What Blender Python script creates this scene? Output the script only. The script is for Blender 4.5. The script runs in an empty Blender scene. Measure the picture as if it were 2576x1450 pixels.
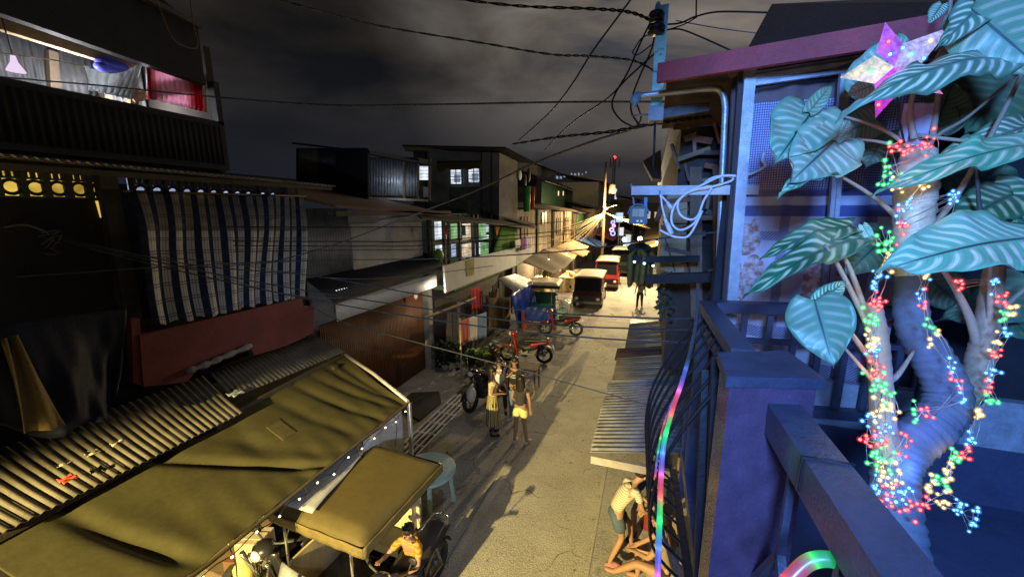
import bpy, math, random
from mathutils import Vector, Matrix, Euler
random.seed(11)
SC = bpy.context.scene
COL = SC.collection
rnd = random.uniform
R = math.radians

# ------------------------------------------------------------------ camera
PITCH, YAW, CAMZ = R(11.03), R(19.06), 5.0
cam = bpy.data.cameras.new('camera')
cam.sensor_width = 36.0
cam.lens = 13.975
cam.clip_start = 0.03
cam.clip_end = 2000
cam_o = bpy.data.objects.new('camera', cam)
COL.objects.link(cam_o)
cam_o.location = (0, 0, CAMZ)
cam_o.rotation_euler = (R(90) - PITCH, 0, YAW)
SC.camera = cam_o

# ------------------------------------------------------------------ world: night sky, city glow on broken cloud
SC.view_settings.view_transform = 'Standard'
SC.view_settings.look = 'None'
SC.view_settings.exposure = 0.0
SC.view_settings.gamma = 1.0
w = bpy.data.worlds.new('World')
SC.world = w
w.use_nodes = True
nt = w.node_tree
nt.nodes.clear()
def wn(t, **k):
    n = nt.nodes.new(t)
    for a, b in k.items():
        setattr(n, a, b)
    return n
tc = wn('ShaderNodeTexCoord')
mp = wn('ShaderNodeMapping')
mp.inputs['Scale'].default_value = (1.0, 1.0, 2.6)
mp.inputs['Location'].default_value = (3.1, 0.4, 0.2)
nz = wn('ShaderNodeTexNoise')
nz.inputs['Scale'].default_value = 2.7
nz.inputs['Detail'].default_value = 6
nz.inputs['Roughness'].default_value = 0.5
nz.inputs['Distortion'].default_value = 0.35
rp = wn('ShaderNodeValToRGB')
e = rp.color_ramp.elements
e[0].position, e[0].color = 0.38, (0.036, 0.037, 0.044, 1)
e[1].position, e[1].color = 0.64, (0.170, 0.152, 0.138, 1)
m_ = e.new(0.5); m_.color = (0.098, 0.084, 0.073, 1)
# city glow: towards the far end of the street and overhead, dark towards the left
sep = wn('ShaderNodeSeparateXYZ')
dirg = wn('ShaderNodeVectorMath', operation='DOT_PRODUCT')
dirg.inputs[1].default_value = (0.55, 0.62, 0.42)
gr = wn('ShaderNodeMapRange')
gr.inputs['From Min'].default_value = 0.30
gr.inputs['From Max'].default_value = 0.90
gr.inputs['To Min'].default_value = 0.16
gr.inputs['To Max'].default_value = 2.2
hz = wn('ShaderNodeMapRange')
hz.inputs['From Min'].default_value = 0.02
hz.inputs['From Max'].default_value = 0.34
mixc = wn('ShaderNodeMix', data_type='RGBA')
mixc.inputs[6].default_value = (0.011, 0.013, 0.020, 1)
sk = wn('ShaderNodeTexSky')
sk.sky_type = 'NISHITA'
sk.sun_disc = False
sk.sun_elevation = R(-8)
sk.sun_rotation = R(200)
bg = wn('ShaderNodeBackground')
bg.inputs['Strength'].default_value = 1.0
bg2 = wn('ShaderNodeBackground')
bg2.inputs['Strength'].default_value = 0.05
add = wn('ShaderNodeAddShader')
out = wn('ShaderNodeOutputWorld')
L = nt.links.new
L(tc.outputs['Generated'], mp.inputs['Vector'])
L(mp.outputs[0], nz.inputs['Vector'])
L(nz.outputs['Fac'], rp.inputs['Fac'])
L(tc.outputs['Generated'], dirg.inputs[0])
L(tc.outputs['Generated'], sep.inputs[0])
L(dirg.outputs['Value'], gr.inputs['Value'])
L(sep.outputs['Z'], hz.inputs['Value'])
mul = wn('ShaderNodeVectorMath', operation='SCALE')
L(rp.outputs['Color'], mul.inputs[0])
L(gr.outputs[0], mul.inputs['Scale'])
L(hz.outputs[0], mixc.inputs[0])
L(mul.outputs[0], mixc.inputs[7])
L(mixc.outputs[2], bg.inputs['Color'])
L(sk.outputs[0], bg2.inputs['Color'])
L(bg.outputs[0], add.inputs[0])
L(bg2.outputs[0], add.inputs[1])
L(add.outputs[0], out.inputs['Surface'])

# ------------------------------------------------------------------ lamps of the place
def lamp(name, loc, col, watts, radius=0.08, kind='POINT', aim=None, angle=150, blend=0.4):
    d = bpy.data.lights.new(name, kind)
    d.color = col
    d.energy = watts
    d.shadow_soft_size = radius
    if kind == 'SPOT':
        d.spot_size = R(angle)
        d.spot_blend = blend
    o = bpy.data.objects.new(name, d)
    COL.objects.link(o)
    o.location = loc
    if aim is not None:
        o.rotation_euler = (Vector(aim) - Vector(loc)).to_track_quat('-Z', 'Y').to_euler()
    return o
WARM = (1.0, 0.76, 0.27)
lamp('near_street_lamp', (-3.55, -6.0, 5.0), WARM, 19000, 0.07, 'SPOT', aim=(-2.9, 2.2, -0.9), angle=54, blend=0.25)
lamp('shop_tube_lamp', (-0.15, 0.7, 3.05), (0.72, 0.82, 1.0), 350, 0.10, 'SPOT', aim=(-5.6, 10.0, 1.9), angle=76, blend=0.7)
lamp('balcony_flood_lamp', (-0.1, -1.9, 6.1), (0.15, 0.37, 1.0), 1900, 0.30, 'SPOT', aim=(2.1, 2.0, 4.8), angle=67, blend=0.35)
lamp('far_street_lamp', (-2.6, 32.0, 5.3), (1.0, 0.74, 0.36), 4500, 0.12)
lamp('far_street_lamp', (-0.3, 25.5, 5.3), (1.0, 0.74, 0.36), 5500, 0.10, 'SPOT', aim=(-1.3, 22.5, 0), angle=124, blend=0.5)

# ------------------------------------------------------------------ pixel rays (2576 x 1450 frame) -> points in the world
cp, sp, cy, sy = math.cos(PITCH), math.sin(PITCH), math.cos(YAW), math.sin(YAW)
CAM = Vector((0, 0, CAMZ))
def ray(px, py):
    a, b = (px - 1288) / 1000.0, (725 - py) / 1000.0
    fw = cp + b * sp
    return Vector((-sy * fw + cy * a, cy * fw + sy * a, b * cp - sp))
def onX(px, py, X):
    d = ray(px, py); return CAM + d * (X / d.x)
def onY(px, py, Y):
    d = ray(px, py); return CAM + d * (Y / d.y)
def onZ(px, py, z):
    d = ray(px, py); return CAM + d * ((z - CAMZ) / d.z)
def atd(px, py, depth):
    return CAM + ray(px, py) * depth
def onP(px, py, p, n):
    d = ray(px, py); n = Vector(n); p = Vector(p)
    return CAM + d * ((p - CAM).dot(n) / d.dot(n))

# ------------------------------------------------------------------ materials
MATS = {}
class N:
    """a small node helper"""
    def __init__(s, name):
        s.m = bpy.data.materials.new(name)
        s.m.use_nodes = True
        s.t = s.m.node_tree
        s.t.nodes.clear()
        s.out = s.n('ShaderNodeOutputMaterial')
    def n(s, t, **k):
        q = s.t.nodes.new(t)
        for a, b in k.items():
            setattr(q, a, b)
        return q
    def l(s, a, b):
        s.t.links.new(a, b)
    def math(s, op, a, b=None, c=None):
        q = s.n('ShaderNodeMath', operation=op)
        for i, v in enumerate((a, b, c)):
            if v is None: continue
            if isinstance(v, (int, float)): q.inputs[i].default_value = v
            else: s.l(v, q.inputs[i])
        return q.outputs[0]
    def mix(s, f, a, b):
        q = s.n('ShaderNodeMix', data_type='RGBA')
        for i, v in ((0, f), (6, a), (7, b)):
            if isinstance(v, (int, float)): q.inputs[i].default_value = v
            elif isinstance(v, tuple): q.inputs[i].default_value = (v[0], v[1], v[2], 1)
            else: s.l(v, q.inputs[i])
        return q.outputs[2]
    def noise(s, scale, detail=4, vec=None, rough=0.55):
        q = s.n('ShaderNodeTexNoise')
        q.inputs['Scale'].default_value = scale
        q.inputs['Detail'].default_value = detail
        q.inputs['Roughness'].default_value = rough
        if vec is None: vec = s.obj()
        s.l(vec, q.inputs['Vector'])
        return q.outputs['Fac']
    def tcn(s):
        if not hasattr(s, '_tc'): s._tc = s.n('ShaderNodeTexCoord')
        return s._tc
    def obj(s): return s.tcn().outputs['Object']
    def uv(s):
        if not hasattr(s, '_uv'):
            s._uv = s.n('ShaderNodeSeparateXYZ')
            s.l(s.tcn().outputs['UV'], s._uv.inputs[0])
        return s._uv.outputs[0], s._uv.outputs[1]
    def ramp(s, f, lo, hi):
        q = s.n('ShaderNodeMapRange')
        q.inputs['From Min'].default_value = lo
        q.inputs['From Max'].default_value = hi
        s.l(f, q.inputs['Value'])
        return q.outputs[0]
    def bsdf(s, col, rough=0.7, metal=0.0, bump=None, bs=0.3, bd=0.01, spec=0.35, **k):
        b = s.n('ShaderNodeBsdfPrincipled')
        if isinstance(col, tuple): b.inputs['Base Color'].default_value = (col[0], col[1], col[2], 1)
        else: s.l(col, b.inputs['Base Color'])
        if isinstance(rough, (int, float)): b.inputs['Roughness'].default_value = rough
        else: s.l(rough, b.inputs['Roughness'])
        b.inputs['Metallic'].default_value = metal
        b.inputs['Specular IOR Level'].default_value = spec
        for a, v in k.items():
            b.inputs[a.replace('_', ' ')].default_value = v
        if bump is not None:
            bb = s.n('ShaderNodeBump')
            bb.inputs['Strength'].default_value = bs
            bb.inputs['Distance'].default_value = bd
            s.l(bump, bb.inputs['Height'])
            s.l(bb.outputs[0], b.inputs['Normal'])
        s.l(b.outputs[0], s.out.inputs['Surface'])
        return b

def sc3(c, f): return tuple(min(1.0, max(0.0, x * f)) for x in c)
def M(name, col, rough=0.7, metal=0.0, var=0.35, scale=5.0, bump=0.25, spec=0.35, stain=None, stain_lo=0.55, stain_hi=0.75, bd=0.01, **k):
    """plain weathered surface: two-scale colour variation, optional stain colour, fine bump"""
    if name in MATS: return MATS[name]
    n = N(name)
    f1 = n.noise(scale, 5)
    f2 = n.noise(scale * 7.3, 3)
    f = n.math('ADD', n.math('MULTIPLY', f1, 0.7), n.math('MULTIPLY', f2, 0.3))
    f = n.ramp(f, 0.32, 0.68)
    c = n.mix(f, sc3(col, 1 - var), sc3(col, 1 + var * 0.7))
    if stain is not None:
        s = n.ramp(n.noise(scale * 0.6, 6, rough=0.7), stain_lo, stain_hi)
        c = n.mix(s, c, stain)
    r = n.math('MULTIPLY_ADD', f2, 0.25, rough - 0.12)
    n.bsdf(c, r, metal, bump=f2 if bump else None, bs=bump, bd=bd, spec=spec, **k)
    MATS[name] = n.m
    return n.m
def room_glow(name, col, strength, n_=9.0):
    """a lit room seen through louvres: uneven bright patches and slat lines"""
    if name in MATS: return MATS[name]
    n = N(name)
    f = n.ramp(n.noise(2.6, 4), 0.30, 0.68)
    s_ = n.n('ShaderNodeSeparateXYZ'); n.l(n.obj(), s_.inputs[0])
    x = n.math('FRACT', n.math('MULTIPLY', s_.outputs[2], n_))
    f = n.math('MULTIPLY', n.math('MULTIPLY_ADD', f, 0.8, 0.28), n.math('MULTIPLY_ADD', n.math('GREATER_THAN', x, 0.25), 0.45, 0.55))
    e = n.n('ShaderNodeEmission')
    e.inputs['Color'].default_value = (col[0], col[1], col[2], 1)
    n.l(n.math('MULTIPLY', f, strength), e.inputs['Strength'])
    n.l(e.outputs[0], n.out.inputs['Surface'])
    n.m.cycles.emission_sampling = 'NONE'
    MATS[name] = n.m
    return n.m
def thin_fabric(name, col, tr=0.5, stripe=None):
    """thin cloth that lets light through"""
    if name in MATS: return MATS[name]
    n = N(name)
    f = n.ramp(n.noise(14, 4), 0.3, 0.7)
    c = n.mix(f, sc3(col, 0.8), sc3(col, 1.1))
    if stripe is not None:
        u, v = n.uv(); c = n.mix(stripe(n, u, v), c, stripe.col)
    d = n.n('ShaderNodeBsdfDiffuse'); t = n.n('ShaderNodeBsdfTranslucent'); m = n.n('ShaderNodeMixShader')
    m.inputs[0].default_value = tr
    n.l(c, d.inputs['Color']); n.l(c, t.inputs['Color']); n.l(d.outputs[0], m.inputs[1]); n.l(t.outputs[0], m.inputs[2]); n.l(m.outputs[0], n.out.inputs['Surface'])
    MATS[name] = n.m
    return n.m
def glow(name, col, strength, sampling=False):
    if name in MATS: return MATS[name]
    n = N(name)
    e = n.n('ShaderNodeEmission')
    e.inputs['Color'].default_value = (col[0], col[1], col[2], 1)
    e.inputs['Strength'].default_value = strength
    n.l(e.outputs[0], n.out.inputs['Surface'])
    if not sampling:
        n.m.cycles.emission_sampling = 'NONE'
    MATS[name] = n.m
    return n.m

# ------------------------------------------------------------------ mesh collector
class MB:
    def __init__(s):
        s.v, s.f, s.uv, s.sm = [], [], [], []
    def add(s, vs, fs, uvs=None, smooth=False):
        o = len(s.v)
        s.v += [Vector(p) for p in vs]
        for i, f in enumerate(fs):
            s.f.append([o + k for k in f])
            s.uv.append(uvs[i] if uvs else None)
            s.sm.append(smooth)
        return s
    def box(s, c, d, rz=0.0, rot=None):
        hx, hy, hz = d[0] / 2, d[1] / 2, d[2] / 2
        m = rot.to_matrix() if rot is not None else Matrix.Rotation(rz, 3, 'Z')
        c = Vector(c)
        vs = [c + m @ Vector((x, y, z)) for z in (-hz, hz) for y in (-hy, hy) for x in (-hx, hx)]
        fs = [(0, 2, 3, 1), (4, 5, 7, 6), (0, 1, 5, 4), (2, 6, 7, 3), (1, 3, 7, 5), (0, 4, 6, 2)]
        return s.add(vs, fs)
    def bx(s, x0, x1, y0, y1, z0, z1):
        return s.box(((x0 + x1) / 2, (y0 + y1) / 2, (z0 + z1) / 2), (abs(x1 - x0), abs(y1 - y0), abs(z1 - z0)))
    def bar(s, a, b, w, h=None, up=(0, 0, 1)):
        """rectangular bar from a to b"""
        a, b = Vector(a), Vector(b)
        h = w if h is None else h
        t = (b - a).normalized()
        u = Vector(up)
        if abs(t.dot(u)) > 0.98: u = Vector((0, 1, 0))
        r = t.cross(u).normalized(); u = r.cross(t).normalized()
        vs = [p + r * (w / 2 * i) + u * (h / 2 * j) for p in (a, b) for i, j in ((-1, -1), (1, -1), (1, 1), (-1, 1))]
        return s.add(vs, [(3, 2, 1, 0), (4, 5, 6, 7), (0, 1, 5, 4), (1, 2, 6, 5), (2, 3, 7, 6), (3, 0, 4, 7)])
    def tube(s, pts, r, n=6, cap=True, closed=False):
        pts = [Vector(p) for p in pts]
        m = len(pts)
        rr = r if isinstance(r, (list, tuple)) else [r] * m
        vs = []
        ref = None
        for i, p in enumerate(pts):
            if closed: t = pts[(i + 1) % m] - pts[i - 1]
            else: t = pts[min(i + 1, m - 1)] - pts[max(i - 1, 0)]
            if t.length < 1e-9: t = Vector((0, 0, 1))
            t.normalize()
            if ref is None:
                ref = t.orthogonal().normalized()
            ref = (ref - t * ref.dot(t))
            if ref.length < 1e-6: ref = t.orthogonal()
            ref.normalize()
            q = t.cross(ref)
            for k in range(n):
                an = 2 * math.pi * k / n
                vs.append(p + (ref * math.cos(an) + q * math.sin(an)) * rr[i])
        fs, uvs = [], []
        for i in range(m if closed else m - 1):
            j = (i + 1) % m
            for k in range(n):
                k2 = (k + 1) % n
                fs.append((i * n + k, i * n + k2, j * n + k2, j * n + k))
                u0, u1 = i / max(1, m - 1), (i + 1) / max(1, m - 1)
                uvs.append(((u0, k / n), (u0, (k + 1) / n), (u1, (k + 1) / n), (u1, k / n)))
        s.add(vs, fs, uvs, smooth=True)
        if cap and not closed:
            o = len(s.v) - len(vs)
            s.f.append([o + k for k in range(n)][::-1]); s.uv.append(None); s.sm.append(False)
            s.f.append([o + (m - 1) * n + k for k in range(n)]); s.uv.append(None); s.sm.append(False)
        return s
    def cyl(s, a, b, r0, r1=None, n=12):
        return s.tube([a, b], [r0, r0 if r1 is None else r1], n)
    def ring(s, c, axis, r, tr, n=20, k=8):
        """torus"""
        axis = Vector(axis).normalized(); a = axis.orthogonal().normalized(); b = axis.cross(a)
        return s.tube([Vector(c) + (a * math.cos(2 * math.pi * i / n) + b * math.sin(2 * math.pi * i / n)) * r for i in range(n)], tr, k, closed=True)
    def ball(s, c, r, n=10, m=7, rot=None):
        """ellipsoid, r is a number or three"""
        r = (r, r, r) if isinstance(r, (int, float)) else r
        c = Vector(c)
        mm = rot.to_matrix() if rot is not None else Matrix.Identity(3)
        vs = [c + mm @ Vector((0, 0, -r[2]))]
        for i in range(1, m):
            th = -math.pi / 2 + math.pi * i / m
            for k in range(n):
                ph = 2 * math.pi * k / n
                vs.append(c + mm @ Vector((r[0] * math.cos(th) * math.cos(ph), r[1] * math.cos(th) * math.sin(ph), r[2] * math.sin(th))))
        vs.append(c + mm @ Vector((0, 0, r[2])))
        fs = []
        for k in range(n):
            fs.append((0, 1 + (k + 1) % n, 1 + k))
            for i in range(m - 2):
                a, b = 1 + i * n, 1 + (i + 1) * n
                fs.append((a + k, a + (k + 1) % n, b + (k + 1) % n, b + k))
            a = 1 + (m - 2) * n
            fs.append((a + k, a + (k + 1) % n, len(vs) - 1))
        return s.add(vs, fs, smooth=True)
    def grid(s, fn, nu, nv, smooth=True, thick=0.0):
        """surface fn(u,v) u,v in 0..1, given a real thickness when asked"""
        P = [[Vector(fn(i / nu, j / nv)) for j in range(nv + 1)] for i in range(nu + 1)]
        vs = [p for row in P for p in row]
        W = nv + 1
        fs, uvs = [], []
        for i in range(nu):
            for j in range(nv):
                fs.append((i * W + j, (i + 1) * W + j, (i + 1) * W + j + 1, i * W + j + 1))
                uvs.append(((i / nu, j / nv), ((i + 1) / nu, j / nv), ((i + 1) / nu, (j + 1) / nv), (i / nu, (j + 1) / nv)))
        if thick:
            nn = []
            for i in range(nu + 1):
                for j in range(nv + 1):
                    du = P[min(i + 1, nu)][j] - P[max(i - 1, 0)][j]
                    dv = P[i][min(j + 1, nv)] - P[i][max(j - 1, 0)]
                    q = du.cross(dv)
                    nn.append(q.normalized() if q.length > 1e-12 else Vector((0, 0, 1)))
            vs2 = [p - q * thick for p, q in zip(vs, nn)]
            o = len(vs)
            f2 = [tuple(o + k for k in f[::-1]) for f in fs]
            u2 = [u[::-1] for u in uvs]
            rim = []
            for i in range(nu):
                rim.append((i * W, o + i * W, o + (i + 1) * W, (i + 1) * W))
                rim.append(((i + 1) * W + nv, o + (i + 1) * W + nv, o + i * W + nv, i * W + nv))
            for j in range(nv):
                rim.append((j + 1, o + j + 1, o + j, j))
                rim.append((nu * W + j, o + nu * W + j, o + nu * W + j + 1, nu * W + j + 1))
            ur = [tuple((0.5, 0.5) for _ in f) for f in rim]
            return s.add(vs + vs2, fs + f2 + rim, uvs + u2 + ur, smooth)
        return s.add(vs, fs, uvs, smooth)
    def prism(s, poly, ext):
        """planar polygon (3D points) extruded by vector ext"""
        poly = [Vector(p) for p in poly]; e = Vector(ext); n = len(poly)
        nrm = Vector((0, 0, 0))
        for i in range(n): nrm += poly[i].cross(poly[(i + 1) % n])
        if nrm.dot(e) > 0: poly = poly[::-1]
        vs = poly + [p + e for p in poly]
        fs = [tuple(range(n)), tuple(range(2 * n - 1, n - 1, -1))]
        fs += [(i, i + n, (i + 1) % n + n, (i + 1) % n) for i in range(n)]
        return s.add(vs, fs)
    def lathe(s, c, prof, n=20):
        """prof list of (r, z)"""
        c = Vector(c)
        vs = [c + Vector((r * math.cos(2 * math.pi * k / n), r * math.sin(2 * math.pi * k / n), z)) for r, z in prof for k in range(n)]
        fs = [(i * n + k, i * n + (k + 1) % n, (i + 1) * n + (k + 1) % n, (i + 1) * n + k) for i in range(len(prof) - 1) for k in range(n)]
        return s.add(vs, fs, smooth=True)

WM = {}
def link(o, parent=None):
    COL.objects.link(o)
    if parent is not None:
        o.parent = parent
        WM[o.name] = WM[parent.name]
    else:
        WM[o.name] = o.matrix_basis.copy()
    return o
def part(name, mb, mat, parent=None, local=False, smooth=None):
    """one mesh object; world coordinates unless local"""
    me = bpy.data.meshes.new(name)
    vs = mb.v
    if parent is not None and not local:
        inv = WM[parent.name].inverted()
        vs = [inv @ p for p in vs]
    me.from_pydata([tuple(p) for p in vs], [], mb.f)
    if any(u is not None for u in mb.uv):
        ul = me.uv_layers.new(name='UVMap')
        k = 0
        for f, u in zip(mb.f, mb.uv):
            for i in range(len(f)):
                ul.data[k].uv = u[i] if u else (0.5, 0.5)
                k += 1
    for p, sm in zip(me.polygons, mb.sm):
        p.use_smooth = sm if smooth is None else smooth
    mats = mat if isinstance(mat, list) else [mat]
    for m in mats: me.materials.append(m)
    o = bpy.data.objects.new(name, me)
    return link(o, parent)
def tag(o, label, cat, group=None, kind=None):
    o['label'] = label; o['category'] = cat
    if group: o['group'] = group
    if kind: o['kind'] = kind
    return o
def thing(name, label, cat, loc=(0, 0, 0), rz=0.0, group=None):
    o = bpy.data.objects.new(name, None)
    o.location = loc; o.rotation_euler = (0, 0, rz)
    o.empty_display_size = 0.1
    o.matrix_basis = Matrix.Translation(Vector(loc)) @ Matrix.Rotation(rz, 4, 'Z')
    link(o)
    return tag(o, label, cat, group)
def solo(name, mb, mat, label, cat, group=None, smooth=None):
    """a thing that is one mesh: origin moved to its base"""
    lo = Vector((sum(p.x for p in mb.v) / len(mb.v), sum(p.y for p in mb.v) / len(mb.v), min(p.z for p in mb.v)))
    mb.v = [p - lo for p in mb.v]
    o = part(name, mb, mat, smooth=smooth)
    o.location = lo
    return tag(o, label, cat, group)
def struct(name, mb, mat):
    o = part(name, mb, mat); o['kind'] = 'structure'; o['label'] = name.replace('_', ' ')
    return o
def copy_tree(src, loc, rz, label=None):
    """copy of a thing with copies of its parts and sub-parts"""
    def cp_(o, par):
        c = o.copy(); COL.objects.link(c)
        if par is not None: c.parent = par
        for ch in [x for x in KIDS.get(o.name, [])]: cp_(ch, c)
        return c
    KIDS = {}
    for o in COL.objects:
        if o.parent is not None: KIDS.setdefault(o.parent.name, []).append(o)
    r = cp_(src, None)
    r.location = loc; r.rotation_euler = (0, 0, rz)
    if label: r['label'] = label
    return r
def smooth_path(pts, k=6):
    """Catmull-Rom through 3D points"""
    pts = [Vector(p) for p in pts]
    if len(pts) < 3: 
        return [pts[0].lerp(pts[-1], i / k) for i in range(k + 1)]
    out = []
    for i in range(len(pts) - 1):
        p0, p1, p2, p3 = pts[max(i - 1, 0)], pts[i], pts[i + 1], pts[min(i + 2, len(pts) - 1)]
        for j in range(k):
            t = j / k
            out.append(0.5 * ((2 * p1) + (p2 - p0) * t + (2 * p0 - 5 * p1 + 4 * p2 - p3) * t * t + (3 * p1 - p0 - 3 * p2 + p3) * t ** 3))
    out.append(pts[-1])
    return out
def corr(mb, A, B, Cc, D, pitch=0.076, amp=0.012, thick=0.004, seg=6, rows=1, sag=0.0):
    """corrugated sheet on quad A(u0v0) B(u1v0) C(u1v1) D(u0v1): ridges run along v"""
    A, B, Cc, D = map(Vector, (A, B, Cc, D))
    nrm = (B - A).cross(D - A).normalized()
    W = (B - A).length
    n = max(4, int(W / pitch) * seg)
    def fn(u, v):
        p = A.lerp(B, u).lerp(D.lerp(Cc, u), v)
        return p + nrm * (amp * math.sin(2 * math.pi * u * W / pitch) - sag * math.sin(math.pi * v))
    return mb.grid(fn, n, rows, smooth=True, thick=thick)
# ------------------------------------------------------------------ ground, road, pavements
def concrete(name, c, bright=1.0):
    if name in MATS: return MATS[name]
    n = N(name)
    f1 = n.noise(1.1, 6, rough=0.65); f2 = n.noise(34, 4, rough=0.7); f3 = n.noise(9, 5)
    vo = n.n('ShaderNodeTexVoronoi'); vo.inputs['Scale'].default_value = 42
    n.l(n.obj(), vo.inputs['Vector'])
    pit = n.ramp(vo.outputs['Distance'], 0.05, 0.5)
    base = n.mix(n.ramp(f1, 0.35, 0.65), sc3(c, 0.72), sc3(c, 1.18))
    base = n.mix(n.math('MULTIPLY', n.ramp(f3, 0.55, 0.72), 0.5), base, sc3(c, 0.5))
    base = n.mix(n.math('MULTIPLY', n.ramp(f2, 0.42, 0.62), 0.75), base, sc3(c, 1.55))
    st = n.ramp(n.noise(0.45, 3), 0.58, 0.66)
    base = n.mix(n.math('MULTIPLY', st, 0.5), base, sc3(c, 0.35))
    vc = n.n('ShaderNodeTexVoronoi'); vc.feature = 'DISTANCE_TO_EDGE'; vc.inputs['Scale'].default_value = 0.55
    wv = n.n('ShaderNodeVectorMath', operation='ADD'); nv = n.n('ShaderNodeTexNoise'); nv.inputs['Scale'].default_value = 2.0; n.l(n.obj(), nv.inputs['Vector'])
    n.l(n.obj(), wv.inputs[0]); n.l(nv.outputs['Color'], wv.inputs[1]); n.l(wv.outputs[0], vc.inputs['Vector'])
    crack = n.math('SUBTRACT', 1.0, n.ramp(vc.outputs['Distance'], 0.004, 0.014))
    base = n.mix(n.math('MULTIPLY', crack, n.ramp(f1, 0.45, 0.6)), base, sc3(c, 0.3))
    sp_ = n.ramp(n.noise(5.5, 2), 0.70, 0.74); base = n.mix(n.math('MULTIPLY', sp_, 0.6), base, sc3(c, 0.4))
    h = n.math('ADD', n.math('MULTIPLY', f2, 0.8), n.math('MULTIPLY', pit, 0.6))
    n.bsdf(base, 0.82, bump=h, bs=0.75, bd=0.02, spec=0.25)
    MATS[name] = n.m
    return n.m
road_m = concrete('road_concrete', (0.27, 0.26, 0.235))
pave_m = concrete('pavement_concrete', (0.24, 0.235, 0.225))
g = MB(); g.bx(-400, 400, -300, 700, -0.4, -0.06)
struct('ground', g, concrete('earth_concrete', (0.12, 0.11, 0.10)))
rd = MB()
y = -12.0
while y < 130:
    for x0, x1 in ((-4.30, -2.508), (-2.496, -0.52)):
        off = 0.0 if x0 < -3 else 1.35
        dz = rnd(-0.003, 0.003)
        rd.bx(x0, x1, y + off, y + off + 3.585, -0.05, dz)
    y += 3.6
rd.bx(-4.30, -0.5, -14, 134, -0.055, -0.02)
struct('road', rd, road_m)
pv = MB()
pv.bx(-0.50, 1.6, -10, 130, -0.05, 0.11)
struct('pavement', pv, pave_m)
ap = MB()
def apron(u, v):
    yy = -6 + 16.6 * v; x = -6.6 + 1.72 * u
    return (x, yy, 0.10 - 0.10 * u)
ap.grid(apron, 6, 30, smooth=False)
ap.bx(-4.88, -4.86, -6, 10.6, -0.25, -0.005)
struct('pavement_apron', ap, pave_m)
fy = MB(); fy.bx(-6.6, -4.32, 10.6, 130, -0.05, 0.0); fy.bx(-4.86, -4.30, -6, 10.6, -0.30, -0.22)
struct('dirt_verge', fy, concrete('dirt_concrete', (0.13, 0.12, 0.11)))
gt = MB()
random.seed(3)
for i in range(420):
    x, y = (rnd(-4.3, -0.5), rnd(2.5, 22)) if i % 3 else (random.choice((-0.56, -2.5, -4.25)) + random.gauss(0, 0.05), rnd(2.5, 22))
    s_ = rnd(0.008, 0.026)
    gt.box((x, y, s_ * 0.3), (s_, s_ * rnd(0.6, 1.4), s_ * 0.6), rnd(0, 3))
go = part('road_grit', gt, M('grit', (0.16, 0.14, 0.11), 0.9, var=0.8, scale=3)); go['kind'] = 'stuff'; go['label'] = 'grit and scraps strewn over the concrete road'
dp = MB(); dp.prism([(-5.9, 7.9, 0.0), (-4.98, 7.6, 0.0), (-4.95, 8.6, 0.0), (-5.3, 9.1, 0.0), (-6.0, 8.8, 0.0)], (0, 0, 0.066)); struct('damp_pavement_patch', dp, M('damp_concrete', (0.035, 0.033, 0.03), 0.5))
# steel drain grate
gr_ = thing('drain_grate', 'long steel bar grate over the open drain beside the road', 'drain grate', (-4.57, 7.2, 0), 0)
steel = M('grate_steel', (0.55, 0.56, 0.58), 0.5, 0.2, var=0.3, scale=9)
for i in range(5):
    b = MB(); xx = -4.84 + 0.128 * i
    b.bx(xx - 0.02, xx + 0.02, 5.2, 9.25, -0.03, 0.012); part('bar', b, steel, gr_)
for k in range(9):
    b = MB(); b.bx(-4.86, -4.30, 5.3 + k * 0.48, 5.33 + k * 0.48, -0.035, -0.003); part('cross_bar', b, steel, gr_)

# ------------------------------------------------------------------ shared building materials
dark_wood = M('dark_wood', (0.045, 0.036, 0.03), 0.8, scale=4, stain=(0.02, 0.018, 0.016))
old_wood = M('old_wood', (0.16, 0.115, 0.075), 0.8, scale=5, stain=(0.06, 0.045, 0.035))
pale_wood = M('pale_wood', (0.42, 0.32, 0.2), 0.7, scale=6, stain=(0.2, 0.14, 0.09))
navy = M('navy_sheet', (0.014, 0.016, 0.026), 0.75, scale=3)
black_m = M('black_paint', (0.012, 0.012, 0.013), 0.5)
galv = M('galvanised', (0.30, 0.31, 0.33), 0.5, 0.45, var=0.4, scale=4, stain=(0.16, 0.10, 0.07), stain_lo=0.55)
galv_dark = M('dark_galvanised', (0.085, 0.088, 0.098), 0.5, 0.4, var=0.4, scale=3, stain=(0.06, 0.04, 0.03))
rust = M('rusty_sheet', (0.13, 0.07, 0.045), 0.85, 0.1, var=0.5, scale=5, stain=(0.05, 0.04, 0.04))
white_board = M('white_board', (0.46, 0.47, 0.50), 0.75, var=0.14, scale=2.2, stain=(0.22, 0.22, 0.22), stain_lo=0.60, stain_hi=0.9)
grey_board = M('grey_board', (0.27, 0.27, 0.28), 0.8, var=0.2, scale=2.0, stain=(0.13, 0.12, 0.11), stain_lo=0.5, stain_hi=0.8)
grey_wall = M('grey_wall', (0.19, 0.185, 0.18), 0.85, var=0.3, scale=1.6, stain=(0.08, 0.075, 0.07), stain_lo=0.5, stain_hi=0.75)
red_wall = M('red_painted_wall', (0.135, 0.030, 0.034), 0.75, var=0.3, scale=2.5, stain=(0.07, 0.03, 0.03), stain_lo=0.58, stain_hi=0.8)
yellow_room = room_glow('yellow_room_light', (1.0, 0.66, 0.10), 1.0, 0.1)
white_room = room_glow('white_room_light', (0.80, 0.88, 1.0), 1.35)
blue_room = room_glow('blue_room_light', (0.55, 0.66, 1.0), 0.75)
green_room = room_glow('green_room_light', (0.42, 0.80, 0.36), 0.7)
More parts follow.
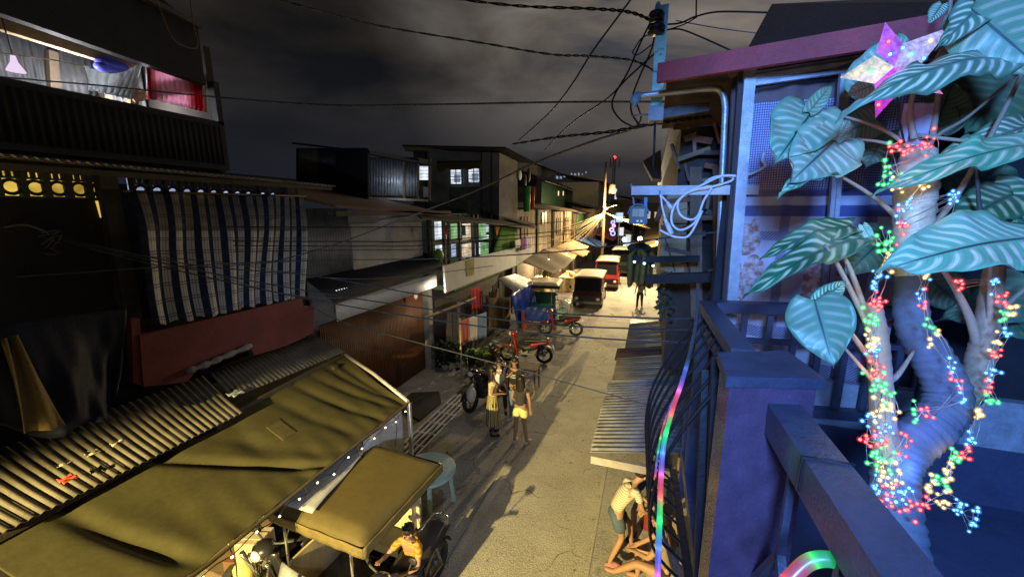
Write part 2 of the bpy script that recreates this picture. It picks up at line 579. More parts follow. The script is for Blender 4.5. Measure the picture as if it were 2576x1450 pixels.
cream_room = room_glow('cream_room_light', (1.0, 0.80, 0.55), 1.0)
tube_on = glow('tube_light_on', (0.92, 0.97, 1.0), 3.0)

def rectX(px0, py0, px1, py1, X):
    my, mx = (py0 + py1) / 2, (px0 + px1) / 2
    a, b = onX(px0, my, X).y, onX(px1, my, X).y
    c, d = onX(mx, py0, X).z, onX(mx, py1, X).z
    return min(a, b), max(a, b), min(c, d), max(c, d)
def polyX(mb, pts, X, th=0.05):
    return mb.prism([onX(px, py, X) for px, py in pts], (-th, 0, 0))
def polyY(mb, pts, Y, th=0.05):
    return mb.prism([onY(px, py, Y) for px, py in pts], (0, th, 0))

# ------------------------------------------------------------------ the dark upper house with washing (far left, third storey)
h1 = thing('upper_house', 'dark third-storey house at the far left with a long lit opening full of washing', 'house', (-7.2, 2.5, 5.6))
b = MB(); b.bx(-6.42, -6.30, -1.5, 4.68, 5.62, 6.33); b.bx(-6.42, -6.30, 4.60, 4.68, 6.29, 6.9)
part('wall', b, navy, h1)
b = MB(); corr(b, (-6.28, -1.5, 5.70), (-6.28, 4.6, 5.70), (-6.28, 4.6, 6.25), (-6.28, -1.5, 6.25), amp=0.004)
part('siding', b, M('black_siding', (0.008, 0.008, 0.009), 0.85), h1)
b = MB(); polyX(b, [(-150, -160), (330, -160), (400, -10), (498, 72), (512, 180), (520, 214), (-150, -20)], -6.22, 0.12)
part('eave_panel', b, navy, h1)
b = MB(); b.prism([(-6.1, -1.5, 8.2), (-6.1, 4.4, 7.5), (-9.5, 4.4, 7.9), (-9.5, -1.5, 8.6)], (0, 0, 0.06)); part('roof', b, galv_dark, h1)
b = MB(); b.bx(-8.9, -8.8, -1.5, 4.7, 5.6, 8.0); b.bx(-8.9, -6.42, 4.60, 4.70, 5.6, 7.4); b.bx(-8.8, -6.42, -1.5, 4.6, 6.18, 6.24)
part('back_wall', b, M('dim_room_wall', (0.045, 0.038, 0.032), 0.9), h1)
b = MB(); p0, p1 = onX(0, 75, -6.75), onX(330, 150, -6.75); b.bar(onX(-60, 40, -6.8), onX(330, 165, -6.8), 0.09, 0.14)
b.bar(onX(330, 160, -6.8), onX(335, 270, -6.8), 0.09, 0.1); b.bar(onX(330, 246, -6.75), onX(520, 212, -6.75), 0.07, 0.12)
b.bar(onX(232, 255, -6.9), onX(236, 310, -6.9), 0.07)
part('beam', b, M('yellow_timber', (0.42, 0.29, 0.15), 0.75, scale=7), h1)
for px in (130, 262):
    b = MB(); b.bar(onX(px, 130, -7.6), onX(px + 10, 300, -7.6), 0.09); part('stud', b, old_wood, h1)
b = MB(); corr(b, (-7.7, 0.2, 6.24), (-7.7, 4.5, 6.24), (-7.7, 4.5, 7.4), (-7.7, 0.2, 7.4), amp=0.01)
part('inner_siding', b, M('attic_siding', (0.10, 0.10, 0.105), 0.6, 0.3), h1)
lamp('attic_lamp', (-6.95, 3.2, 6.62), (0.95, 0.96, 1.0), 46, 0.05)
lamp('attic_lamp', (-7.3, 4.15, 6.6), (0.95, 0.96, 1.0), 40, 0.05)
lamp('attic_lamp', (-6.8, 2.3, 6.84), (0.95, 0.92, 1.0), 3, 0.05)
# washing
def cloth(px, X, fold=0.02, waves=9, nu=40, nv=10, gather=0.0, dz=0.0, rag=0.0):
    """hanging cloth on plane X: px = top-left, top-right, bottom-right, bottom-left pixels"""
    A, B, C_, D = [onX(p[0], p[1], X) for p in px]
    ph = rnd(0, 6)
    def fn(u, v):
        p = A.lerp(B, u).lerp(D.lerp(C_, u), v)
        p = p + Vector((fold * math.sin(u * waves * 6.28 + ph + 0.8 * math.sin(v * 3 + u * 5)) * (0.35 + 0.65 * v), 0, -dz * math.sin(math.pi * u) * (1 - v)))
        p.z += rag * math.sin(u * 47 + ph) * v
        return p
    mb = MB(); mb.grid(fn, nu, nv, thick=0.004)
    return mb
def fabric(name, col, var=0.25, scale=30, rough=0.9, **k):
    return M(name, col, rough, var=var, scale=scale, bump=0.1, spec=0.15, **k)
solo('hanging_cloth', cloth([(212, 165), (366, 143), (330, 250), (222, 226)], -6.5, 0.05, 7, dz=0.14), thin_fabric('white_cloth', (0.75, 0.78, 0.80), 0.6),
     'white gathered cloth hanging on a line in the dark upper house beside the pink curtain', 'cloth')
solo('hanging_cloth', cloth([(366, 145), (374, 145), (384, 252), (372, 250)], -6.52, 0.02, 2, 8), thin_fabric('pale_cloth', (0.6, 0.62, 0.65), 0.6),
     'narrow grey towel hanging between the white cloth and the pink curtain upstairs', 'towel')
def curtain_mat():
    n = N('pink_curtain')
    u, v = n.uv()
    f = n.math('ABSOLUTE', n.math('SUBTRACT', u, 0.42))
    f = n.ramp(f, 0.22, 0.40)
    c = n.mix(f, (0.95, 0.66, 0.78), (0.50, 0.03, 0.05))
    d = n.n('ShaderNodeBsdfDiffuse'); t = n.n('ShaderNodeBsdfTranslucent'); m = n.n('ShaderNodeMixShader'); m.inputs[0].default_value = 0.6
    n.l(c, d.inputs['Color']); n.l(c, t.inputs['Color']); n.l(d.outputs[0], m.inputs[1]); n.l(t.outputs[0], m.inputs[2]); n.l(m.outputs[0], n.out.inputs['Surface'])
    return n.m
solo('window_curtain', cloth([(368, 140), (505, 185), (517, 282), (372, 248)], -6.45, 0.035, 12, 60), curtain_mat(),
     'pink and red gathered curtain glowing in the upper left house opening', 'curtain')
solo('hanging_cloth', cloth([(505, 190), (516, 196), (521, 285), (515, 283)], -6.4, 0.01, 2, 8), fabric('cream_cloth', (0.5, 0.46, 0.38)),
     'cream strip of cloth hanging at the right edge of the red curtain upstairs', 'cloth')
b = MB(); b.ball(onX(285, 165, -6.75), (0.10, 0.19, 0.09)); b.ball(onX(268, 172, -6.75), (0.09, 0.13, 0.07))
solo('plastic_bag', b, fabric('blue_plastic', (0.07, 0.08, 0.42), rough=0.4), 'blue stuffed bag hanging above the white washing upstairs', 'bag')
solo('hanging_cloth', cloth([(221, 110), (236, 116), (262, 146), (225, 150)], -6.95, 0.02, 3, 12), fabric('blue_cloth', (0.08, 0.08, 0.5)),
     'blue cloth draped under the roof timber of the upper house', 'cloth')
solo('hanging_cloth', cloth([(236, 112), (300, 128), (292, 134), (262, 144)], -6.98, 0.02, 3, 12), fabric('grey_white_cloth', (0.5, 0.52, 0.58)),
     'pale grey sheet draped under the roof timber beside the blue cloth', 'cloth')
ls = thing('lamp_shade', 'small white hanging lamp shade at the left edge of the lit upper opening', 'lamp', onX(41, 180, -6.5))
q = onX(41, 180, -6.5)
b = MB(); b.lathe(q, [(0.075, 0), (0.05, 0.05), (0.03, 0.09), (0.018, 0.16), (0.0, 0.16)], 14); part('shade', b, glow('shade_glow', (0.95, 0.75, 1.0), 0.9), ls)
b = MB(); b.tube([q + Vector((0, 0, 0.16)), q + Vector((0.02, -0.03, 0.5))], 0.006, 5); part('cord', b, black_m, ls)
b = MB(); b.tube(smooth_path([onX(-30, 128, -6.45), onX(60, 141, -6.45), onX(130, 150, -6.5), onX(215, 168, -6.5)]), 0.008, 5)
solo('clothes_line', b, fabric('pale_rope', (0.6, 0.58, 0.5)), 'pale washing line stretched across the lit opening upstairs', 'rope')
b = MB(); b.tube(smooth_path([onX(392, -10, -6.0), onX(430, 90, -6.0), onX(470, 118, -6.0), onX(497, 116, -6.0), onX(486, 60, -6.0), onX(478, -10, -6.0)]), 0.008, 5)
solo('hanging_wire', b, M('brown_wire', (0.12, 0.09, 0.06)), 'loose loop of brown wire hanging from the eave of the dark upper house', 'wire')

# ------------------------------------------------------------------ house with breeze blocks and the striped curtain (left, second storey)
h2 = thing('block_house', 'two-storey house with lit breeze block vents above a big striped curtain', 'house', (-7.5, 2.8, 0))
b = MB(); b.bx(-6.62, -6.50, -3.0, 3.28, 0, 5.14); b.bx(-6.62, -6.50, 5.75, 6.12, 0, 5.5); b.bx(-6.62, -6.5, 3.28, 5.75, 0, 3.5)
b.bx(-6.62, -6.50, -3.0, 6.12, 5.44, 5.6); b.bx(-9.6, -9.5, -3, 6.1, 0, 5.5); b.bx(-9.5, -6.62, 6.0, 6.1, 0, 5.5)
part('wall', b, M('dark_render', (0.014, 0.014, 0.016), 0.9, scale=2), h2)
for bb_ in ((-6.50, -6.36, 3.08, 3.26, 2.9, 5.45), (-6.5, -6.38, 5.78, 5.95, 3.0, 5.45)):
    b = MB(); b.bx(*bb_); part('post', b, M('grey_post', (0.045, 0.042, 0.04), 0.9), h2)
def breeze(px0, px1, lit, skip=()):
    y0, y1 = onX(px0, 468, -6.5).y, onX(px1, 468, -6.5).y
    n = max(1, round((y1 - y0) / 0.19)); s = (y1 - y0) / n
    for i in range(n):
        yc = y0 + (i + 0.5) * s
        bb = MB()
        bb.bx(-6.60, -6.49, yc - s / 2, yc - s / 2 + 0.022, 5.14, 5.44)
        bb.bx(-6.60, -6.49, yc + s / 2 - 0.022, yc + s / 2, 5.14, 5.44)
        bb.bx(-6.59, -6.485, yc - s / 2, yc + s / 2, 5.14, 5.16); bb.bx(-6.59, -6.485, yc - s / 2, yc + s / 2, 5.42, 5.44)
        bb.ring((-6.53, yc, 5.255), (1, 0, 0), s * 0.40, 0.018, 14, 6)
        bb.bx(-6.58, -6.492, yc - s / 2, yc + s / 2, 5.345, 5.365)
        for k in range(3):
            bb.bx(-6.58, -6.494, yc - s / 2 + s * (k + 0.5) / 3 - 0.008, yc - s / 2 + s * (k + 0.5) / 3 + 0.008, 5.365, 5.42)
        part('breeze_block', bb, M('block_concrete', (0.06, 0.055, 0.05), 0.9), h2)
    bb = MB(); bb.bx(-6.66, -6.605, y0 + 0.02, y1 - 0.02, 5.15, 5.43); part('lit_room', bb, lit, h2)
breeze(-70, 275, yellow_room)
breeze(335, 640, blue_room)
breeze(650, 700, blue_room)
breeze(702, 737, glow('bright_room', (0.95, 1.0, 0.85), 1.6))
b = MB(); polyX(b, [(243, 505), (273, 504), (286, 605), (270, 575), (256, 550)], -6.47, 0.03); polyX(b, [(272, 605), (289, 603), (291, 612), (276, 613)], -6.47, 0.03)
polyX(b, [(316, 640), (322, 640), (328, 690), (322, 690)], -6.46, 0.03)
part('lit_door_gap', b, glow('door_yellow', (1.0, 0.68, 0.08), 0.75), h2)
for px in (694, 719):
    b = MB(); q = onX(px, 507, -6.3); b.tube([q - Vector((0, 0.09, 0)), q + Vector((0, 0.09, 0))], 0.012, 8); part('tube_lamp', b, tube_on, h2)
b = MB(); corr(b, (-5.7, -2.5, 5.56), (-5.7, 6.25, 5.46), (-6.6, 6.25, 5.52), (-6.6, -2.5, 5.62), amp=0.016, seg=6)
part('awning', b, M('awning_sheet', (0.16, 0.15, 0.15), 0.42, 0.55, var=0.5, scale=3, stain=(0.08, 0.05, 0.04)), h2)
b = MB(); b.bx(-5.78, -5.74, -2.5, 6.2, 5.38, 5.44)
part('awning_batten', b, dark_wood, h2)
# red low wall, torn at the bottom
b = MB(); polyX(b, [(352, 842), (760, 748), (764, 768), (790, 770), (789, 836), (718, 870), (640, 893), (632, 876), (500, 925), (470, 960), (362, 972), (356, 905)], -6.02, 0.10)
part('red_wall', b, red_wall, h2)
b = MB()
pts = smooth_path([onX(468, 934, -5.99), onX(520, 915, -5.97), onX(570, 893, -5.97), onX(632, 868, -5.99)], 5)
b.tube(pts, [0.03 + 0.03 * math.sin(i * 2.1) ** 2 for i in range(len(pts))], 6)
part('broken_edge', b, M('broken_concrete', (0.22, 0.20, 0.18), 0.95, scale=20, bump=0.9), h2)
b = MB(); polyX(b, [(330, 800), (352, 800), (362, 972), (336, 960)], -6.05, 0.1); part('red_return', b, red_wall, h2)
# striped curtain
def stripe_mat():
    n = N('striped_curtain')
    u, v = n.uv()
    x = n.math('FRACT', n.math('MULTIPLY', u, 15.0))
    dark = n.math('LESS_THAN', x, 0.44)
    inner = n.math('LESS_THAN', n.math('FRACT', n.math('MULTIPLY', u, 15.0 * 5)), 0.22)
    y_ = n.math('FRACT', n.math('MULTIPLY', v, 9.5))
    hb = n.math('LESS_THAN', y_, 0.34)
    hl = n.math('LESS_THAN', n.math('FRACT', n.math('MULTIPLY', v, 9.5 * 6)), 0.35)
    cross = n.math('MULTIPLY', hb, hl)
    ln = n.math('MAXIMUM', n.math('MULTIPLY', inner, 0.7), n.math('MULTIPLY', cross, 0.85))
    pale = n.mix(ln, (0.40, 0.41, 0.42), (0.03, 0.035, 0.06))
    navy_ = n.mix(n.math('MULTIPLY', hb, 0.45), (0.016, 0.024, 0.055), (0.03, 0.04, 0.07))
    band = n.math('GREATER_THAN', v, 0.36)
    top = n.mix(0.62, pale, (0.06, 0.05, 0.04))  # shade on the upper part of the curtain mixed into its pale colour
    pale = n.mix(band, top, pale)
    c = n.mix(dark, pale, navy_)
    n.bsdf(c, 0.9, spec=0.1)
    return n.m
def sc_fn(u, v):
    TL, TR = onX(318, 478, -6.30), onX(766, 492, -6.30)
    BL, BR = onX(394, 822, -5.95), onX(764, 746, -5.95)
    ML = onX(345, 620, -6.15)
    Lp = TL.lerp(ML, v * 2) if v < 0.5 else ML.lerp(BL, v * 2 - 1)
    p = Lp.lerp(TR.lerp(BR, v), u)
    p.x += 0.045 * math.sin(u * 46) * (0.4 + 0.6 * v) + 0.04 * math.sin(u * 11 + v * 4) + 0.05 * math.sin(v * 5)
    p.z += 0.02 * math.sin(u * 60) * max(0, v - 0.9) * 10
    return p
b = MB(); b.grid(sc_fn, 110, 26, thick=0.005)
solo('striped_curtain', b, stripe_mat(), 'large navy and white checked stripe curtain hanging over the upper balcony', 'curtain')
b = MB(); b.tube([onX(310, 480, -6.28), onX(770, 493, -6.28)], 0.015, 6)
solo('curtain_pole', b, old_wood, 'thin wooden pole along the top of the striped curtain', 'pole')
# blue tarpaulin over the lower left front
def bt_fn(u, v):
    A, B, C_, D = onX(-60, 820, -5.7), onX(318, 775, -5.75), onX(318, 985, -5.45), onX(-40, 1110, -5.35)
    p = A.lerp(B, u).lerp(D.lerp(C_, u), v)
    sag = math.sin(math.pi * min(1, max(0, (u - 0.15) / 0.85)))
    p.x += 0.14 * math.sin(u * 6.5 - v * 2.2) * v + 0.05 * math.sin(u * u * 17 + v * 5) * v * v + 0.012 * math.sin(u * 40 - v * 9) * v
    p.z -= 0.18 * sag * v * v - 0.05 * math.sin(u * 14) * v
    return p
b = MB(); b.grid(bt_fn, 60, 24, thick=0.004)
solo('tarpaulin', b, M('dark_blue_tarp', (0.006, 0.009, 0.022), 0.62, var=0.4, scale=6, bump=0.3, spec=0.12), 'dark blue plastic tarpaulin hanging in folds at the left edge of the picture', 'tarpaulin')
def yt_fn(u, v):
    A, B, C_, D = onX(0, 850, -5.62), onX(40, 840, -5.62), onX(170, 1070, -5.2), onX(60, 1090, -5.2)
    p = A.lerp(B, u).lerp(D.lerp(C_, u), v); p.x += 0.05 * math.sin(u * 9 + v * 3)
    return p
b = MB(); b.grid(yt_fn, 12, 12, thick=0.004)
solo('hanging_cloth', b, fabric('ochre_cloth', (0.16, 0.12, 0.05)), 'ochre cloth strip hanging in front of the dark blue tarpaulin', 'cloth')

# corrugated porch roof sheets
porch_m = M('porch_sheet', (0.115, 0.104, 0.082), 0.65, 0.15, var=0.35, scale=4, stain=(0.06, 0.045, 0.03), stain_lo=0.62)
def sheet_thing(quad, label, pitch=0.076, amp=0.013, m=porch_m, sag=0.02, cat='roof sheet', name='roof_sheet', group=None):
    mb = MB(); corr(mb, *quad, pitch=pitch, amp=amp, rows=3, sag=sag)
    return solo(name, mb, m, label, cat, group)
FA, FB = onZ(-60, 1372, 2.30), onZ(612, 1036, 2.30)
BA, BB = Vector((-6.05, FA.y - 0.15, 2.66)), Vector((-6.0, FB.y + 0.12, 2.66))
sheet_thing((FA, FB, BB, BA), 'near corrugated porch roof sheet above the brown awning, littered with scraps')
FC, FD = onZ(585, 1000, 2.36), onZ(868, 884, 2.34)
BC, BD = Vector((-6.02, FC.y + 0.05, 2.64)), Vector((-6.05, FD.y - 0.05, 2.62))
sheet_thing((FC, FD, BD, BC), 'far corrugated porch roof sheet under the torn red wall', sag=0.0)
porch = thing('porch_frame', 'dark timber frame holding the corrugated porch roof and the brown awning', 'porch', (-5.2, 3.2, 0))
b = MB(); b.bar(FA + Vector((-0.1, 0, -0.09)), FD + Vector((-0.1, 0, -0.09)), 0.05, 0.06); part('beam', b, dark_wood, porch)
for yy in (1.2, 3.3, 5.4):
    b = MB(); b.bx(-5.32, -5.24, yy - 0.04, yy + 0.04, 0.03, 2.24); part('post', b, dark_wood, porch)
b = MB(); b.bx(-6.4, -5.95, -2, 5.9, 0.05, 2.5); part('shop_front', b, M('shop_dark', (0.03, 0.024, 0.022), 0.8), porch)
for (px, py, cc, lab) in ((171, 1205, (0.55, 0.08, 0.04), 'red printed snack packet lying on the porch roof'), (155, 1168, (0.6, 0.55, 0.48), 'crumpled tan paper scrap beside the red packet on the porch roof'),
                          (230, 1140, (0.55, 0.52, 0.42), 'small pale scrap in the middle of the near porch roof sheet'), (291, 1113, (0.6, 0.56, 0.45), 'small yellowish scrap high on the near porch roof sheet'), (592, 990, (0.45, 0.55, 0.58), 'crumpled pale blue plastic bag lying on the porch roof')):
    q = onZ(px, py, 2.44); s = 0.055 if px != 592 else 0.08
    b = MB(); b.grid(lambda u, v: q + Vector(((u - 0.5) * s * 2, (v - 0.5) * s * 2, 0.012 + 0.018 * math.sin(u * 9 + px) * math.cos(v * 7))), 8, 8, thick=0.003)
    solo('plastic_bag' if px == 592 else 'litter', b, M('litter_%d' % px, cc, 0.5, var=0.5, scale=40), lab, 'bag' if px == 592 else 'litter')
# brown fabric awning
TA, TB = onZ(-70, 1384, 2.16) + Vector((0.05, 0, 0)), onZ(868, 892, 2.24)
TC, TD = onZ(1026, 1010, 2.0), Vector((-3.5, 1.30, 2.0))
def ta_fn(u, v):
    p = TA.lerp(TB, u).lerp(TD.lerp(TC, u), v)
    f = 0.5 + 0.5 * math.sin(math.pi * v)
    d = 0.0
    for (c, wdt, sl, am) in ((0.11, 0.022, 0.05, 0.06), (0.28, 0.018, 0.26, 0.07), (0.17, 0.06, 0.1, 0.03), (0.48, 0.03, -0.02, 0.025), (0.62, 0.025, 0.10, 0.03), (0.72, 0.02, 0.12, 0.035), (0.80, 0.02, 0.14, 0.03), (0.88, 0.018, 0.1, 0.035), (0.94, 0.02, 0.05, 0.04), (0.40, 0.03, 0.2, 0.02)):
        x = (u - c - sl * v) / wdt
        d -= am * math.exp(-x * x)
    p.z += d * f - 0.07 * math.sin(math.pi * v) + 0.006 * math.sin(u * 90 + v * 6) * v * v
    return p
tarp_m = M('brown_tarp', (0.050, 0.046, 0.020), 0.8, var=0.25, scale=2.2, stain=(0.045, 0.038, 0.018), stain_lo=0.50, stain_hi=0.80, bump=0.2, spec=0.2)
aw = thing('fabric_awning', 'long creased brown fabric awning sloping over the shop front at lower left', 'awning', (-4.4, 3.2, 2.0))
b = MB(); b.grid(ta_fn, 320, 36, thick=0.006); part('cover', b, tarp_m, aw)
b = MB(); b.tube(smooth_path([ta_fn(u / 12, 1.0) + Vector((0.01, 0, -0.02)) for u in range(13)], 3), 0.022, 6); part('hem', b, M('dark_hem', (0.07, 0.055, 0.03), 0.8), aw)
for u_ in (0.22, 0.45, 0.68, 0.9):
    p_ = ta_fn(u_, 1.0); b = MB(); b.tube([p_, p_ + Vector((0.03, 0.02, -0.25)), p_ + Vector((-0.05, 0.05, -0.6))], 0.006, 5); part('tie_rope', b, fabric('tie_rope', (0.25, 0.22, 0.16)), aw)
b = MB(); b.grid(lambda u, v: ta_fn(0.535 + 0.055 * u, 0.30 + 0.22 * v) + Vector((0, 0, 0.008)), 10, 8, thick=0.003); part('sewn_patch', b, M('tarp_patch', (0.060, 0.051, 0.022), 0.85, var=0.3, scale=9), aw)
b = MB(); b.tube([TB, TB.lerp(TC, 0.5) + Vector((0, 0, 0.05)), TC + Vector((0, 0, 0.01))], 0.028, 6); part('end_pole', b, M('pale_pole', (0.5, 0.5, 0.52), 0.5, 0.4), aw)
b = MB(); b.bar(TC + Vector((0.02, 0, -0.02)), Vector((TC.x + 0.02, TC.y, 0.0)), 0.05); part('post', b, M('white_pipe', (0.45, 0.46, 0.5), 0.5), aw)
b = MB(); b.bar(TD + Vector((0, 0, -0.03)), Vector((TD.x, TD.y, 0)), 0.05)
part('post', b, M('white_pipe', (0.45, 0.46, 0.5), 0.5), aw)
# white plastic side panel hanging under the end of the awning
def sp_fn(u, v):
    A, B = TC.lerp(TD, 0.04) + Vector((-0.03, 0.0, -0.04)), TC.lerp(TD, 0.28) + Vector((-0.03, 0, -0.04))
    p = A.lerp(B, u); p.z -= v * (1.05 + 0.1 * u)
    p.x += 0.03 * math.sin(u * 9 + v * 4)
    return p
b = MB(); b.grid(sp_fn, 20, 12, thick=0.004)
solo('plastic_sheet', b, M('pale_plastic', (0.42, 0.44, 0.50), 0.4, var=0.3, scale=9), 'pale plastic side sheet hanging below the right end of the brown awning', 'sheet')
# string of small warm bulbs along the awning hem
sl = thing('string_lights', 'string of small warm bulbs along the lower hem of the brown awning', 'string lights', ta_fn(0.5, 1.0))
hp = [ta_fn(0.08 + 0.88 * i / 26, 1.0) + Vector((0.05, 0, -0.07 - 0.03 * math.sin(i * 1.9))) for i in range(27)]
b = MB(); b.tube(smooth_path(hp, 2), 0.005, 4); part('cable', b, black_m, sl)
wb = glow('warm_bulb', (1.0, 0.72, 0.34), 9.0)
for i, q in enumerate(hp):
    if i % 2 == 0:
        b = MB(); b.ball(q + Vector((0, 0, -0.015)), 0.012, 8, 6); part('bulb', b, wb, sl)

# ------------------------------------------------------------------ house with the brown gate
h3 = thing('gate_house', 'two-storey house with plain grey boards above and a brown ribbed gate below', 'house', (-8, 8.3, 0))
b = MB(); b.bx(-6.64, -6.52, 6.15, 10.5, 0, 4.95); b.bx(-9.6, -9.5, 6.15, 10.5, 0, 4.9); b.bx(-9.5, -6.64, 10.38, 10.48, 0, 4.9)
part('wall', b, grey_wall, h3)
y0, y1, z0, z1 = rectX(778, 500, 892, 706, -6.5)
b = MB(); corr(b, (-6.50, 6.18, 3.62), (-6.50, 7.45, 3.62), (-6.50, 7.45, 5.05), (-6.50, 6.18, 5.05), amp=0.014)
part('corrugated_panel', b, M('panel_sheet', (0.17, 0.17, 0.18), 0.5, 0.4, var=0.4, scale=3), h3)
for i, (ya, yb) in enumerate(((7.47, 9.0), (9.01, 10.48))):
    for (za, zb) in ((3.62, 4.17), (4.18, 4.70)):
        b = MB(); b.bx(-6.52, -6.48, ya, yb, za, zb); part('board', b, grey_board, h3)
b = MB(); b.prism([(-6.48, 8.3, 4.71), (-6.48, 10.48, 4.71), (-6.48, 10.48, 4.92), (-6.48, 8.9, 4.80)], (-0.04, 0, 0)); part('board', b, grey_board, h3)
b = MB(); corr(b, (-5.85, 6.1, 3.22), (-5.85, 10.9, 3.28), (-6.55, 10.9, 3.72), (-6.55, 6.1, 3.68), amp=0.01)
part('canopy', b, M('canopy_sheet', (0.028, 0.03, 0.04), 0.55, 0.3), h3)
b = MB(); corr(b, (-5.90, 6.2, 2.80), (-5.90, 10.25, 2.80), (-5.90, 10.25, 3.20), (-5.90, 6.2, 3.16), amp=0.006, pitch=0.05)
part('valance', b, M('white_sheet', (0.52, 0.54, 0.57), 0.6, 0.1, var=0.15, scale=4), h3)
gm = N('gate_brown'); 
_f = gm.noise(3, 5); _c = gm.mix(gm.ramp(_f, 0.3, 0.7), (0.115, 0.048, 0.022), (0.175, 0.078, 0.034))
gm.bsdf(_c, 0.55, bump=gm.noise(40, 3), bs=0.15, spec=0.35)
b = MB(); corr(b, (-6.48, 6.3, 0.11), (-6.48, 10.38, 0.11), (-6.48, 10.38, 2.62), (-6.48, 6.3, 2.62), amp=0.010, pitch=0.062, seg=6)
part('gate', b, gm.m, h3)
b = MB(); b.bx(-6.52, -6.30, 10.40, 10.62, 0, 2.85); part('pillar', b, M('pillar_concrete', (0.30, 0.30, 0.29), 0.9, var=0.3, scale=3, stain=(0.12, 0.12, 0.12)), h3)
b = MB(); b.prism([(-5.6, 6.1, 5.06), (-5.6, 10.7, 4.86), (-9.0, 10.7, 5.5), (-9.0, 6.1, 5.7)], (0, 0, 0.05)); part('roof', b, rust, h3)
b = MB(); b.bx(-5.66, -5.60, 6.1, 10.7, 4.90, 5.0); part('eave_board', b, dark_wood, h3)
q = onX(985, 529, -6.2); b = MB(); b.tube([q + Vector((0, -0.28, 0)), q + Vector((0, 0.28, 0))], 0.018, 8); part('tube_lamp', b, tube_on, h3)
q = onX(858, 728, -6.1); b = MB(); b.tube([q + Vector((0, -0.16, 0)), q + Vector((0, 0.16, 0))], 0.016, 8); part('tube_lamp', b, glow('dim_tube', (0.8, 0.9, 1.0), 1.3), h3)
q = onX(1046, 745, -6.2); b = MB(); b.ball(q, (0.05, 0.05, 0.08)); part('wall_lamp', b, cream_room, h3)
lamp('gate_fill_lamp', (-5.6, 9.9, 2.72), (1.0, 0.8, 0.55), 26, 0.05)  # added fill light near the wall lamp, brightens the brown gate
b = MB(); corr(b, (-6.28, 10.45, 2.75), (-6.28, 11.1, 2.75), (-6.28, 11.1, 3.6), (-6.28, 10.45, 3.6), amp=0.012); part('rusty_panel', b, rust, h3)

# shacks on top
s1 = thing('rooftop_shack', 'dark corrugated rooftop shack behind the eave above the striped curtain', 'shack', (-8.5, 8.2, 5.2))
def slabY(th, px0, py0, px1, py1, Y, m, name, c=False, amp=0.014, pitch=0.076):
    A, B, C_, D = onY(px0, py1, Y), onY(px1, py1, Y), onY(px1, py0, Y), onY(px0, py0, Y)
    mb = MB()
    if c: corr(mb, A, B, C_, D, amp=amp, pitch=pitch)
    else: mb.prism([A, B, C_, D], (0, 0.06, 0))
    return part(name, mb, m, th)
slabY(s1, 745, 372, 925, 500, 9.4, navy, 'wall')
slabY(s1, 752, 373, 800, 440, 9.36, M('yellowish_sheet', (0.16, 0.145, 0.11), 0.6, 0.2), 'siding', True)
slabY(s1, 800, 380, 845, 425, 9.37, galv_dark, 'siding', True)
b = MB(); b.prism([onY(735, 362, 9.2), onY(930, 385, 9.2), onY(930, 385, 12), onY(735, 362, 12)], (0, 0, 0.05)); part('roof', b, navy, s1)
s2 = thing('rooftop_shack', 'rooftop shack with bright ribbed siding lit by a white window at its right end', 'shack', (-8.8, 12.3, 5.0))
slabY(s2, 917, 396, 1050, 498, 12.2, galv_dark, 'wall')
slabY(s2, 918, 398, 1014, 492, 12.13, M('bright_ribbed', (0.42, 0.44, 0.48), 0.45, 0.35, var=0.25), 'siding', True, 0.02, 0.12)
slabY(s2, 1018, 402, 1050, 494, 12.10, M('dull_ribbed', (0.25, 0.26, 0.28), 0.5, 0.35), 'siding', True, 0.02, 0.12)
slabY(s2, 1053, 418, 1077, 452, 12.3, white_room, 'lit_window')
for (px0, px1) in ((1014, 1018), (1050, 1053), (1077, 1082)):
    slabY(s2, px0, 396, px1, 505, 12.05, old_wood, 'post')
b = MB(); b.prism([onY(905, 386, 11.6), onY(1085, 418, 11.6), onY(1085, 405, 13), onY(905, 378, 13)], (0, 0, 0.04)); part('roof', b, galv_dark, s2)
slabY(s2, 1055, 470, 1076, 495, 12.15, grey_board, 'box_panel')
q = onY(975, 497, 12.0); b = MB(); b.bar(onY(917, 497, 12.0), onY(1075, 504, 12.0), 0.08, 0.07); part('sill_beam', b, pale_wood, s2)
lamp('shack_lamp', tuple(onY(985, 470, 11.5)), (0.75, 0.85, 1.0), 9, 0.05)
h5 = thing('top_floor_house', 'grey board top-floor house with two small bright windows under a yellow cloth', 'house', (-8.2, 16.5, 4.2))
Y5 = 16.0
b = MB()
b.prism([onY(1040, 600, Y5), onY(1256, 600, Y5), onY(1256, 384, Y5), onY(1040, 378, Y5)], (0, 0.1, 0))
part('wall', b, M('pale_render', (0.22, 0.215, 0.205), 0.9, var=0.3, scale=1.3, stain=(0.10, 0.095, 0.09)), h5)
P1, P2 = onY(1256, 384, Y5), onY(1256, 600, Y5)
Q1 = onX(1302, 405, P1.x + 0.25); Q2 = onX(1302, 612, P1.x + 0.25)
b = MB(); b.prism([P2, Q2, Q1, P1], (-0.08, 0.02, 0)); part('side_wall', b, M('plank_grey', (0.24, 0.22, 0.19), 0.9, scale=2, stain=(0.1, 0.09, 0.08)), h5)
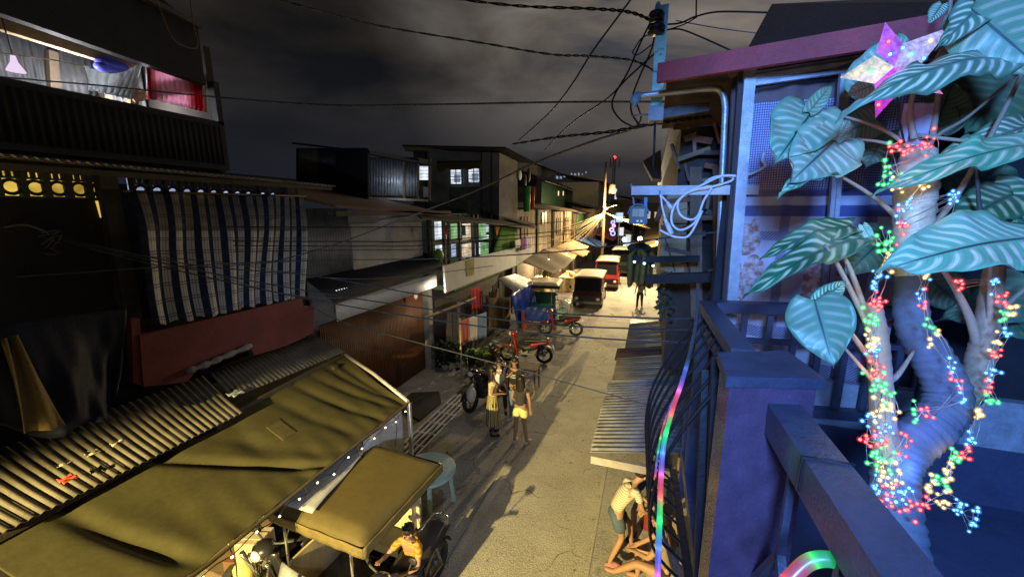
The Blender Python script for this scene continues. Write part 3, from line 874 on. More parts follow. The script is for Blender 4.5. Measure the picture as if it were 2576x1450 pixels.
for (x0, y0_, x1, y1_) in ((1133, 427, 1161, 462), (1178, 424, 1206, 458)):
    slabY(h5, x0, y0_, x1, y1_, Y5 - 0.05, white_room, 'lit_window')
    A, B = onY(x0, y0_, Y5 - 0.09), onY(x1, y1_, Y5 - 0.09)
    b = MB(); b.bx(A.x - 0.05, B.x + 0.05, Y5 - 0.12, Y5 - 0.06, A.z, A.z + 0.05); b.bx(A.x - 0.05, B.x + 0.05, Y5 - 0.12, Y5 - 0.06, B.z - 0.05, B.z)
    b.bx(A.x - 0.05, A.x, Y5 - 0.12, Y5 - 0.06, B.z, A.z); b.bx(B.x, B.x + 0.05, Y5 - 0.12, Y5 - 0.06, B.z, A.z)
    for k in range(1, 4): b.bx(A.x, B.x, Y5 - 0.10, Y5 - 0.075, A.z + (B.z - A.z) * k / 4, A.z + (B.z - A.z) * k / 4 + 0.02)
    b.bx((A.x + B.x) / 2 - 0.012, (A.x + B.x) / 2 + 0.012, Y5 - 0.11, Y5 - 0.07, B.z, A.z)
    part('window_frame', b, M('window_green', (0.12, 0.16, 0.13), 0.7), h5)
    slabY(h5, x0 + 9, y0_ + 12, x1 - 3, y1_ - 3, Y5 - 0.07, glow('dim_cloth_light', (0.35, 0.45, 0.6), 0.5), 'curtain')
b = MB(); b.grid(lambda u, v: onY(1100 + 112 * u, 405 + 20 * v + (6 if u < .2 else 0) * v + 2 * math.sin(u * 20) * v, Y5 - 0.12 - 0.2 * v), 20, 4, thick=0.01)
part('window_cloth', b, fabric('mustard_cloth', (0.15, 0.10, 0.035)), h5)
for px in (1072, 1211, 1236):
    b = MB(); b.bar(onY(px, 382, Y5 - 0.04), onY(px, 600, Y5 - 0.04), 0.05, 0.05); part('batten', b, dark_wood, h5)
slabY(h5, 1130, 470, 1255, 600, Y5 - 0.03, M('lower_panel', (0.10, 0.095, 0.095), 0.9), 'lower_panel')
b = MB(); b.prism([onY(1012, 368, Y5 - 0.6), onY(1272, 374, Y5 - 0.6), onY(1345, 412, Y5 + 1.5), onY(1020, 380, Y5 + 4)], (0, 0, 0.07)); part('roof', b, M('black_roof', (0.02, 0.018, 0.018), 0.8), h5)
b = MB(); b.bx(-6.5, -5.9, 15.5, 17.8, 4.02, 4.12); part('floor_ledge', b, dark_wood, h5)
# clutter at the right end of it: hung things, green and red plastic drums
XR = P1.x + 0.45
for (x0, y0_, x1, y1_, c, nm, lab, cat) in ((1316, 468, 1334, 532, (0.02, 0.19, 0.03), 'plastic_drum', 'tall green plastic bin on the top-floor ledge', 'bin'), (1334, 470, 1345, 524, (0.42, 0.03, 0.02), 'plastic_drum', 'slim red plastic bin on the top-floor ledge beside the green one', 'bin')):
    A = onX((x0 + x1) / 2, y1_, XR); B = onX((x0 + x1) / 2, y0_, XR); r = abs(x1 - x0) / 2 * A.length / 1000 * 1.0
    bb = MB(); hgt = B.z - A.z; bb.lathe(A, [(0, 0), (r * 0.85, 0), (r, hgt), (r * 0.9, hgt), (r * 0.78, 0.03), (0, 0.03)], 16)
    solo(nm, bb, M('drum_%d' % x0, c, 0.5), lab, cat)
for k, (px, py, c, lab) in enumerate(((1308, 440, (0.6, 0.62, 0.6), 'white round basin hung at the end of the top-floor house'), (1320, 455, (0.04, 0.04, 0.08), 'dark shirt hung at the end of the top-floor house'), (1330, 440, (0.03, 0.03, 0.03), 'black bag hung under the top-floor eave'))):
    bb = MB(); q = onX(px, py, XR - 0.1)
    if k == 0: bb.ball(q, (0.06, 0.20, 0.24))
    else: bb.ball(q, (0.08, 0.14, 0.34))
    solo('wash_basin' if k == 0 else 'hanging_bag', bb, M('clutter_%d' % k, c, 0.6), lab, 'basin' if k == 0 else 'bag')

# ------------------------------------------------------------------ house with the white parapet and the lit green balcony
h4 = thing('balcony_house', 'house with a white boarded balcony front and brightly lit green room behind it', 'house', (-7, 14, 0))
XB = -5.6
def parapet_pt(px, py): return onX(px, py, XB)
b = MB(); polyX(b, [(1118, 668), (1196, 647), (1298, 622), (1298, 667), (1196, 706), (1122, 736)], XB, 0.06); part('parapet', b, white_board, h4)
b = MB(); polyX(b, [(1298, 622), (1340, 612), (1340, 640), (1298, 667)], XB - 0.02, 0.06); part('parapet', b, M('worn_board', (0.30, 0.31, 0.34), 0.8, scale=3, stain=(0.12, 0.12, 0.12)), h4)
b = MB(); polyX(b, [(1172, 655), (1193, 650), (1193, 690), (1174, 694)], XB + 0.015, 0.012); part('painted_patch', b, M('olive_patch', (0.22, 0.21, 0.05), 0.8), h4)
b = MB(); b.bx(-7.6, -7.5, 10.9, 18, 2.6, 4.9); b.bx(-7.5, -5.66, 10.9, 18.0, 2.55, 2.7); b.bx(-7.6, -6.3, 10.8, 10.92, 2.6, 4.7)
part('wall', b, M('green_wall', (0.14, 0.20, 0.13), 0.9), h4)
b = MB(); b.bx(-6.62, -6.5, 11.1, 18, 0, 2.55); part('ground_wall', b, M('dark_plank', (0.07, 0.06, 0.055), 0.9, scale=3), h4)
XW = -6.5
for (x0, y0_, x1, y1_, m) in ((1089, 557, 1113, 602, white_room), (1119, 560, 1127, 602, cream_room), (1133, 562, 1152, 600, green_room), (1165, 562, 1184, 602, cream_room), (1205, 562, 1224, 602, green_room), (1216, 566, 1230, 600, white_room),
                              (1090, 616, 1114, 640, white_room), (1163, 612, 1186, 648, cream_room), (1196, 610, 1208, 640, white_room), (1210, 604, 1230, 640, green_room), (1135, 612, 1147, 645, blue_room)):
    a = rectX(x0, y0_, x1, y1_, XW); b = MB(); b.bx(XW - 0.04, XW, *a); part('lit_window', b, m, h4)
for px in (1080, 1117, 1129, 1156, 1190, 1200, 1234, 1300):
    a = onX(px, 600, XW + 0.12); b = MB(); b.bx(a.x - 0.05, a.x + 0.05, a.y - 0.06, a.y + 0.06, 2.65, 4.85); part('post', b, dark_wood, h4)
b = MB(); a0, a1 = onX(1085, 607, XW + 0.1), onX(1240, 606, XW + 0.1); b.bar(a0, a1, 0.06, 0.1); b.bar(onX(1085, 655, XW + 0.1), onX(1240, 650, XW + 0.1), 0.06, 0.08); part('rail', b, dark_wood, h4)
lamp('balcony_room_lamp', (-6.0, 13.2, 4.35), (0.9, 1.0, 0.75), 16, 0.06)
b = MB(); b.prism([onX(1030, 530, -6.6), onX(1062, 552, -5.5), onX(1200, 560, -5.4), onX(1348, 576, -5.2), onX(1330, 555, -6.8), onX(1180, 548, -6.8)], (0, 0, 0.05)); part('roof', b, M('dark_roof', (0.035, 0.03, 0.028), 0.8, scale=3), h4)
b = MB(); b.prism([onX(1262, 546, -5.9), onX(1352, 574, -5.2), onX(1338, 560, -5.9)], (0, 0, 0.04)); part('eave', b, dark_wood, h4)
def cloth_thing(px, X, m, lab, cat='laundry', name='hanging_laundry', **k):
    return solo(name, cloth(px, X, **k), m, lab, cat)
kk = dict(fold=0.02, waves=3, nu=14, nv=6)
cloth_thing([(1160, 566), (1170, 566), (1171, 592), (1161, 592)], -5.85, fabric('denim', (0.08, 0.14, 0.24)), 'blue shirt hanging in the lit balcony opening', **kk)
cloth_thing([(1246, 566), (1262, 566), (1258, 606), (1250, 606)], -5.8, fabric('orange_cloth', (0.55, 0.24, 0.06)), 'orange garment hanging beside the green towel on the balcony', **kk)
cloth_thing([(1262, 566), (1298, 572), (1300, 630), (1240, 640)], -5.75, fabric('green_towel', (0.06, 0.15, 0.03)), 'large green towel hanging at the right end of the lit balcony', **kk)
cloth_thing([(1230, 566), (1243, 566), (1244, 640), (1229, 640)], -5.95, fabric('dark_green_cloth', (0.03, 0.07, 0.02)), 'dark green cloth hanging left of the orange garment', **kk)
cloth_thing([(1118, 566), (1124, 566), (1124, 590), (1118, 590)], -5.8, fabric('red_cloth', (0.4, 0.05, 0.04)), 'small red cloth hanging in the left balcony window', **kk)
b = MB(); q = onX(1103, 642, -6.2); b.ball(q, (0.16, 0.2, 0.2)); solo('plant_pot', b, M('lime_green', (0.12, 0.28, 0.03), 0.6), 'round lime green pot at the left end of the lit balcony', 'pot')
cloth_thing([(1310, 598), (1322, 596), (1323, 626), (1311, 628)], -5.4, fabric('purple_cloth', (0.16, 0.05, 0.26)), 'purple garment hanging past the white parapet', **kk)
cloth_thing([(1322, 594), (1338, 592), (1338, 622), (1324, 624)], -5.4, fabric('lilac_cloth', (0.42, 0.34, 0.52)), 'lilac garment hanging next to the purple one', **kk)
cloth_thing([(1296, 604), (1308, 602), (1308, 622), (1297, 624)], -5.4, fabric('white_small', (0.6, 0.6, 0.6)), 'small white garment hanging at the corner of the parapet', **kk)
# below the parapet: curtains, tarpaulin, washing on the fence
cloth_thing([(1183, 726), (1209, 720), (1212, 778), (1186, 782)], -5.75, fabric('crimson', (0.36, 0.02, 0.035)), 'crimson sheet hanging below the white parapet', 'sheet', 'hanging_sheet', **kk)
cloth_thing([(1228, 748), (1284, 746), (1286, 826), (1232, 830)], -5.6, fabric('tan_cloth', (0.19, 0.115, 0.05), stain=(0.08, 0.05, 0.03)), 'wide tan curtain hanging beside the blue tarpaulin', 'curtain', 'hanging_sheet', **kk)
def tri_fn(u, v):
    A, B, C_, D = onX(1282, 742, -5.0), onX(1346, 705, -4.7), onX(1348, 775, -4.75), onX(1306, 848, -4.95)
    p = A.lerp(B, u).lerp(D.lerp(C_, u), v)
    if v > 0.4: p.z += (v - 0.4) * 0.9 * math.sin(math.pi * u)
    p.x += 0.05 * math.sin(u * 10 + v * 4) + 0.03 * math.sin(u * 25)
    return p
b = MB(); b.grid(tri_fn, 24, 16, thick=0.005)
solo('tarpaulin', b, M('bright_blue_tarp', (0.02, 0.07, 0.52), 0.35, var=0.3, scale=5, spec=0.5), 'bright blue tarpaulin hanging in a point beside the parked tricycle', 'tarpaulin')
b = MB(); corr(b, onX(1250, 700, -5.4), onX(1300, 738, -4.9), onX(1345, 706, -4.8), onX(1296, 688, -5.5), pitch=0.1, amp=0.012)
solo('roof_sheet', b, galv, 'grey metal lean-to sheet above the blue tarpaulin', 'roof sheet')
for (x0, x1, c, lab) in ((1160, 1180, (0.50, 0.13, 0.12), 'coral towel hung over the yard line by the pole'), (1180, 1200, (0.55, 0.54, 0.55), 'white printed towel hung between the coral and blue ones'), (1200, 1223, (0.17, 0.25, 0.46), 'blue towel hung at the right end of the yard line')):
    t = (x0 - 1160) / 63; top = 822 - 22 * t - 6; bot = 862 - 15 * t
    cloth_thing([(x0, top - 10), (x1, top - 18), (x1 + 1, bot - 8 + 4), (x0 + 1, bot)], -5.25, fabric('towel_%d' % x0, c), lab, 'towel', 'hanging_towel', fold=0.012, waves=2, nu=12, nv=6)
b = MB(); b.bar(onX(1157, 800, -5.2), Vector((-5.2, onX(1157, 800, -5.2).y, 0)), 0.035); solo('line_post', b, pale_wood, 'thin pale wooden post at the left end of the yard washing line', 'post')
b = MB(); b.tube([onX(1065, 800, -6.1), onX(1120, 780, -5.9), onX(1196, 748, -5.7)], [0.05, 0.05, 0.04], 8); solo('timber_pole', b, old_wood, 'crooked wooden pole leaning under the white parapet', 'pole')
fz = thing('plank_fence', 'dark upright plank fence behind the washing below the white parapet', 'fence', (-5.95, 12.5, 0))
for i in range(14):
    b = MB(); yy = 10.9 + i * 0.36; h_ = 1.9 + rnd(-0.25, 0.15); b.bx(-6.0, -5.95, yy, yy + 0.3, 0, h_); part('plank', b, M('fence_%d' % (i % 3), ((0.09, 0.08, 0.075), (0.05, 0.05, 0.052), (0.15, 0.14, 0.13))[i % 3], 0.9), fz)
# washing rack right of the tarpaulin
for k, (px, c, lab) in enumerate(((1312, (0.45, 0.10, 0.06), 'rust red garment hanging under the blue tarpaulin'), (1322, (0.55, 0.28, 0.30), 'pink garment hanging beside the rust red one'), (1333, (0.45, 0.45, 0.47), 'light grey garment hanging beside the pink one'), (1341, (0.08, 0.08, 0.1), 'dark garment hanging nearest the parked red motorbike'))):
    cloth_thing([(px, 782 - k), (px + 9, 780 - k), (px + 10, 838 - 4 * k), (px + 1, 842 - 4 * k)], -4.85, fabric('rack_%d' % k, c), lab, fold=0.015, waves=2, nu=8, nv=6)
# potted plants in the yard
def leafy(name, lab, base, h_, r_, n, col, cat='plant', pot=None):
    t = thing(name, lab, cat, base)
    m = MB()
    base = Vector(base)
    for i in range(n):
        an = rnd(0, 6.28); el = rnd(0.2, 1.4); q = base + Vector((math.cos(an) * rnd(0, r_ * 0.5), math.sin(an) * rnd(0, r_ * 0.5), rnd(0.15, 0.75) * h_))
        d = Vector((math.cos(an) * math.cos(el), math.sin(an) * math.cos(el), math.sin(el) * 0.8)); s_ = rnd(0.5, 1.0) * r_ * 0.8
        side = d.cross(Vector((0, 0, 1))).normalized() * s_ * 0.22
        e = q + d * s_ + Vector((0, 0, -0.25 * s_)); mid = q + d * s_ * 0.5 + Vector((0, 0, 0.05 * s_))
        m.add([q, mid + side, e, mid - side], [(0, 1, 2, 3)])
    part('foliage', m, M('leaf_' + str(col), col, 0.6, var=0.5, scale=8), t)
    b2 = MB()
    for i in range(5): b2.tube([base + Vector((rnd(-.03, .03), rnd(-.03, .03), 0.05)), base + Vector((rnd(-1, 1) * r_ * 0.4, rnd(-1, 1) * r_ * 0.4, h_ * 0.7))], 0.008, 4)
    part('stem', b2, M('stem_green', (0.06, 0.07, 0.03), 0.8), t)
    if pot:
        b3 = MB(); b3.lathe(base, [(0, 0.0), (pot * 0.7, 0.0), (pot, pot * 1.5), (pot * 0.9, pot * 1.5), (pot * 0.85, pot * 1.3), (0, pot * 1.3)], 16)
        part('pot', b3, M('pot_grey', (0.30, 0.31, 0.33), 0.7), t)
    return t
q = onZ(1195, 935, 0.0); leafy('potted_plant', 'bushy green potted plant below the hung towels', (q.x, q.y, 0), 0.9, 0.5, 130, (0.07, 0.12, 0.03), pot=0.14)
q = onZ(1120, 930, 0.0); leafy('potted_plant', 'dark leafy plant beside the concrete gate pillar', (q.x, q.y, 0), 1.2, 0.5, 130, (0.035, 0.06, 0.025), pot=0.15)
q = onZ(1155, 925, 0.0); leafy('potted_plant', 'dark shrub between the pillar plant and the bushy one', (q.x, q.y, 0), 1.0, 0.45, 110, (0.04, 0.07, 0.03), pot=0.14)
q = onZ(1180, 945, 0.0); 
t = thing('rubbish_heap', 'heap of pale plastic bottles and bags in front of the potted plants', 'rubbish', (q.x, q.y, 0))
for i in range(24):
    b = MB(); b.ball((q.x + rnd(-0.45, 0.45), q.y + rnd(-0.35, 0.35), rnd(0.05, 0.30)), (rnd(0.03, 0.09), rnd(0.03, 0.09), rnd(0.03, 0.08)), 7, 5)
    part('plastic_item', b, M('junk_%d' % (i % 4), ((0.5, 0.5, 0.52), (0.3, 0.33, 0.4), (0.12, 0.11, 0.1), (0.42, 0.36, 0.3))[i % 4], 0.5), t)
for (px, py, c, lab) in ((1245, 868, (0.16, 0.22, 0.34), 'blue sack slumped beside the nearest red motorbike'), (1250, 880, (0.36, 0.26, 0.14), 'tan sack in front of the blue one by the motorbike')):
    q = onZ(px, py + 18, 0.0); b = MB(); b.ball(q + Vector((0, 0, 0.2)), (0.24, 0.2, 0.28)); b.ball(q + Vector((0.1, -0.05, 0.1)), (0.2, 0.2, 0.16))
    solo('sack', b, fabric('sack_%d' % px, c, 0.5, 8), lab, 'sack')
# ================================================================== vehicles
rubber = M('rubber', (0.016, 0.016, 0.017), 0.75, var=0.2, scale=20)
chrome = M('chrome', (0.55, 0.56, 0.58), 0.18, 0.95, var=0.1, bump=0)
engine_m = M('engine_metal', (0.13, 0.13, 0.135), 0.45, 0.6, scale=20)
seat_m = M('seat_vinyl', (0.02, 0.02, 0.022), 0.45, var=0.2, scale=14)
glass_d = M('dark_glass', (0.012, 0.013, 0.016), 0.12, var=0.1, bump=0, spec=0.6)
lens_red = M('red_lens', (0.4, 0.02, 0.02), 0.2, bump=0)
lens_white = M('white_lens', (0.7, 0.72, 0.75), 0.12, bump=0, spec=0.7)
def xf(mb, T):
    mb.v = [T @ p for p in mb.v]; return mb
def bike(root, T, paint, seatc=None, plate=None, style=0):
    """underbone motorcycle, local x forward, origin on the ground half way between the wheels"""
    def P(name, mb, m, par=None): return part(name, xf(mb, T), m, par or root)
    for x, nm in ((0.62, 'front'), (-0.62, 'rear')):
        b = MB(); b.ring((x, 0, 0.29), (0, 1, 0), 0.235, 0.055, 24, 8); wh = P('wheel', b, rubber)
        b = MB(); b.ring((x, 0, 0.29), (0, 1, 0), 0.20, 0.014, 20, 6); b.cyl((x, -0.05, 0.29), (x, 0.05, 0.29), 0.05)
        for k in range(5):
            a = k * 1.2566; b.bar((x, 0, 0.29), (x + 0.2 * math.cos(a), 0, 0.29 + 0.2 * math.sin(a)), 0.025, 0.02)
        P('rim', b, engine_m, wh)
    b = MB()
    for s in (-1, 1): b.tube([(0.62, 0.075 * s, 0.29), (0.44, 0.075 * s, 0.80)], 0.02, 6)
    b.tube([(0.45, -0.075, 0.78), (0.45, 0.075, 0.78)], 0.02, 6); b.tube([(0.46, 0, 0.74), (0.37, 0, 0.98)], 0.025, 6)
    P('fork', b, chrome)
    b = MB(); b.grid(lambda u, v: (0.62 + 0.315 * math.cos(0.3 + 2.2 * u), (v - 0.5) * 0.13, 0.29 + 0.315 * math.sin(0.3 + 2.2 * u) - 0.02 * (2 * v - 1) ** 2), 10, 4, thick=0.006); P('front_fender', b, paint)
    # leg shield and nose
    b = MB(); b.grid(lambda u, v: (0.40 - 0.16 * u + 0.07 * math.cos((v - 0.5) * 3.0), (v - 0.5) * (0.42 - 0.06 * u), 0.95 - 0.70 * u), 10, 8, thick=0.03); P('leg_shield', b, paint)
    b = MB(); b.ball((0.42, 0, 0.98), (0.13, 0.15, 0.10), 12, 8); P('cowl', b, paint)
    b = MB(); b.ball((0.53, 0, 0.97), (0.05, 0.09, 0.065), 10, 7); P('headlight', b, lens_white)
    b = MB(); b.tube([(0.26, 0.36, 1.05), (0.33, 0.22, 1.04), (0.37, 0, 1.0), (0.33, -0.22, 1.04), (0.26, -0.36, 1.05)], 0.013, 6); P('handlebar', b, engine_m)
    for s in (-1, 1):
        b = MB(); b.tube([(0.25, 0.37 * s, 1.05), (0.29, 0.26 * s, 1.05)], 0.02, 6); P('grip', b, rubber)
        b = MB(); b.tube([(0.30, 0.25 * s, 1.05), (0.27, 0.31 * s, 1.22)], 0.007, 5); b.ball((0.265, 0.33 * s, 1.25), (0.015, 0.06, 0.045), 10, 6); P('mirror', b, seat_m)
    # frame spine, side covers, tail
    b = MB(); b.tube([(0.28, 0, 0.60), (0.0, 0, 0.50), (-0.25, 0, 0.58), (-0.74, 0, 0.72)], [0.09, 0.15, 0.15, 0.07], 10); P('body', b, seat_m)
    b = MB()
    for s in (-1, 1): b.grid(lambda u, v: (-0.15 - 0.62 * u, s * (0.165 - 0.08 * u + 0.01 * math.sin(v * 3)), 0.56 + 0.16 * u + v * (0.12 - 0.06 * u)), 8, 4, thick=0.01)
    P('side_cover', b, paint)
    b = MB(); b.grid(lambda u, v: (0.06 - 0.82 * u, (v - 0.5) * (0.28 + 0.06 * math.sin(u * 3)), 0.755 + 0.06 * u * u + 0.05 * math.sin(min(1, u * 1.4) * 3.1) * 0.4 - 0.05 * (2 * v - 1) ** 2), 14, 8, thick=0.07); P('seat', b, seatc or seat_m)
    b = MB(); b.bx(-0.08, 0.16, -0.11, 0.11, 0.24, 0.46); b.cyl((0.13, 0, 0.33), (0.3, 0, 0.38), 0.075, 0.065); b.cyl((0.02, -0.14, 0.32), (0.02, 0.14, 0.32), 0.10); P('engine', b, engine_m)
    b = MB(); b.tube([(0.2, -0.12, 0.3), (0.0, -0.16, 0.22), (-0.25, -0.17, 0.25)], 0.02, 7); b.tube([(-0.25, -0.17, 0.25), (-0.8, -0.18, 0.40)], [0.035, 0.05], 9); P('exhaust', b, chrome)
    b = MB()
    for s in (-1, 1): b.bar((-0.05, 0.10 * s, 0.33), (-0.62, 0.10 * s, 0.29), 0.03, 0.04); b.tube([(-0.58, 0.13 * s, 0.33), (-0.48, 0.12 * s, 0.68)], 0.024, 6)
    P('swing_arm', b, engine_m)
    b = MB(); b.grid(lambda u, v: (-0.62 + 0.33 * math.cos(1.3 + 1.6 * u), (v - 0.5) * 0.14, 0.29 + 0.33 * math.sin(1.3 + 1.6 * u)), 8, 3, thick=0.008); P('rear_fender', b, seat_m)
    b = MB(); b.ball((-0.80, 0, 0.76), (0.04, 0.08, 0.04), 8, 6); P('taillight', b, lens_red)
    b = MB(); b.tube([(-0.30, 0.14, 0.80), (-0.80, 0.12, 0.86), (-0.88, 0, 0.86), (-0.80, -0.12, 0.86), (-0.30, -0.14, 0.80)], 0.011, 6); P('grab_rail', b, chrome)
    if plate:
        b = MB(); b.box((-0.92, 0, 0.56), (0.012, 0.20, 0.16), rot=Euler((0, 0.3, 0))); P('number_plate', b, plate)
    b = MB(); b.tube([(-0.02, 0.08, 0.22), (-0.08, 0.28, 0.03), (0.02, 0.30, 0.01)], 0.011, 5); P('kick_stand', b, engine_m)
def bike_T(F, Rr, lean=-0.12):
    """F, Rr: wheel contact points; the heading comes from them, the size is real"""
    F, Rr = Vector(F), Vector(Rr)
    c = (F + Rr) / 2; d = F - Rr
    return (c.x, c.y, 0), math.atan2(d.y, d.x), lean
def make_bike(label, F, Rr, paint, lean=0.10, **k):
    loc, rz, ln = bike_T(F, Rr)
    t = thing('motorbike', label, 'motorbike', loc, rz, 'motorbikes parked along the left of the street')
    T = WM[t.name] @ Matrix.Rotation(lean, 4, 'X')
    bike(t, T, paint, **k)
    return t
red_p = M('red_gloss', (0.26, 0.010, 0.014), 0.25, var=0.1, bump=0.02, spec=0.6)
dk_p = M('black_gloss', (0.02, 0.02, 0.024), 0.25, var=0.1, bump=0.02, spec=0.6)
white_p = M('white_gloss', (0.55, 0.56, 0.58), 0.3, var=0.1, bump=0.02, spec=0.5)
plate_m = M('plate_white', (0.6, 0.66, 0.7), 0.4, bump=0)
make_bike('red motorbike with black seat parked crosswise nearest the four girls', onZ(1274, 908, 0), onZ(1371, 914, 0), red_p, plate=plate_m)
make_bike('red and black motorbike parked in front of the blue-covered tricycle', onZ(1364, 842, 0), onZ(1456, 845, 0), red_p, plate=plate_m)
make_bike('black motorbike with a white bag on its handlebar that a girl sits on', onZ(1176, 1042, 0), onZ(1268, 985, 0), dk_p)
# ---- tricycle: motorcycle with a roofed sidecar; local -y is its front, x to its left seen from ahead
def tricycle(t, T, roof_m, body_m, trim_m, hood_m, bike_paint, bike_side, front_cover=None):
    def P(name, mb, m, par=None): return part(name, xf(mb, T), m, par or t)
    hw, f, r, ox = 0.50, -0.55, 0.70, -0.12
    T0 = T; T = T @ Matrix.Translation((ox, 0, 0))
    b = MB()
    def rf(u, v):
        x = (u - 0.5) * 1.36 - ox; yy = f - 0.12 + v * (r - f + 0.24)
        e = max(abs(u - 0.5) * 2, abs(v - 0.5) * 2)
        return (x, yy, 1.76 - 0.10 * max(0, e - 0.82) / 0.18 - 0.03 * (2 * u - 1) ** 2 + 0.006 * math.sin(u * 9 + v * 5))
    b.grid(rf, 24, 24, thick=0.015); P('roof', b, roof_m)
    b = MB()
    per = [(sx_ * 0.68 - ox, yy_) for sx_, yy_ in ((-1, f - 0.12), (1, f - 0.12), (1, r + 0.12), (-1, r + 0.12), (-1, f - 0.12))]
    for i in range(4):
        (x0, y0), (x1, y1) = per[i], per[i + 1]
        b.grid(lambda u, v: (x0 + (x1 - x0) * u + 0.004 * math.sin(u * 40) * v * (1 if i % 2 else 0), y0 + (y1 - y0) * u + 0.004 * math.sin(u * 40) * v * (0 if i % 2 else 1), 1.665 - 0.12 * v + 0.003 * math.sin(u * 25)), 30, 3, thick=0.008)
    P('roof_fringe', b, trim_m)
    b = MB()
    b.bx(-hw, hw, f, r, 0.32, 0.37); P('floor', b, engine_m)
    for (x, yy, zb) in ((-hw, f, 0.35), (hw, f, 0.35), (-hw, r, 0.35), (hw, r, 0.35)):
        b = MB(); b.tube([(x, yy, zb), (x, yy, 1.70)], 0.016, 6); P('post', b, chrome)
    b = MB(); b.grid(lambda u, v: ((u - 0.5) * 1.0, f - 0.28 * math.sin(math.pi * min(1, 0.25 + v * 0.6)) * (1 - (2 * u - 1) ** 2 * 0.35), 0.36 + 0.62 * v), 14, 10, thick=0.02); P('front_hood', b, hood_m)
    b = MB(); b.bx(-hw, -hw + 0.03, f, r, 0.36, 0.92); b.bx(-hw, hw, r - 0.03, r, 0.37, 1.15); P('side_panel', b, body_m)
    b = MB(); b.bx(-hw + 0.05, hw - 0.05, r - 0.45, r - 0.05, 0.55, 0.68); P('bench', b, seat_m)
    b = MB(); b.bx(-hw + 0.05, hw - 0.05, r - 0.13, r - 0.04, 0.69, 1.10); P('bench_back', b, body_m)
    b = MB(); b.ring((-hw - 0.08, 0.25, 0.27), (1, 0, 0), 0.225, 0.045, 20, 8); wh = P('wheel', b, rubber)
    b = MB(); b.ring((-hw - 0.08, 0.25, 0.27), (1, 0, 0), 0.16, 0.03, 18, 6); P('rim', b, chrome, wh)
    bike(t, T0 @ Matrix.Translation((bike_side, 0.0, 0)) @ Matrix.Rotation(R(-90), 4, 'Z'), bike_paint)
    b = MB(); b.tube([(-0.4, 0.3, 0.35), (bike_side, 0.3, 0.4)], 0.02, 6); b.tube([(0.3, -0.3, 0.35), (bike_side, -0.25, 0.45)], 0.02, 6); P('coupling', b, engine_m)
# foreground tricycle facing the camera
t1 = thing('tricycle', 'roofed tricycle with a tan canvas top in the foreground beside the white round table', 'tricycle', (-3.18, 3.45, 0))
tan_roof = M('tan_canvas', (0.088, 0.070, 0.024), 0.65, var=0.2, scale=2.2, stain=(0.085, 0.06, 0.02), stain_lo=0.5, stain_hi=0.7, bump=0.15, spec=0.25)
tricycle(t1, WM[t1.name] @ Matrix.Rotation(R(-3), 4, 'Z'), tan_roof, M('cream_panel', (0.5, 0.42, 0.25), 0.5), M('dark_fringe', (0.13, 0.10, 0.035), 0.7, var=0.3, scale=9), M('silver_hood', (0.34, 0.36, 0.42), 0.3, 0.35), dk_p, 0.64)
b = MB(); b.grid(lambda u, v: (-3.80 + 0.52 * u * (1 - 0.45 * v), 2.85 + 1.25 * v, 1.785 + 0.012 * math.sin(v * 9)), 8, 14, thick=0.004)
part('roof_patch', b, M('bare_roof', (0.36, 0.37, 0.40), 0.5, var=0.2, scale=6), t1)
# bikes parked at the very bottom left, mostly under the awning
make_bike('dark motorbike with a round chrome headlight parked left of the tan tricycle', (-4.12, 2.72, 0), (-4.02, 3.96, 0), dk_p, lean=0.1)
make_bike('dark motorbike half hidden under the brown awning behind the cartons', (-4.68, 2.95, 0), (-4.74, 4.2, 0), M('graphite_gloss', (0.035, 0.036, 0.04), 0.3), lean=0.1)
for (px, py, z, s, c, nm, lab, cat) in ((640, 1345, 0.9, (0.34, 0.28, 0.3), (0.42, 0.36, 0.27), 'carton', 'pale carton standing uppermost under the awning hem', 'carton'), (618, 1385, 0.62, (0.36, 0.34, 0.32), (0.16, 0.075, 0.035), 'carton', 'brown carton standing in front of the pale one under the awning', 'carton')):
    q = onZ(px, py, z); b = MB(); b.box((q.x, q.y, z - s[2] / 2), s, 0.3); b.box((q.x, q.y - 0.02, z + 0.01), (s[0] * 0.98, s[1] * 0.4, 0.012), 0.3)
    b2 = solo(nm, b, M('carton_%d' % px, c, 0.85), lab, cat)
q = onZ(612, 1412, 0.75)
b = MB(); b.lathe((q.x, q.y, 0.45), [(0, 0), (0.11, 0), (0.12, 0.06), (0.12, 0.24), (0.05, 0.31), (0.04, 0.36), (0, 0.36)], 14); solo('water_jug', b, M('jug_yellow', (0.55, 0.48, 0.18), 0.5), 'pale yellow plastic jug beside the brown carton', 'jug')
q = onZ(608, 1412, 0.3); b = MB(); b.bx(q.x - 0.3, q.x + 0.35, q.y - 0.3, q.y + 0.75, 0.0, 0.44); b.bx(q.x - 0.34, q.x + 0.39, q.y - 0.34, q.y + 0.79, 0.441, 0.465); solo('low_counter', b, old_wood, 'low wooden counter under the awning holding cartons and a jug', 'counter')
b = MB(); b.tube([onZ(608, 1388, 1.1), onZ(668, 1470, 0.5)], 0.028, 8); solo('steel_pipe', b, chrome, 'short shiny steel pipe leaning beside the yellow jug', 'pipe')
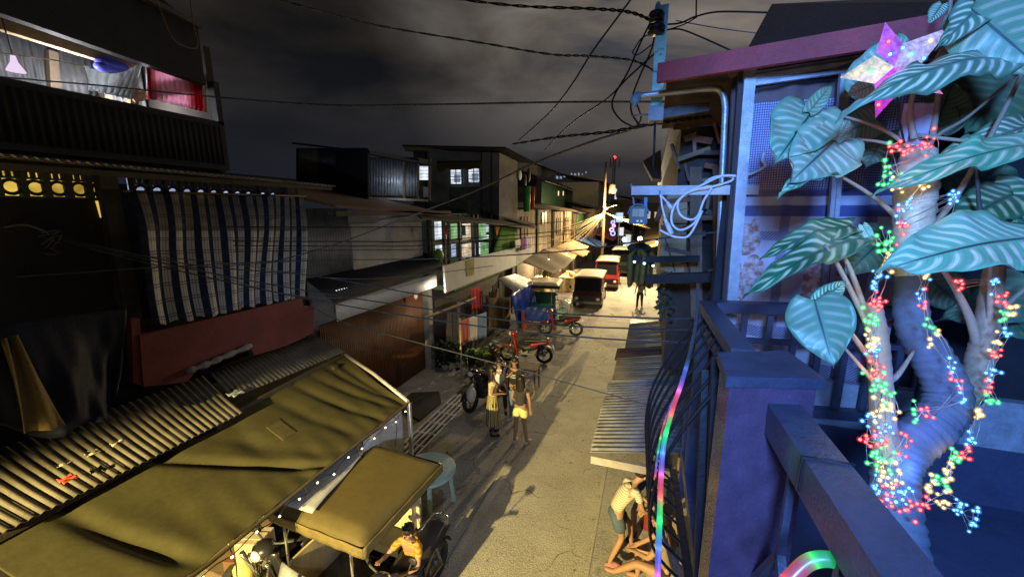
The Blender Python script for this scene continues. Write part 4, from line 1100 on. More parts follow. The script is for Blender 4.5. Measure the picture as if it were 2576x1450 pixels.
# mid-street tricycle with blue cover
t2 = thing('tricycle', 'tricycle with a dark roof and a bright blue tarpaulin tied over its sidecar front', 'tricycle', (-4.35, 17.0, 0))
T2 = WM[t2.name] @ Matrix.Rotation(R(6), 4, 'Z') @ Matrix.Scale(1.12, 4)
tricycle(t2, T2, M('cream_roof', (0.5, 0.42, 0.28), 0.6), M('green_panel', (0.02, 0.10, 0.06), 0.5), M('charcoal_fringe', (0.035, 0.036, 0.04), 0.7), M('green_hood', (0.02, 0.13, 0.08), 0.5), white_p, 0.86)
b = MB(); b.grid(lambda u, v: (-0.60 + 1.2 * u, -0.90 - 0.03 * math.sin(u * 12 + v * 3) - 0.05 * math.sin(v * 3), 0.90 - 0.62 * v + 0.04 * math.sin(u * 5) * v), 24, 10, thick=0.01)
part('blue_cover', xf(b, T2), M('blue_cover', (0.015, 0.05, 0.38), 0.4, spec=0.5), t2)
b = MB(); b.grid(lambda u, v: (0.62 + 0.34 * u, -0.86, 0.85 - 0.40 * v), 8, 4, thick=0.02); part('striped_panel', xf(b, T2), M('mint_panel', (0.25, 0.48, 0.40), 0.5, var=0.8, scale=12), t2)
b = MB(); b.bx(0.62, 0.98, -0.88, -0.85, 0.12, 0.43); part('red_panel', xf(b, T2), M('red_panel', (0.35, 0.02, 0.02), 0.5), t2)

# ---- vans
def van(label, loc, rz, w_, l_, h_, paint, roofc, hood=0.0, name='van'):
    """front faces local -y; origin on the ground at the middle"""
    t = thing(name, label, 'van', loc, rz, 'vans parked along the left of the street')
    T = WM[t.name]
    def P(nm, mb, m, par=None): return part(nm, xf(mb, T), m, par or t)
    hw = w_ / 2; f, r = -l_ / 2, l_ / 2
    belt = h_ * 0.52
    low = [(f, 0.28), (f - 0.02, belt * 0.8), (f + 0.08 + hood, belt), (r, belt), (r + 0.02, 0.3)]
    b = MB(); b.prism([(-hw, y, z) for y, z in low], (w_, 0, 0)); P('body', b, paint)
    up = [(f + 0.10 + hood, belt + 0.002), (f + 0.34 + hood, h_ - 0.08), (r - 0.06, h_ - 0.08), (r, belt + 0.002)]
    b = MB(); b.prism([(-hw + 0.05, y, z) for y, z in up], (w_ - 0.1, 0, 0)); P('cabin', b, paint)
    b = MB(); b.grid(lambda u, v: ((u - 0.5) * (w_ - 0.02), f + 0.26 + hood + v * (r - f - 0.24 - hood), h_ - 0.03 - 0.05 * (2 * u - 1) ** 4), 12, 6, thick=0.045); P('roof', b, roofc)
    A = Vector((0, f + 0.10 + hood, belt)); B = Vector((0, f + 0.34 + hood, h_ - 0.08)); n_ = Vector((0, -0.012, 0.004))
    b = MB(); b.prism([Vector((x * (hw - 0.11), 0, 0)) + A.lerp(B, k) + n_ for x, k in ((-1, 0.08), (1, 0.08), (0.93, 0.94), (-0.93, 0.94))], (0, 0.008, 0)); P('windscreen', b, glass_d)
    for s in (-1, 1):
        for (y0, y1) in ((f + 0.38 + hood, f + 0.38 + hood + (r - f) * 0.26), (f + 0.45 + hood + (r - f) * 0.26, r - 0.15)):
            b = MB(); x = s * (hw - 0.05); b.bx(x - 0.006, x + 0.006, y0, y1, belt + 0.06, h_ - 0.16); P('side_window', b, glass_d)
        b = MB(); b.ball((s * (hw - 0.2), f - 0.015, belt * 0.62), (0.10, 0.04, 0.08), 12, 7); P('headlight', b, lens_white)
        b = MB(); b.tube([(s * hw, f + 0.3 + hood, belt + 0.05), (s * (hw + 0.14), f + 0.22 + hood, belt + 0.16)], 0.012, 5); b.ball((s * (hw + 0.16), f + 0.22 + hood, belt + 0.22), (0.06, 0.03, 0.10), 8, 6); P('mirror', b, black_m)
        for y in (f + 0.5, r - 0.55):
            b = MB(); b.ring((s * (hw - 0.06), y, 0.29), (1, 0, 0), 0.215, 0.075, 22, 8); wh = P('wheel', b, rubber)
            b = MB(); b.cyl((s * (hw - 0.12), y, 0.29), (s * (hw - 0.0), y, 0.29), 0.15, n=16); P('rim', b, engine_m, wh)
    b = MB(); b.bx(-hw + 0.34, hw - 0.34, f - 0.035, f - 0.01, belt * 0.5, belt * 0.75); P('grille', b, black_m)
    b = MB(); b.bx(-hw, hw, f - 0.10, f - 0.022, 0.30, 0.42); P('bumper', b, engine_m)
    return t
van('small dark van with a cream roof parked behind the blue-covered tricycle', (-2.95, 21.9, 0), R(2), 1.5, 3.3, 1.66, M('maroon_van', (0.045, 0.01, 0.014), 0.3, spec=0.5), M('cream_van_roof', (0.20, 0.16, 0.11), 0.6, var=0.4))
van('red van with a pale roof parked behind the small dark van', (-2.55, 27.2, 0), R(2), 1.5, 3.6, 1.92, M('red_van', (0.22, 0.012, 0.016), 0.45, var=0.4, scale=2), M('pink_roof', (0.20, 0.15, 0.11), 0.6, var=0.4))
van('dark green tall van parked behind the red van', (-2.0, 33.5, 0), R(1), 1.6, 3.8, 2.1, M('green_van', (0.02, 0.03, 0.028), 0.3), M('green_roof', (0.16, 0.17, 0.13), 0.5))
van('cream jeep with its bonnet towards the camera far down the street', (-1.7, 41.0, 0), R(0), 1.65, 4.2, 2.0, M('cream_jeep', (0.45, 0.38, 0.27), 0.5), M('cream_jeep_roof', (0.55, 0.48, 0.36), 0.5), hood=0.9, name='jeep')
van('pale van parked farthest down the street beyond the cream jeep', (-2.9, 52.0, 0), R(0), 1.65, 4.2, 2.1, white_p, white_p)

# ---- round plastic table
tb = onZ(1085, 1176, 0.73)
tt = thing('round_table', 'round pale green plastic table standing on the road behind the tan tricycle', 'table', (tb.x - 0.06, tb.y - 0.02, 0))
tp = M('pale_plastic_table', (0.36, 0.53, 0.52), 0.5, var=0.16, scale=14)
c_ = Vector((tb.x - 0.06, tb.y - 0.02, 0))
b = MB(); b.lathe(c_, [(0, 0.725), (0.46, 0.725), (0.475, 0.715), (0.475, 0.68), (0.455, 0.68), (0.455, 0.70), (0, 0.70)], 40); part('tabletop', b, tp, tt)
for k in range(4):
    a = 0.6 + k * math.pi / 2; q = c_ + Vector((0.36 * math.cos(a), 0.36 * math.sin(a), 0)); q2 = c_ + Vector((0.42 * math.cos(a), 0.42 * math.sin(a), 0))
    b = MB(); b.bar(q2, q + Vector((0, 0, 0.70)), 0.055, 0.045); part('leg', b, tp, tt)
# small wooden table behind the girls
q = onZ(1318, 918, 0.72); wt = thing('wooden_table', 'low wooden table with a mottled cover beside the black-topped girl', 'table', (q.x, q.y, 0))
b = MB(); b.box((q.x, q.y, 0.70), (0.85, 0.55, 0.035), 0.1); part('tabletop', b, M('mottled_top', (0.20, 0.15, 0.10), 0.7, var=0.6, scale=14), wt)
for sx, sy_ in ((-1, -1), (1, -1), (1, 1), (-1, 1)):
    b = MB(); b.bx(q.x + sx * 0.38 - 0.02, q.x + sx * 0.38 + 0.02, q.y + sy_ * 0.23 - 0.02, q.y + sy_ * 0.23 + 0.02, 0, 0.68); part('leg', b, old_wood, wt)

# ================================================================== people
skin_m = M('skin', (0.29, 0.17, 0.115), 0.55, var=0.08, scale=9, bump=0.05, spec=0.3)
hair_m = M('black_hair', (0.013, 0.010, 0.009), 0.45, var=0.3, scale=30, bump=0.3)
def skinned(name, verts, edges, radii, mat, parent, root=0, sub=1):
    me = bpy.data.meshes.new('tmp'); me.from_pydata([tuple(v) for v in verts], edges, [])
    o = bpy.data.objects.new('tmp', me); COL.objects.link(o)
    o.modifiers.new('Skin', 'SKIN').use_smooth_shade = True
    sv = me.skin_vertices[0].data
    for i, r in enumerate(radii):
        sv[i].radius = (r, r) if not isinstance(r, tuple) else r
        sv[i].use_root = (i == root)
    if sub:
        sd = o.modifiers.new('Sub', 'SUBSURF'); sd.levels = sub; sd.render_levels = sub
    dg = bpy.context.evaluated_depsgraph_get()
    m2 = bpy.data.meshes.new_from_object(o.evaluated_get(dg))
    m2.name = name
    bpy.data.objects.remove(o); bpy.data.meshes.remove(me)
    for p in m2.polygons: p.use_smooth = True
    m2.materials.clear(); m2.materials.append(mat)
    r_ = bpy.data.objects.new(name, m2)
    return link(r_, parent)
def person(label, loc, rz, pose, clothes, height=1.6, hair='long', group=None, face=True):
    """pose: joints in a local frame (x right, y ahead, z up) for a 1.7 m figure"""
    t = thing('person', label, 'person', loc, rz, group)
    k = height / 1.7
    J = dict(pelvis=(0, 0, .93), waist=(0, 0, 1.08), chest=(0, 0.01, 1.26), neck0=(0, 0, 1.43), neck1=(0, 0.01, 1.49), head0=(0, 0.03, 1.54), head1=(0, 0.025, 1.60), head2=(0, 0.01, 1.665),
             shL=(-.165, 0, 1.39), shR=(.165, 0, 1.39), elL=(-.22, -.02, 1.12), elR=(.22, -.02, 1.12), wrL=(-.22, .06, .89), wrR=(.22, .06, .89), hdL=None, hdR=None,
             hpL=(-.09, 0, .89), hpR=(.09, 0, .89), knL=(-.10, .01, .48), knR=(.10, .01, .48), anL=(-.10, -.02, .08), anR=(.10, -.02, .08), toL=None, toR=None)
    J.update(pose)
    J = {a: (Vector(v) if v is not None else None) for a, v in J.items()}
    for s in 'LR':
        if J['hd' + s] is None:
            d = (J['wr' + s] - J['el' + s]).normalized(); J['hd' + s] = J['wr' + s] + d * 0.08
        if J['to' + s] is None: J['to' + s] = J['an' + s] + Vector((0.02 if s == 'R' else -0.02, 0.16, -0.055))
    V, E, Rr, ix = [], [], [], {}
    def av(nm, p, r, par=None):
        ix[nm] = len(V); V.append(p); Rr.append(r)
        if par is not None: E.append((ix[par], ix[nm]))
    av('pelvis', J['pelvis'], (.15, .105)); av('waist', J['waist'], (.12, .09), 'pelvis'); av('chest', J['chest'], (.15, .10), 'waist')
    av('neck0', J['neck0'], .06, 'chest'); av('neck1', J['neck1'], .047, 'neck0'); av('head0', J['head0'], (.062, .075), 'neck1'); av('head1', J['head1'], (.078, .092), 'head0'); av('head2', J['head2'], (.062, .07), 'head1')
    nose = (J['head1'] - J['head2']) * 0.4
    for s in 'LR':
        av('sh' + s, J['sh' + s], .055, 'chest'); av('um' + s, J['sh' + s].lerp(J['el' + s], .5), .046, 'sh' + s); av('el' + s, J['el' + s], .037, 'um' + s)
        av('fm' + s, J['el' + s].lerp(J['wr' + s], .35), .037, 'el' + s); av('wr' + s, J['wr' + s], .025, 'fm' + s); av('hd' + s, J['hd' + s], (.034, .016), 'wr' + s)
        d = (J['hd' + s] - J['wr' + s]).normalized(); sd = d.cross(Vector((0, 0, 1)));
        if sd.length < 0.1: sd = Vector((0, 1, 0))
        sd.normalize(); nn = d.cross(sd)
        for fi in range(4):
            off = sd * (0.026 * (fi - 1.5) * 0.8); ln = (0.042, 0.05, 0.047, 0.036)[fi]
            av('f%s%d' % (s, fi), J['hd' + s] + off + d * (0.03 + ln * 0.5), .0095, 'hd' + s); av('g%s%d' % (s, fi), J['hd' + s] + off + d * (0.03 + ln) + nn * 0.015, .008, 'f%s%d' % (s, fi))
        av('th' + s, J['wr' + s].lerp(J['hd' + s], .5) + sd * 0.04 + d * 0.015, .010, 'wr' + s); av('tj' + s, J['wr' + s].lerp(J['hd' + s], .5) + sd * 0.052 + d * 0.045, .008, 'th' + s)
        av('hp' + s, J['hp' + s], .085, 'pelvis'); av('tm' + s, J['hp' + s].lerp(J['kn' + s], .5), .074, 'hp' + s); av('kn' + s, J['kn' + s], .053, 'tm' + s)
        av('cm' + s, J['kn' + s].lerp(J['an' + s], .33), .053, 'kn' + s); av('an' + s, J['an' + s], .034, 'cm' + s); av('fo' + s, J['an' + s].lerp(J['to' + s], .55), (.038, .03), 'an' + s); av('to' + s, J['to' + s], (.036, .02), 'fo' + s)
    W = WM[t.name] @ Matrix.Scale(k, 4)
    def loc_(p): return p * k
    body = skinned('body', [loc_(p) for p in V], E, [tuple(x * k for x in r) if isinstance(r, tuple) else r * k for r in Rr], skin_m, t)
    def cl(name, chain, mat):
        """chain: list of (name, joint point, radius, parent)"""
        vs, es, rs, ii = [], [], [], {}
        for nm, p, r, par in chain:
            ii[nm] = len(vs); vs.append(loc_(p)); rs.append(tuple(x * k for x in r) if isinstance(r, tuple) else r * k)
            if par: es.append((ii[par], ii[nm]))
        return skinned(name, vs, es, rs, mat, t)
    def lp(mb, name, mat):
        mb.v = [WM[t.name] @ (p * k) for p in mb.v]; return part(name, mb, mat, t)
    for c in clothes:
        kd, mat = c[0], c[1]
        if kd == 'shirt':
            sl_ = c[2] if len(c) > 2 else 0.55
            ch = [('w', J['pelvis'].lerp(J['waist'], .05), (.165, .122), None), ('m', J['waist'], (.14, .105), 'w'), ('c', J['chest'], (.165, .115), 'm'), ('n', J['neck0'] + (J['chest'] - J['neck0']) * .25, .075, 'c')]
            for s in 'LR':
                ch += [('s' + s, J['sh' + s], .07, 'c'), ('u' + s, J['sh' + s].lerp(J['el' + s], sl_), .066, 's' + s)]
            cl('shirt', ch, mat)
        elif kd == 'shorts' or kd == 'trousers':
            fl = c[2] if len(c) > 2 else (0.6 if kd == 'shorts' else 1)
            ch = [('w', J['waist'].lerp(J['pelvis'], .5), (.145, .11), None), ('p', J['pelvis'], (.165, .12), 'w')]
            for s in 'LR':
                ch += [('h' + s, J['hp' + s], .112, 'p')]
                if kd == 'shorts': ch += [('t' + s, J['hp' + s].lerp(J['kn' + s], fl), .112, 'h' + s)]
                else: ch += [('t' + s, J['hp' + s].lerp(J['kn' + s], .5), .085, 'h' + s), ('k' + s, J['kn' + s], .068, 't' + s), ('a' + s, J['kn' + s].lerp(J['an' + s], .92), .052, 'k' + s)]
            cl(kd, ch, mat)
        elif kd == 'skirt':
            hem = c[2]; b_ = MB()
            p0 = J['waist'].lerp(J['pelvis'], .3); p1 = Vector((J['pelvis'].x + 0.02, J['pelvis'].y, hem))
            def fn(u, v):
                a = u * 6.28318; w1 = .135 + .075 * v + .018 * math.sin(a * 8) * v; w2 = .105 + .07 * v + .018 * math.cos(a * 8) * v
                p = p0.lerp(p1, v); return p + Vector((math.cos(a) * w1, math.sin(a) * w2, 0))
            b_.grid(fn, 64, 12, thick=0.006); lp(b_, 'skirt', mat)
        elif kd == 'shoes':
            for s in 'LR':
                b_ = MB(); a_, q_ = J['an' + s], J['to' + s]; d_ = (q_ - a_); d_.z = 0
                b_.tube([a_ - d_ * 0.35 + Vector((0, 0, -0.05)), a_ + Vector((0, 0, -0.045)), a_ + d_ * 0.6 + Vector((0, 0, -0.05)), a_ + d_ * 1.12 + Vector((0, 0, -0.055))], [.03, .045, .045, .03], 8); lp(b_, 'shoe', mat)
        elif kd == 'cap':
            b_ = MB(); h_ = J['head1'].lerp(J['head2'], .5); b_.ball(h_ + Vector((0, 0, .03)), (.098, .11, .085), 14, 9); f_ = Vector((0, .13, .03)); b_.grid(lambda u, v: h_ + Vector(((u - .5) * .15, .08 + .09 * v * (1 - (2 * u - 1) ** 2 * .4), .02 - .02 * v)), 8, 4, thick=0.01); lp(b_, 'cap', mat)
        elif kd == 'bands':
            b_ = MB(); cz = J['chest']
            for z_ in (-0.06, -0.02, 0.02): b_.grid(lambda u, v: cz + Vector(((u - .5) * .16, .113 - .02 * (2 * u - 1) ** 2, z_ + .014 * v)), 8, 1, thick=0.008)
            lp(b_, 'shirt_stripe', mat)
    # hair
    hd = J['head1'].lerp(J['head2'], .35)
    up = (J['head2'] - J['head0']).normalized()
    b_ = MB()
    if hair == 'long':
        b_.ball(hd + Vector((0, -.025, .02)), (.098, .105, .098), 16, 10)
        def hf(u, v):
            a = math.pi * (0.92 + 1.16 * u) if False else math.pi * (1.0 + u)
            wdt = .088 + .022 * math.sin(min(1, v * 1.3) * 2.4); dp = .095 - .05 * v
            return hd + Vector((math.cos(a) * wdt, math.sin(a) * dp - .015 - 0.03 * v, .02 - .47 * v + 0.012 * math.sin(u * 40)))
        b_.grid(hf, 20, 12, thick=0.012)
    elif hair == 'tied':
        b_.ball(hd + Vector((0, -.025, .02)), (.096, .105, .096), 16, 10)
        b_.tube([hd + Vector((-.05, -.06, -.02)), hd + Vector((-.09, 0, -.15)), hd + Vector((-.085, .04, -.32))], [.045, .04, .02], 8)
        b_.tube([hd + Vector((.05, -.06, -.02)), hd + Vector((.085, 0, -.12)), hd + Vector((.08, .03, -.25))], [.045, .04, .02], 8)
    else:
        b_.ball(hd + Vector((0, -.02, .03)), (.095, .105, .085), 16, 10)
        for i in range(26):
            a = rnd(0, 6.28); e_ = rnd(.2, 1.5); d_ = Vector((math.cos(a) * math.cos(e_) * .095, math.sin(a) * math.cos(e_) * .10 - .02, math.sin(e_) * .085 + .03)); b_.ball(hd + d_, .022, 6, 4)
    lp(b_, 'hair', hair_m)
    if face:
        fr = J['head1'] + Vector((0, 0.088, 0))
        for s in (-1, 1):
            b_ = MB(); b_.ball(J['head1'] + Vector((s * .032, .083, .012)), (.013, .008, .008), 8, 6); lp(b_, 'eye', M('eye_dark', (0.01, 0.008, 0.007), 0.3, bump=0))
            b_ = MB(); b_.ball(J['head1'] + Vector((s * .080, .005, -.005)), (.012, .022, .032), 8, 6); lp(b_, 'ear', skin_m)
        b_ = MB(); b_.tube([J['head1'] + Vector((0, .088, .015)), J['head1'] + Vector((0, .105, -.022))], [.008, .014], 7); lp(b_, 'nose', skin_m)
        b_ = MB(); b_.ball(J['head0'] + Vector((0, .072, .008)), (.024, .009, .008), 8, 6); lp(b_, 'mouth', M('lips', (0.30, 0.09, 0.075), 0.5, bump=0))
    return t
def stripes(name, c1, c2, n_, axis='u'):
    n = N(name); u, v = n.uv(); x = n.math('FRACT', n.math('MULTIPLY', u if axis == 'u' else v, n_)); n.bsdf(n.mix(n.math('LESS_THAN', x, 0.5), c1, c2), 0.9, spec=0.1); return n.m
def ostripes(name, c1, c2, f_, axis=2):
    n = N(name); s_ = n.n('ShaderNodeSeparateXYZ'); n.l(n.obj(), s_.inputs[0]); x = n.math('FRACT', n.math('MULTIPLY', s_.outputs[axis], f_)); n.bsdf(n.mix(n.math('LESS_THAN', x, 0.5), c1, c2), 0.9, spec=0.1); return n.m
GG = 'girls chatting by the black motorbike'
cream_top = fabric('cream_top', (0.52, 0.48, 0.34)); 
q = onZ(1240, 1090, 0)
person('girl in a cream top and long striped wide trousers standing left in the group', (q.x, q.y, 0), R(-62),
       dict(elR=(.21, -.05, 1.13), wrR=(.10, .19, 1.08), elL=(-.21, -.03, 1.13), wrL=(-.08, .20, 1.06), toR=(.12, .14, .025)), [('shirt', cream_top, 0.5), ('skirt', stripes('yellow_stripe', (0.50, 0.42, 0.16), (0.05, 0.05, 0.06), 22), 0.30),
        ('trousers', stripes('blue_stripe', (0.35, 0.38, 0.42), (0.03, 0.04, 0.06), 20)), ('shoes', black_m)], 1.60, 'long', GG)
q = onZ(1309, 1113, 0)
person('girl with waist-long hair and pale yellow shorts standing with her back to the camera', (q.x, q.y, 0), R(-6),
       dict(elR=(.24, -.02, 1.12), wrR=(.23, .05, .88), elL=(-.23, .02, 1.12), wrL=(-.17, .16, .95), knL=(-.11, .0, .48), anL=(-.13, -.05, .07), anR=(.15, .03, .07)), [('shirt', M('dark_top', (0.03, 0.03, 0.035), 0.9), 0.3), ('shorts', fabric('lemon_shorts', (0.55, 0.55, 0.24)), 0.55), ('shoes', M('pale_slipper', (0.5, 0.47, 0.42), 0.8))], 1.56, 'long', GG)
q = onZ(1303, 1052, 0)
person('girl in a black striped T-shirt facing the camera with a hand raised to her chin', (-2.85, 8.45, 0), R(172),
       dict(elR=(.24, .05, 1.14), wrR=(.10, .20, 1.24), hdR=(.04, .16, 1.32), elL=(-.22, .03, 1.12), wrL=(-.12, .2, 1.05)), [('shirt', M('black_tee', (0.02, 0.02, 0.022), 0.9), 0.6), ('trousers', fabric('jeans', (0.12, 0.17, 0.26))), ('bands', fabric('white_band', (0.6, 0.6, 0.58))), ('shoes', white_p)], 1.60, 'long', GG)
person('girl in a white and blue top sitting on the black motorbike', (-3.28, 8.55, 0), R(196),
       dict(pelvis=(0, 0, .88), waist=(0, .02, 1.02), chest=(0, .03, 1.20), neck0=(0, .03, 1.37), neck1=(0, .04, 1.43), head0=(0, .06, 1.48), head1=(0, .055, 1.54), head2=(0, .04, 1.605), shL=(-.16, .03, 1.33), shR=(.16, .03, 1.33),
            elL=(-.20, .08, 1.07), elR=(.20, .08, 1.07), wrL=(-.06, .24, 1.0), wrR=(.07, .25, 1.0), hpL=(-.10, .04, .86), hpR=(.10, .04, .86), knL=(-.17, .36, .72), knR=(.17, .36, .72), anL=(-.18, .26, .30), anR=(.18, .26, .30)), [('shirt', fabric('white_tee', (0.55, 0.57, 0.62)), 0.6), ('trousers', M('black_trousers', (0.018, 0.018, 0.02), 0.9)), ('shoes', black_m)], 1.55, 'tied', GG)
q = onZ(1185, 975, 0.95); b = MB(); b.ball((q.x, q.y, 0.78), (0.12, 0.10, 0.20), 10, 8); b.tube([(q.x, q.y, 0.95), (q.x + 0.05, q.y, 1.06)], [0.06, 0.02], 6)
solo('shopping_bag', b, M('white_bag', (0.5, 0.54, 0.56), 0.35, var=0.25, scale=14), 'white plastic shopping bag hanging from the black motorbike', 'bag')
# walking man down the street
q = onZ(1608, 778, 0)
person('man in a grey shirt and dark trousers walking down the bright part of the street', (q.x, q.y, 0), R(170), dict(anL=(-.10, -.16, .10), knL=(-.10, .02, .49), anR=(.10, .14, .08), knR=(.10, .10, .50), wrL=(-.27, .12, .92), wrR=(.27, -.08, .92)), [('shirt', fabric('grey_tee', (0.28, 0.27, 0.26))), ('trousers', M('dark_trousers', (0.02, 0.02, 0.024), 0.9)), ('shoes', black_m)], 1.68, 'short')
# boy on the right pavement
bs_m = ostripes('check_shirt', (0.50, 0.47, 0.36), (0.28, 0.26, 0.21), 38)
person('boy in a yellow checked shirt leaning forward on the right pavement', (-0.16, 5.12, 0.11), R(-62),
       dict(pelvis=(0, -.10, .88), waist=(0, -.03, 1.03), chest=(0, .10, 1.19), neck0=(0, .22, 1.34), neck1=(0, .26, 1.39), head0=(0, .31, 1.42), head1=(0, .34, 1.475), head2=(0, .345, 1.54), shL=(-.16, .19, 1.30), shR=(.16, .19, 1.30), elL=(-.2, .30, 1.05), elR=(.22, .26, 1.04), wrL=(-.10, .48, .93), wrR=(.16, .44, .86),
            hpL=(-.09, -.08, .85), hpR=(.09, -.08, .85), knL=(-.11, .24, .52), anL=(-.13, .30, .08), knR=(.12, .0, .47), anR=(.16, -.22, .08)), [('shirt', bs_m, 0.65), ('shorts', M('blue_shorts', (0.06, 0.09, 0.14), 0.9), 0.75), ('shoes', M('pink_slipper', (0.5, 0.14, 0.18), 0.7))], 1.48, 'short')
sit = dict(pelvis=(0, 0, .46), waist=(0, .03, .61), chest=(0, .08, .80), neck0=(0, .10, .97), neck1=(0, .12, 1.03), head0=(0, .15, 1.07), head1=(0, .15, 1.13), head2=(0, .14, 1.195), shL=(-.16, .09, .93), shR=(.16, .09, .93), elL=(-.20, .22, .70), elR=(.20, .22, .70), wrL=(-.07, .40, .60), wrR=(.07, .40, .60),
           hpL=(-.10, .04, .45), hpR=(.10, .04, .45), knL=(-.16, .42, .50), knR=(.16, .42, .50), anL=(-.14, .40, .08), anR=(.14, .40, .08))
person('seated figure in a beige cap, dark jacket and khaki shorts beside the boy', (0.34, 5.85, 0.11), R(152), sit, [('shirt', M('navy_jacket', (0.02, 0.026, 0.045), 0.8), 0.95), ('shorts', fabric('khaki', (0.30, 0.24, 0.15)), 0.95), ('cap', fabric('beige_cap', (0.42, 0.36, 0.22))), ('shoes', black_m)], 1.6, 'short')
b = MB(); b.lathe((0.30, 5.9, 0.11), [(0, 0), (0.17, 0), (0.15, 0.38), (0.16, 0.40), (0, 0.40)], 16); solo('stool', b, M('red_stool', (0.3, 0.05, 0.04), 0.5), 'low stool under the seated figure in the beige cap', 'stool')
s2_ = dict(sit); s2_.update(knL=(-.14, .36, .50), anL=(-.16, .66, .24), toL=(-.17, .78, .26), knR=(.12, .40, .50), anR=(.10, .38, .08))
person('seated bare-legged figure with one leg stretched out at the bottom street edge', (0.47, 4.66, 0.11), R(80), s2_, [('shirt', fabric('brown_tee', (0.20, 0.15, 0.10)), 0.6), ('shorts', M('black_shorts', (0.02, 0.02, 0.022), 0.9), 0.5)], 1.65, 'short')
b = MB(); b.box((0.45, 4.6, 0.32), (0.42, 0.9, 0.42)); b.box((0.45, 4.6, 0.545), (0.46, 0.95, 0.03)); solo('bench', b, M('pale_bench', (0.45, 0.42, 0.36), 0.7), 'pale wooden bench under the bare-legged figure', 'bench')
# child on the foreground tricycle
ch = dict(sit); ch.update({a: (v[0], v[1], v[2] + .42) for a, v in sit.items()}); ch.update(elL=(-.30, .30, 1.18), elR=(.28, .34, 1.20), wrL=(-.14, .50, 1.16), wrR=(.22, .52, 1.30), knL=(-.18, .36, .84), knR=(.18, .36, .84), anL=(-.2, .24, .42), anR=(.2, .24, .42))
person('child in a yellow striped shirt leaning on the handlebar of the foreground tricycle', (-2.54, 3.62, 0.0), R(176), ch, [('shirt', ostripes('child_shirt', (0.42, 0.25, 0.05), (0.26, 0.14, 0.03), 30), 0.7), ('shorts', M('child_shorts', (0.03, 0.03, 0.05), 0.9), 0.8), ('shoes', black_m)], 1.30, 'short')

# ================================================================== far street
wood_mats = [M('slat_wood_%d' % i, c, 0.85, var=0.4, scale=4, stain=sc3(c, 0.45)) for i, c in enumerate(((0.24, 0.18, 0.12), (0.16, 0.11, 0.075), (0.30, 0.24, 0.17), (0.13, 0.095, 0.07), (0.27, 0.25, 0.22)))]
def slat_house(label, X, Y0, Y1, zt, roofm, wins, door=None, awn=None, over=0.5, cols=(0, 1, 2), zb=2.5, name='wood_house'):
    t = thing(name, label, 'house', (X - 2, (Y0 + Y1) / 2, 0))
    sgn = 1 if X < 0 else -1
    b = MB(); b.bx(X - sgn * 4.0, X - sgn * 0.1, Y0, Y1, 0, zt); part('wall', b, wood_mats[3], t)
    y = Y0; i = 0
    while y < Y1 - 0.05:
        wd = min(rnd(0.5, 1.1), Y1 - y); b = MB()
        n_ = max(1, int(wd / 0.16))
        for j in range(n_): b.bx(X - 0.05, X + rnd(0, 0.02), y + j * wd / n_, y + (j + 0.93) * wd / n_, zb + rnd(0, 0.05), zt - 0.05)
        o = part('board_panel', b, wood_mats[cols[i % len(cols)]], t); y += wd; i += 1
    for (y0, y1, z0, z1, m) in wins:
        b = MB(); b.bx(X - 0.02, X + sgn * 0.045, y0, y1, z0, z1); f_ = part('window', b, m, t)
        for k in range(3):
            b = MB(); b.bx(X + sgn * 0.046, X + sgn * 0.07, y0 + (y1 - y0) * k / 2 - 0.02, y0 + (y1 - y0) * k / 2 + 0.02, z0 - 0.03, z1 + 0.03); part('window_bar', b, dark_wood, f_)
    for yy in (Y0 + 0.1, (Y0 + Y1) / 2, Y1 - 0.1):
        b = MB(); b.bx(X + sgn * 0.03, X + sgn * 0.11, yy - 0.05, yy + 0.05, 0, zt); part('post', b, dark_wood, t)
    b = MB(); corr(b, (X + sgn * over, Y0 - 0.1, zt), (X + sgn * over, Y1 + 0.1, zt), (X - sgn * 4, Y1 + 0.1, zt + 0.9), (X - sgn * 4, Y0 - 0.1, zt + 0.9), pitch=0.2, amp=0.02, seg=4) 
    part('roof', b, roofm, t)
    if awn:
        for (y0, y1, m, out, drop) in awn:
            b = MB(); b.grid(lambda u, v: (X + sgn * out * v, y0 + (y1 - y0) * u, zb + 0.15 - drop * v - 0.14 * math.sin(math.pi * u) * v + 0.04 * math.sin(u * 14 + v * 3)), 20, 8, thick=0.01); part('awning', b, m, t)
    return t
canvas_d = M('dark_canvas', (0.05, 0.04, 0.03), 0.85, var=0.4, scale=2); canvas_p = M('pale_canvas', (0.40, 0.31, 0.18), 0.8, var=0.3, scale=2)
slat_house('pale wooden slat house just past the white parapet with a dark sagging awning', -6.2, 18.3, 26.0, 5.1, M('roof_a', (0.05, 0.042, 0.038), 0.8), [(19.2, 20.3, 3.6, 4.7, wood_mats[3]), (23.2, 24.6, 4.2, 4.9, M('dim_pane', (0.2, 0.22, 0.26), 0.3))], awn=[(18.2, 24.0, canvas_d, 1.9, 0.55), (24.1, 26.3, canvas_p, 1.7, 0.5)], cols=(0, 4, 1, 2), zb=2.5)
slat_house('brown wooden house with tan awnings in the middle distance on the left', -6.2, 26.2, 33.0, 5.0, M('roof_b', (0.07, 0.05, 0.04), 0.8), [(27.2, 28.4, 3.4, 4.5, wood_mats[3]), (30.2, 31.4, 3.4, 4.5, wood_mats[3])], awn=[(26.4, 30, canvas_p, 2.0, 0.6), (30.2, 33, canvas_p, 1.5, 0.5)], cols=(2, 0, 1))
slat_house('green fronted house behind the fan of wires at the far pole', -6.0, 33.4, 40.0, 4.8, M('roof_c', (0.06, 0.05, 0.045), 0.8), [], awn=[(33.6, 39, M('blue_canvas', (0.05, 0.12, 0.34), 0.7), 2.2, 0.7)], cols=(5, 5) if False else (0,), name='green_house')
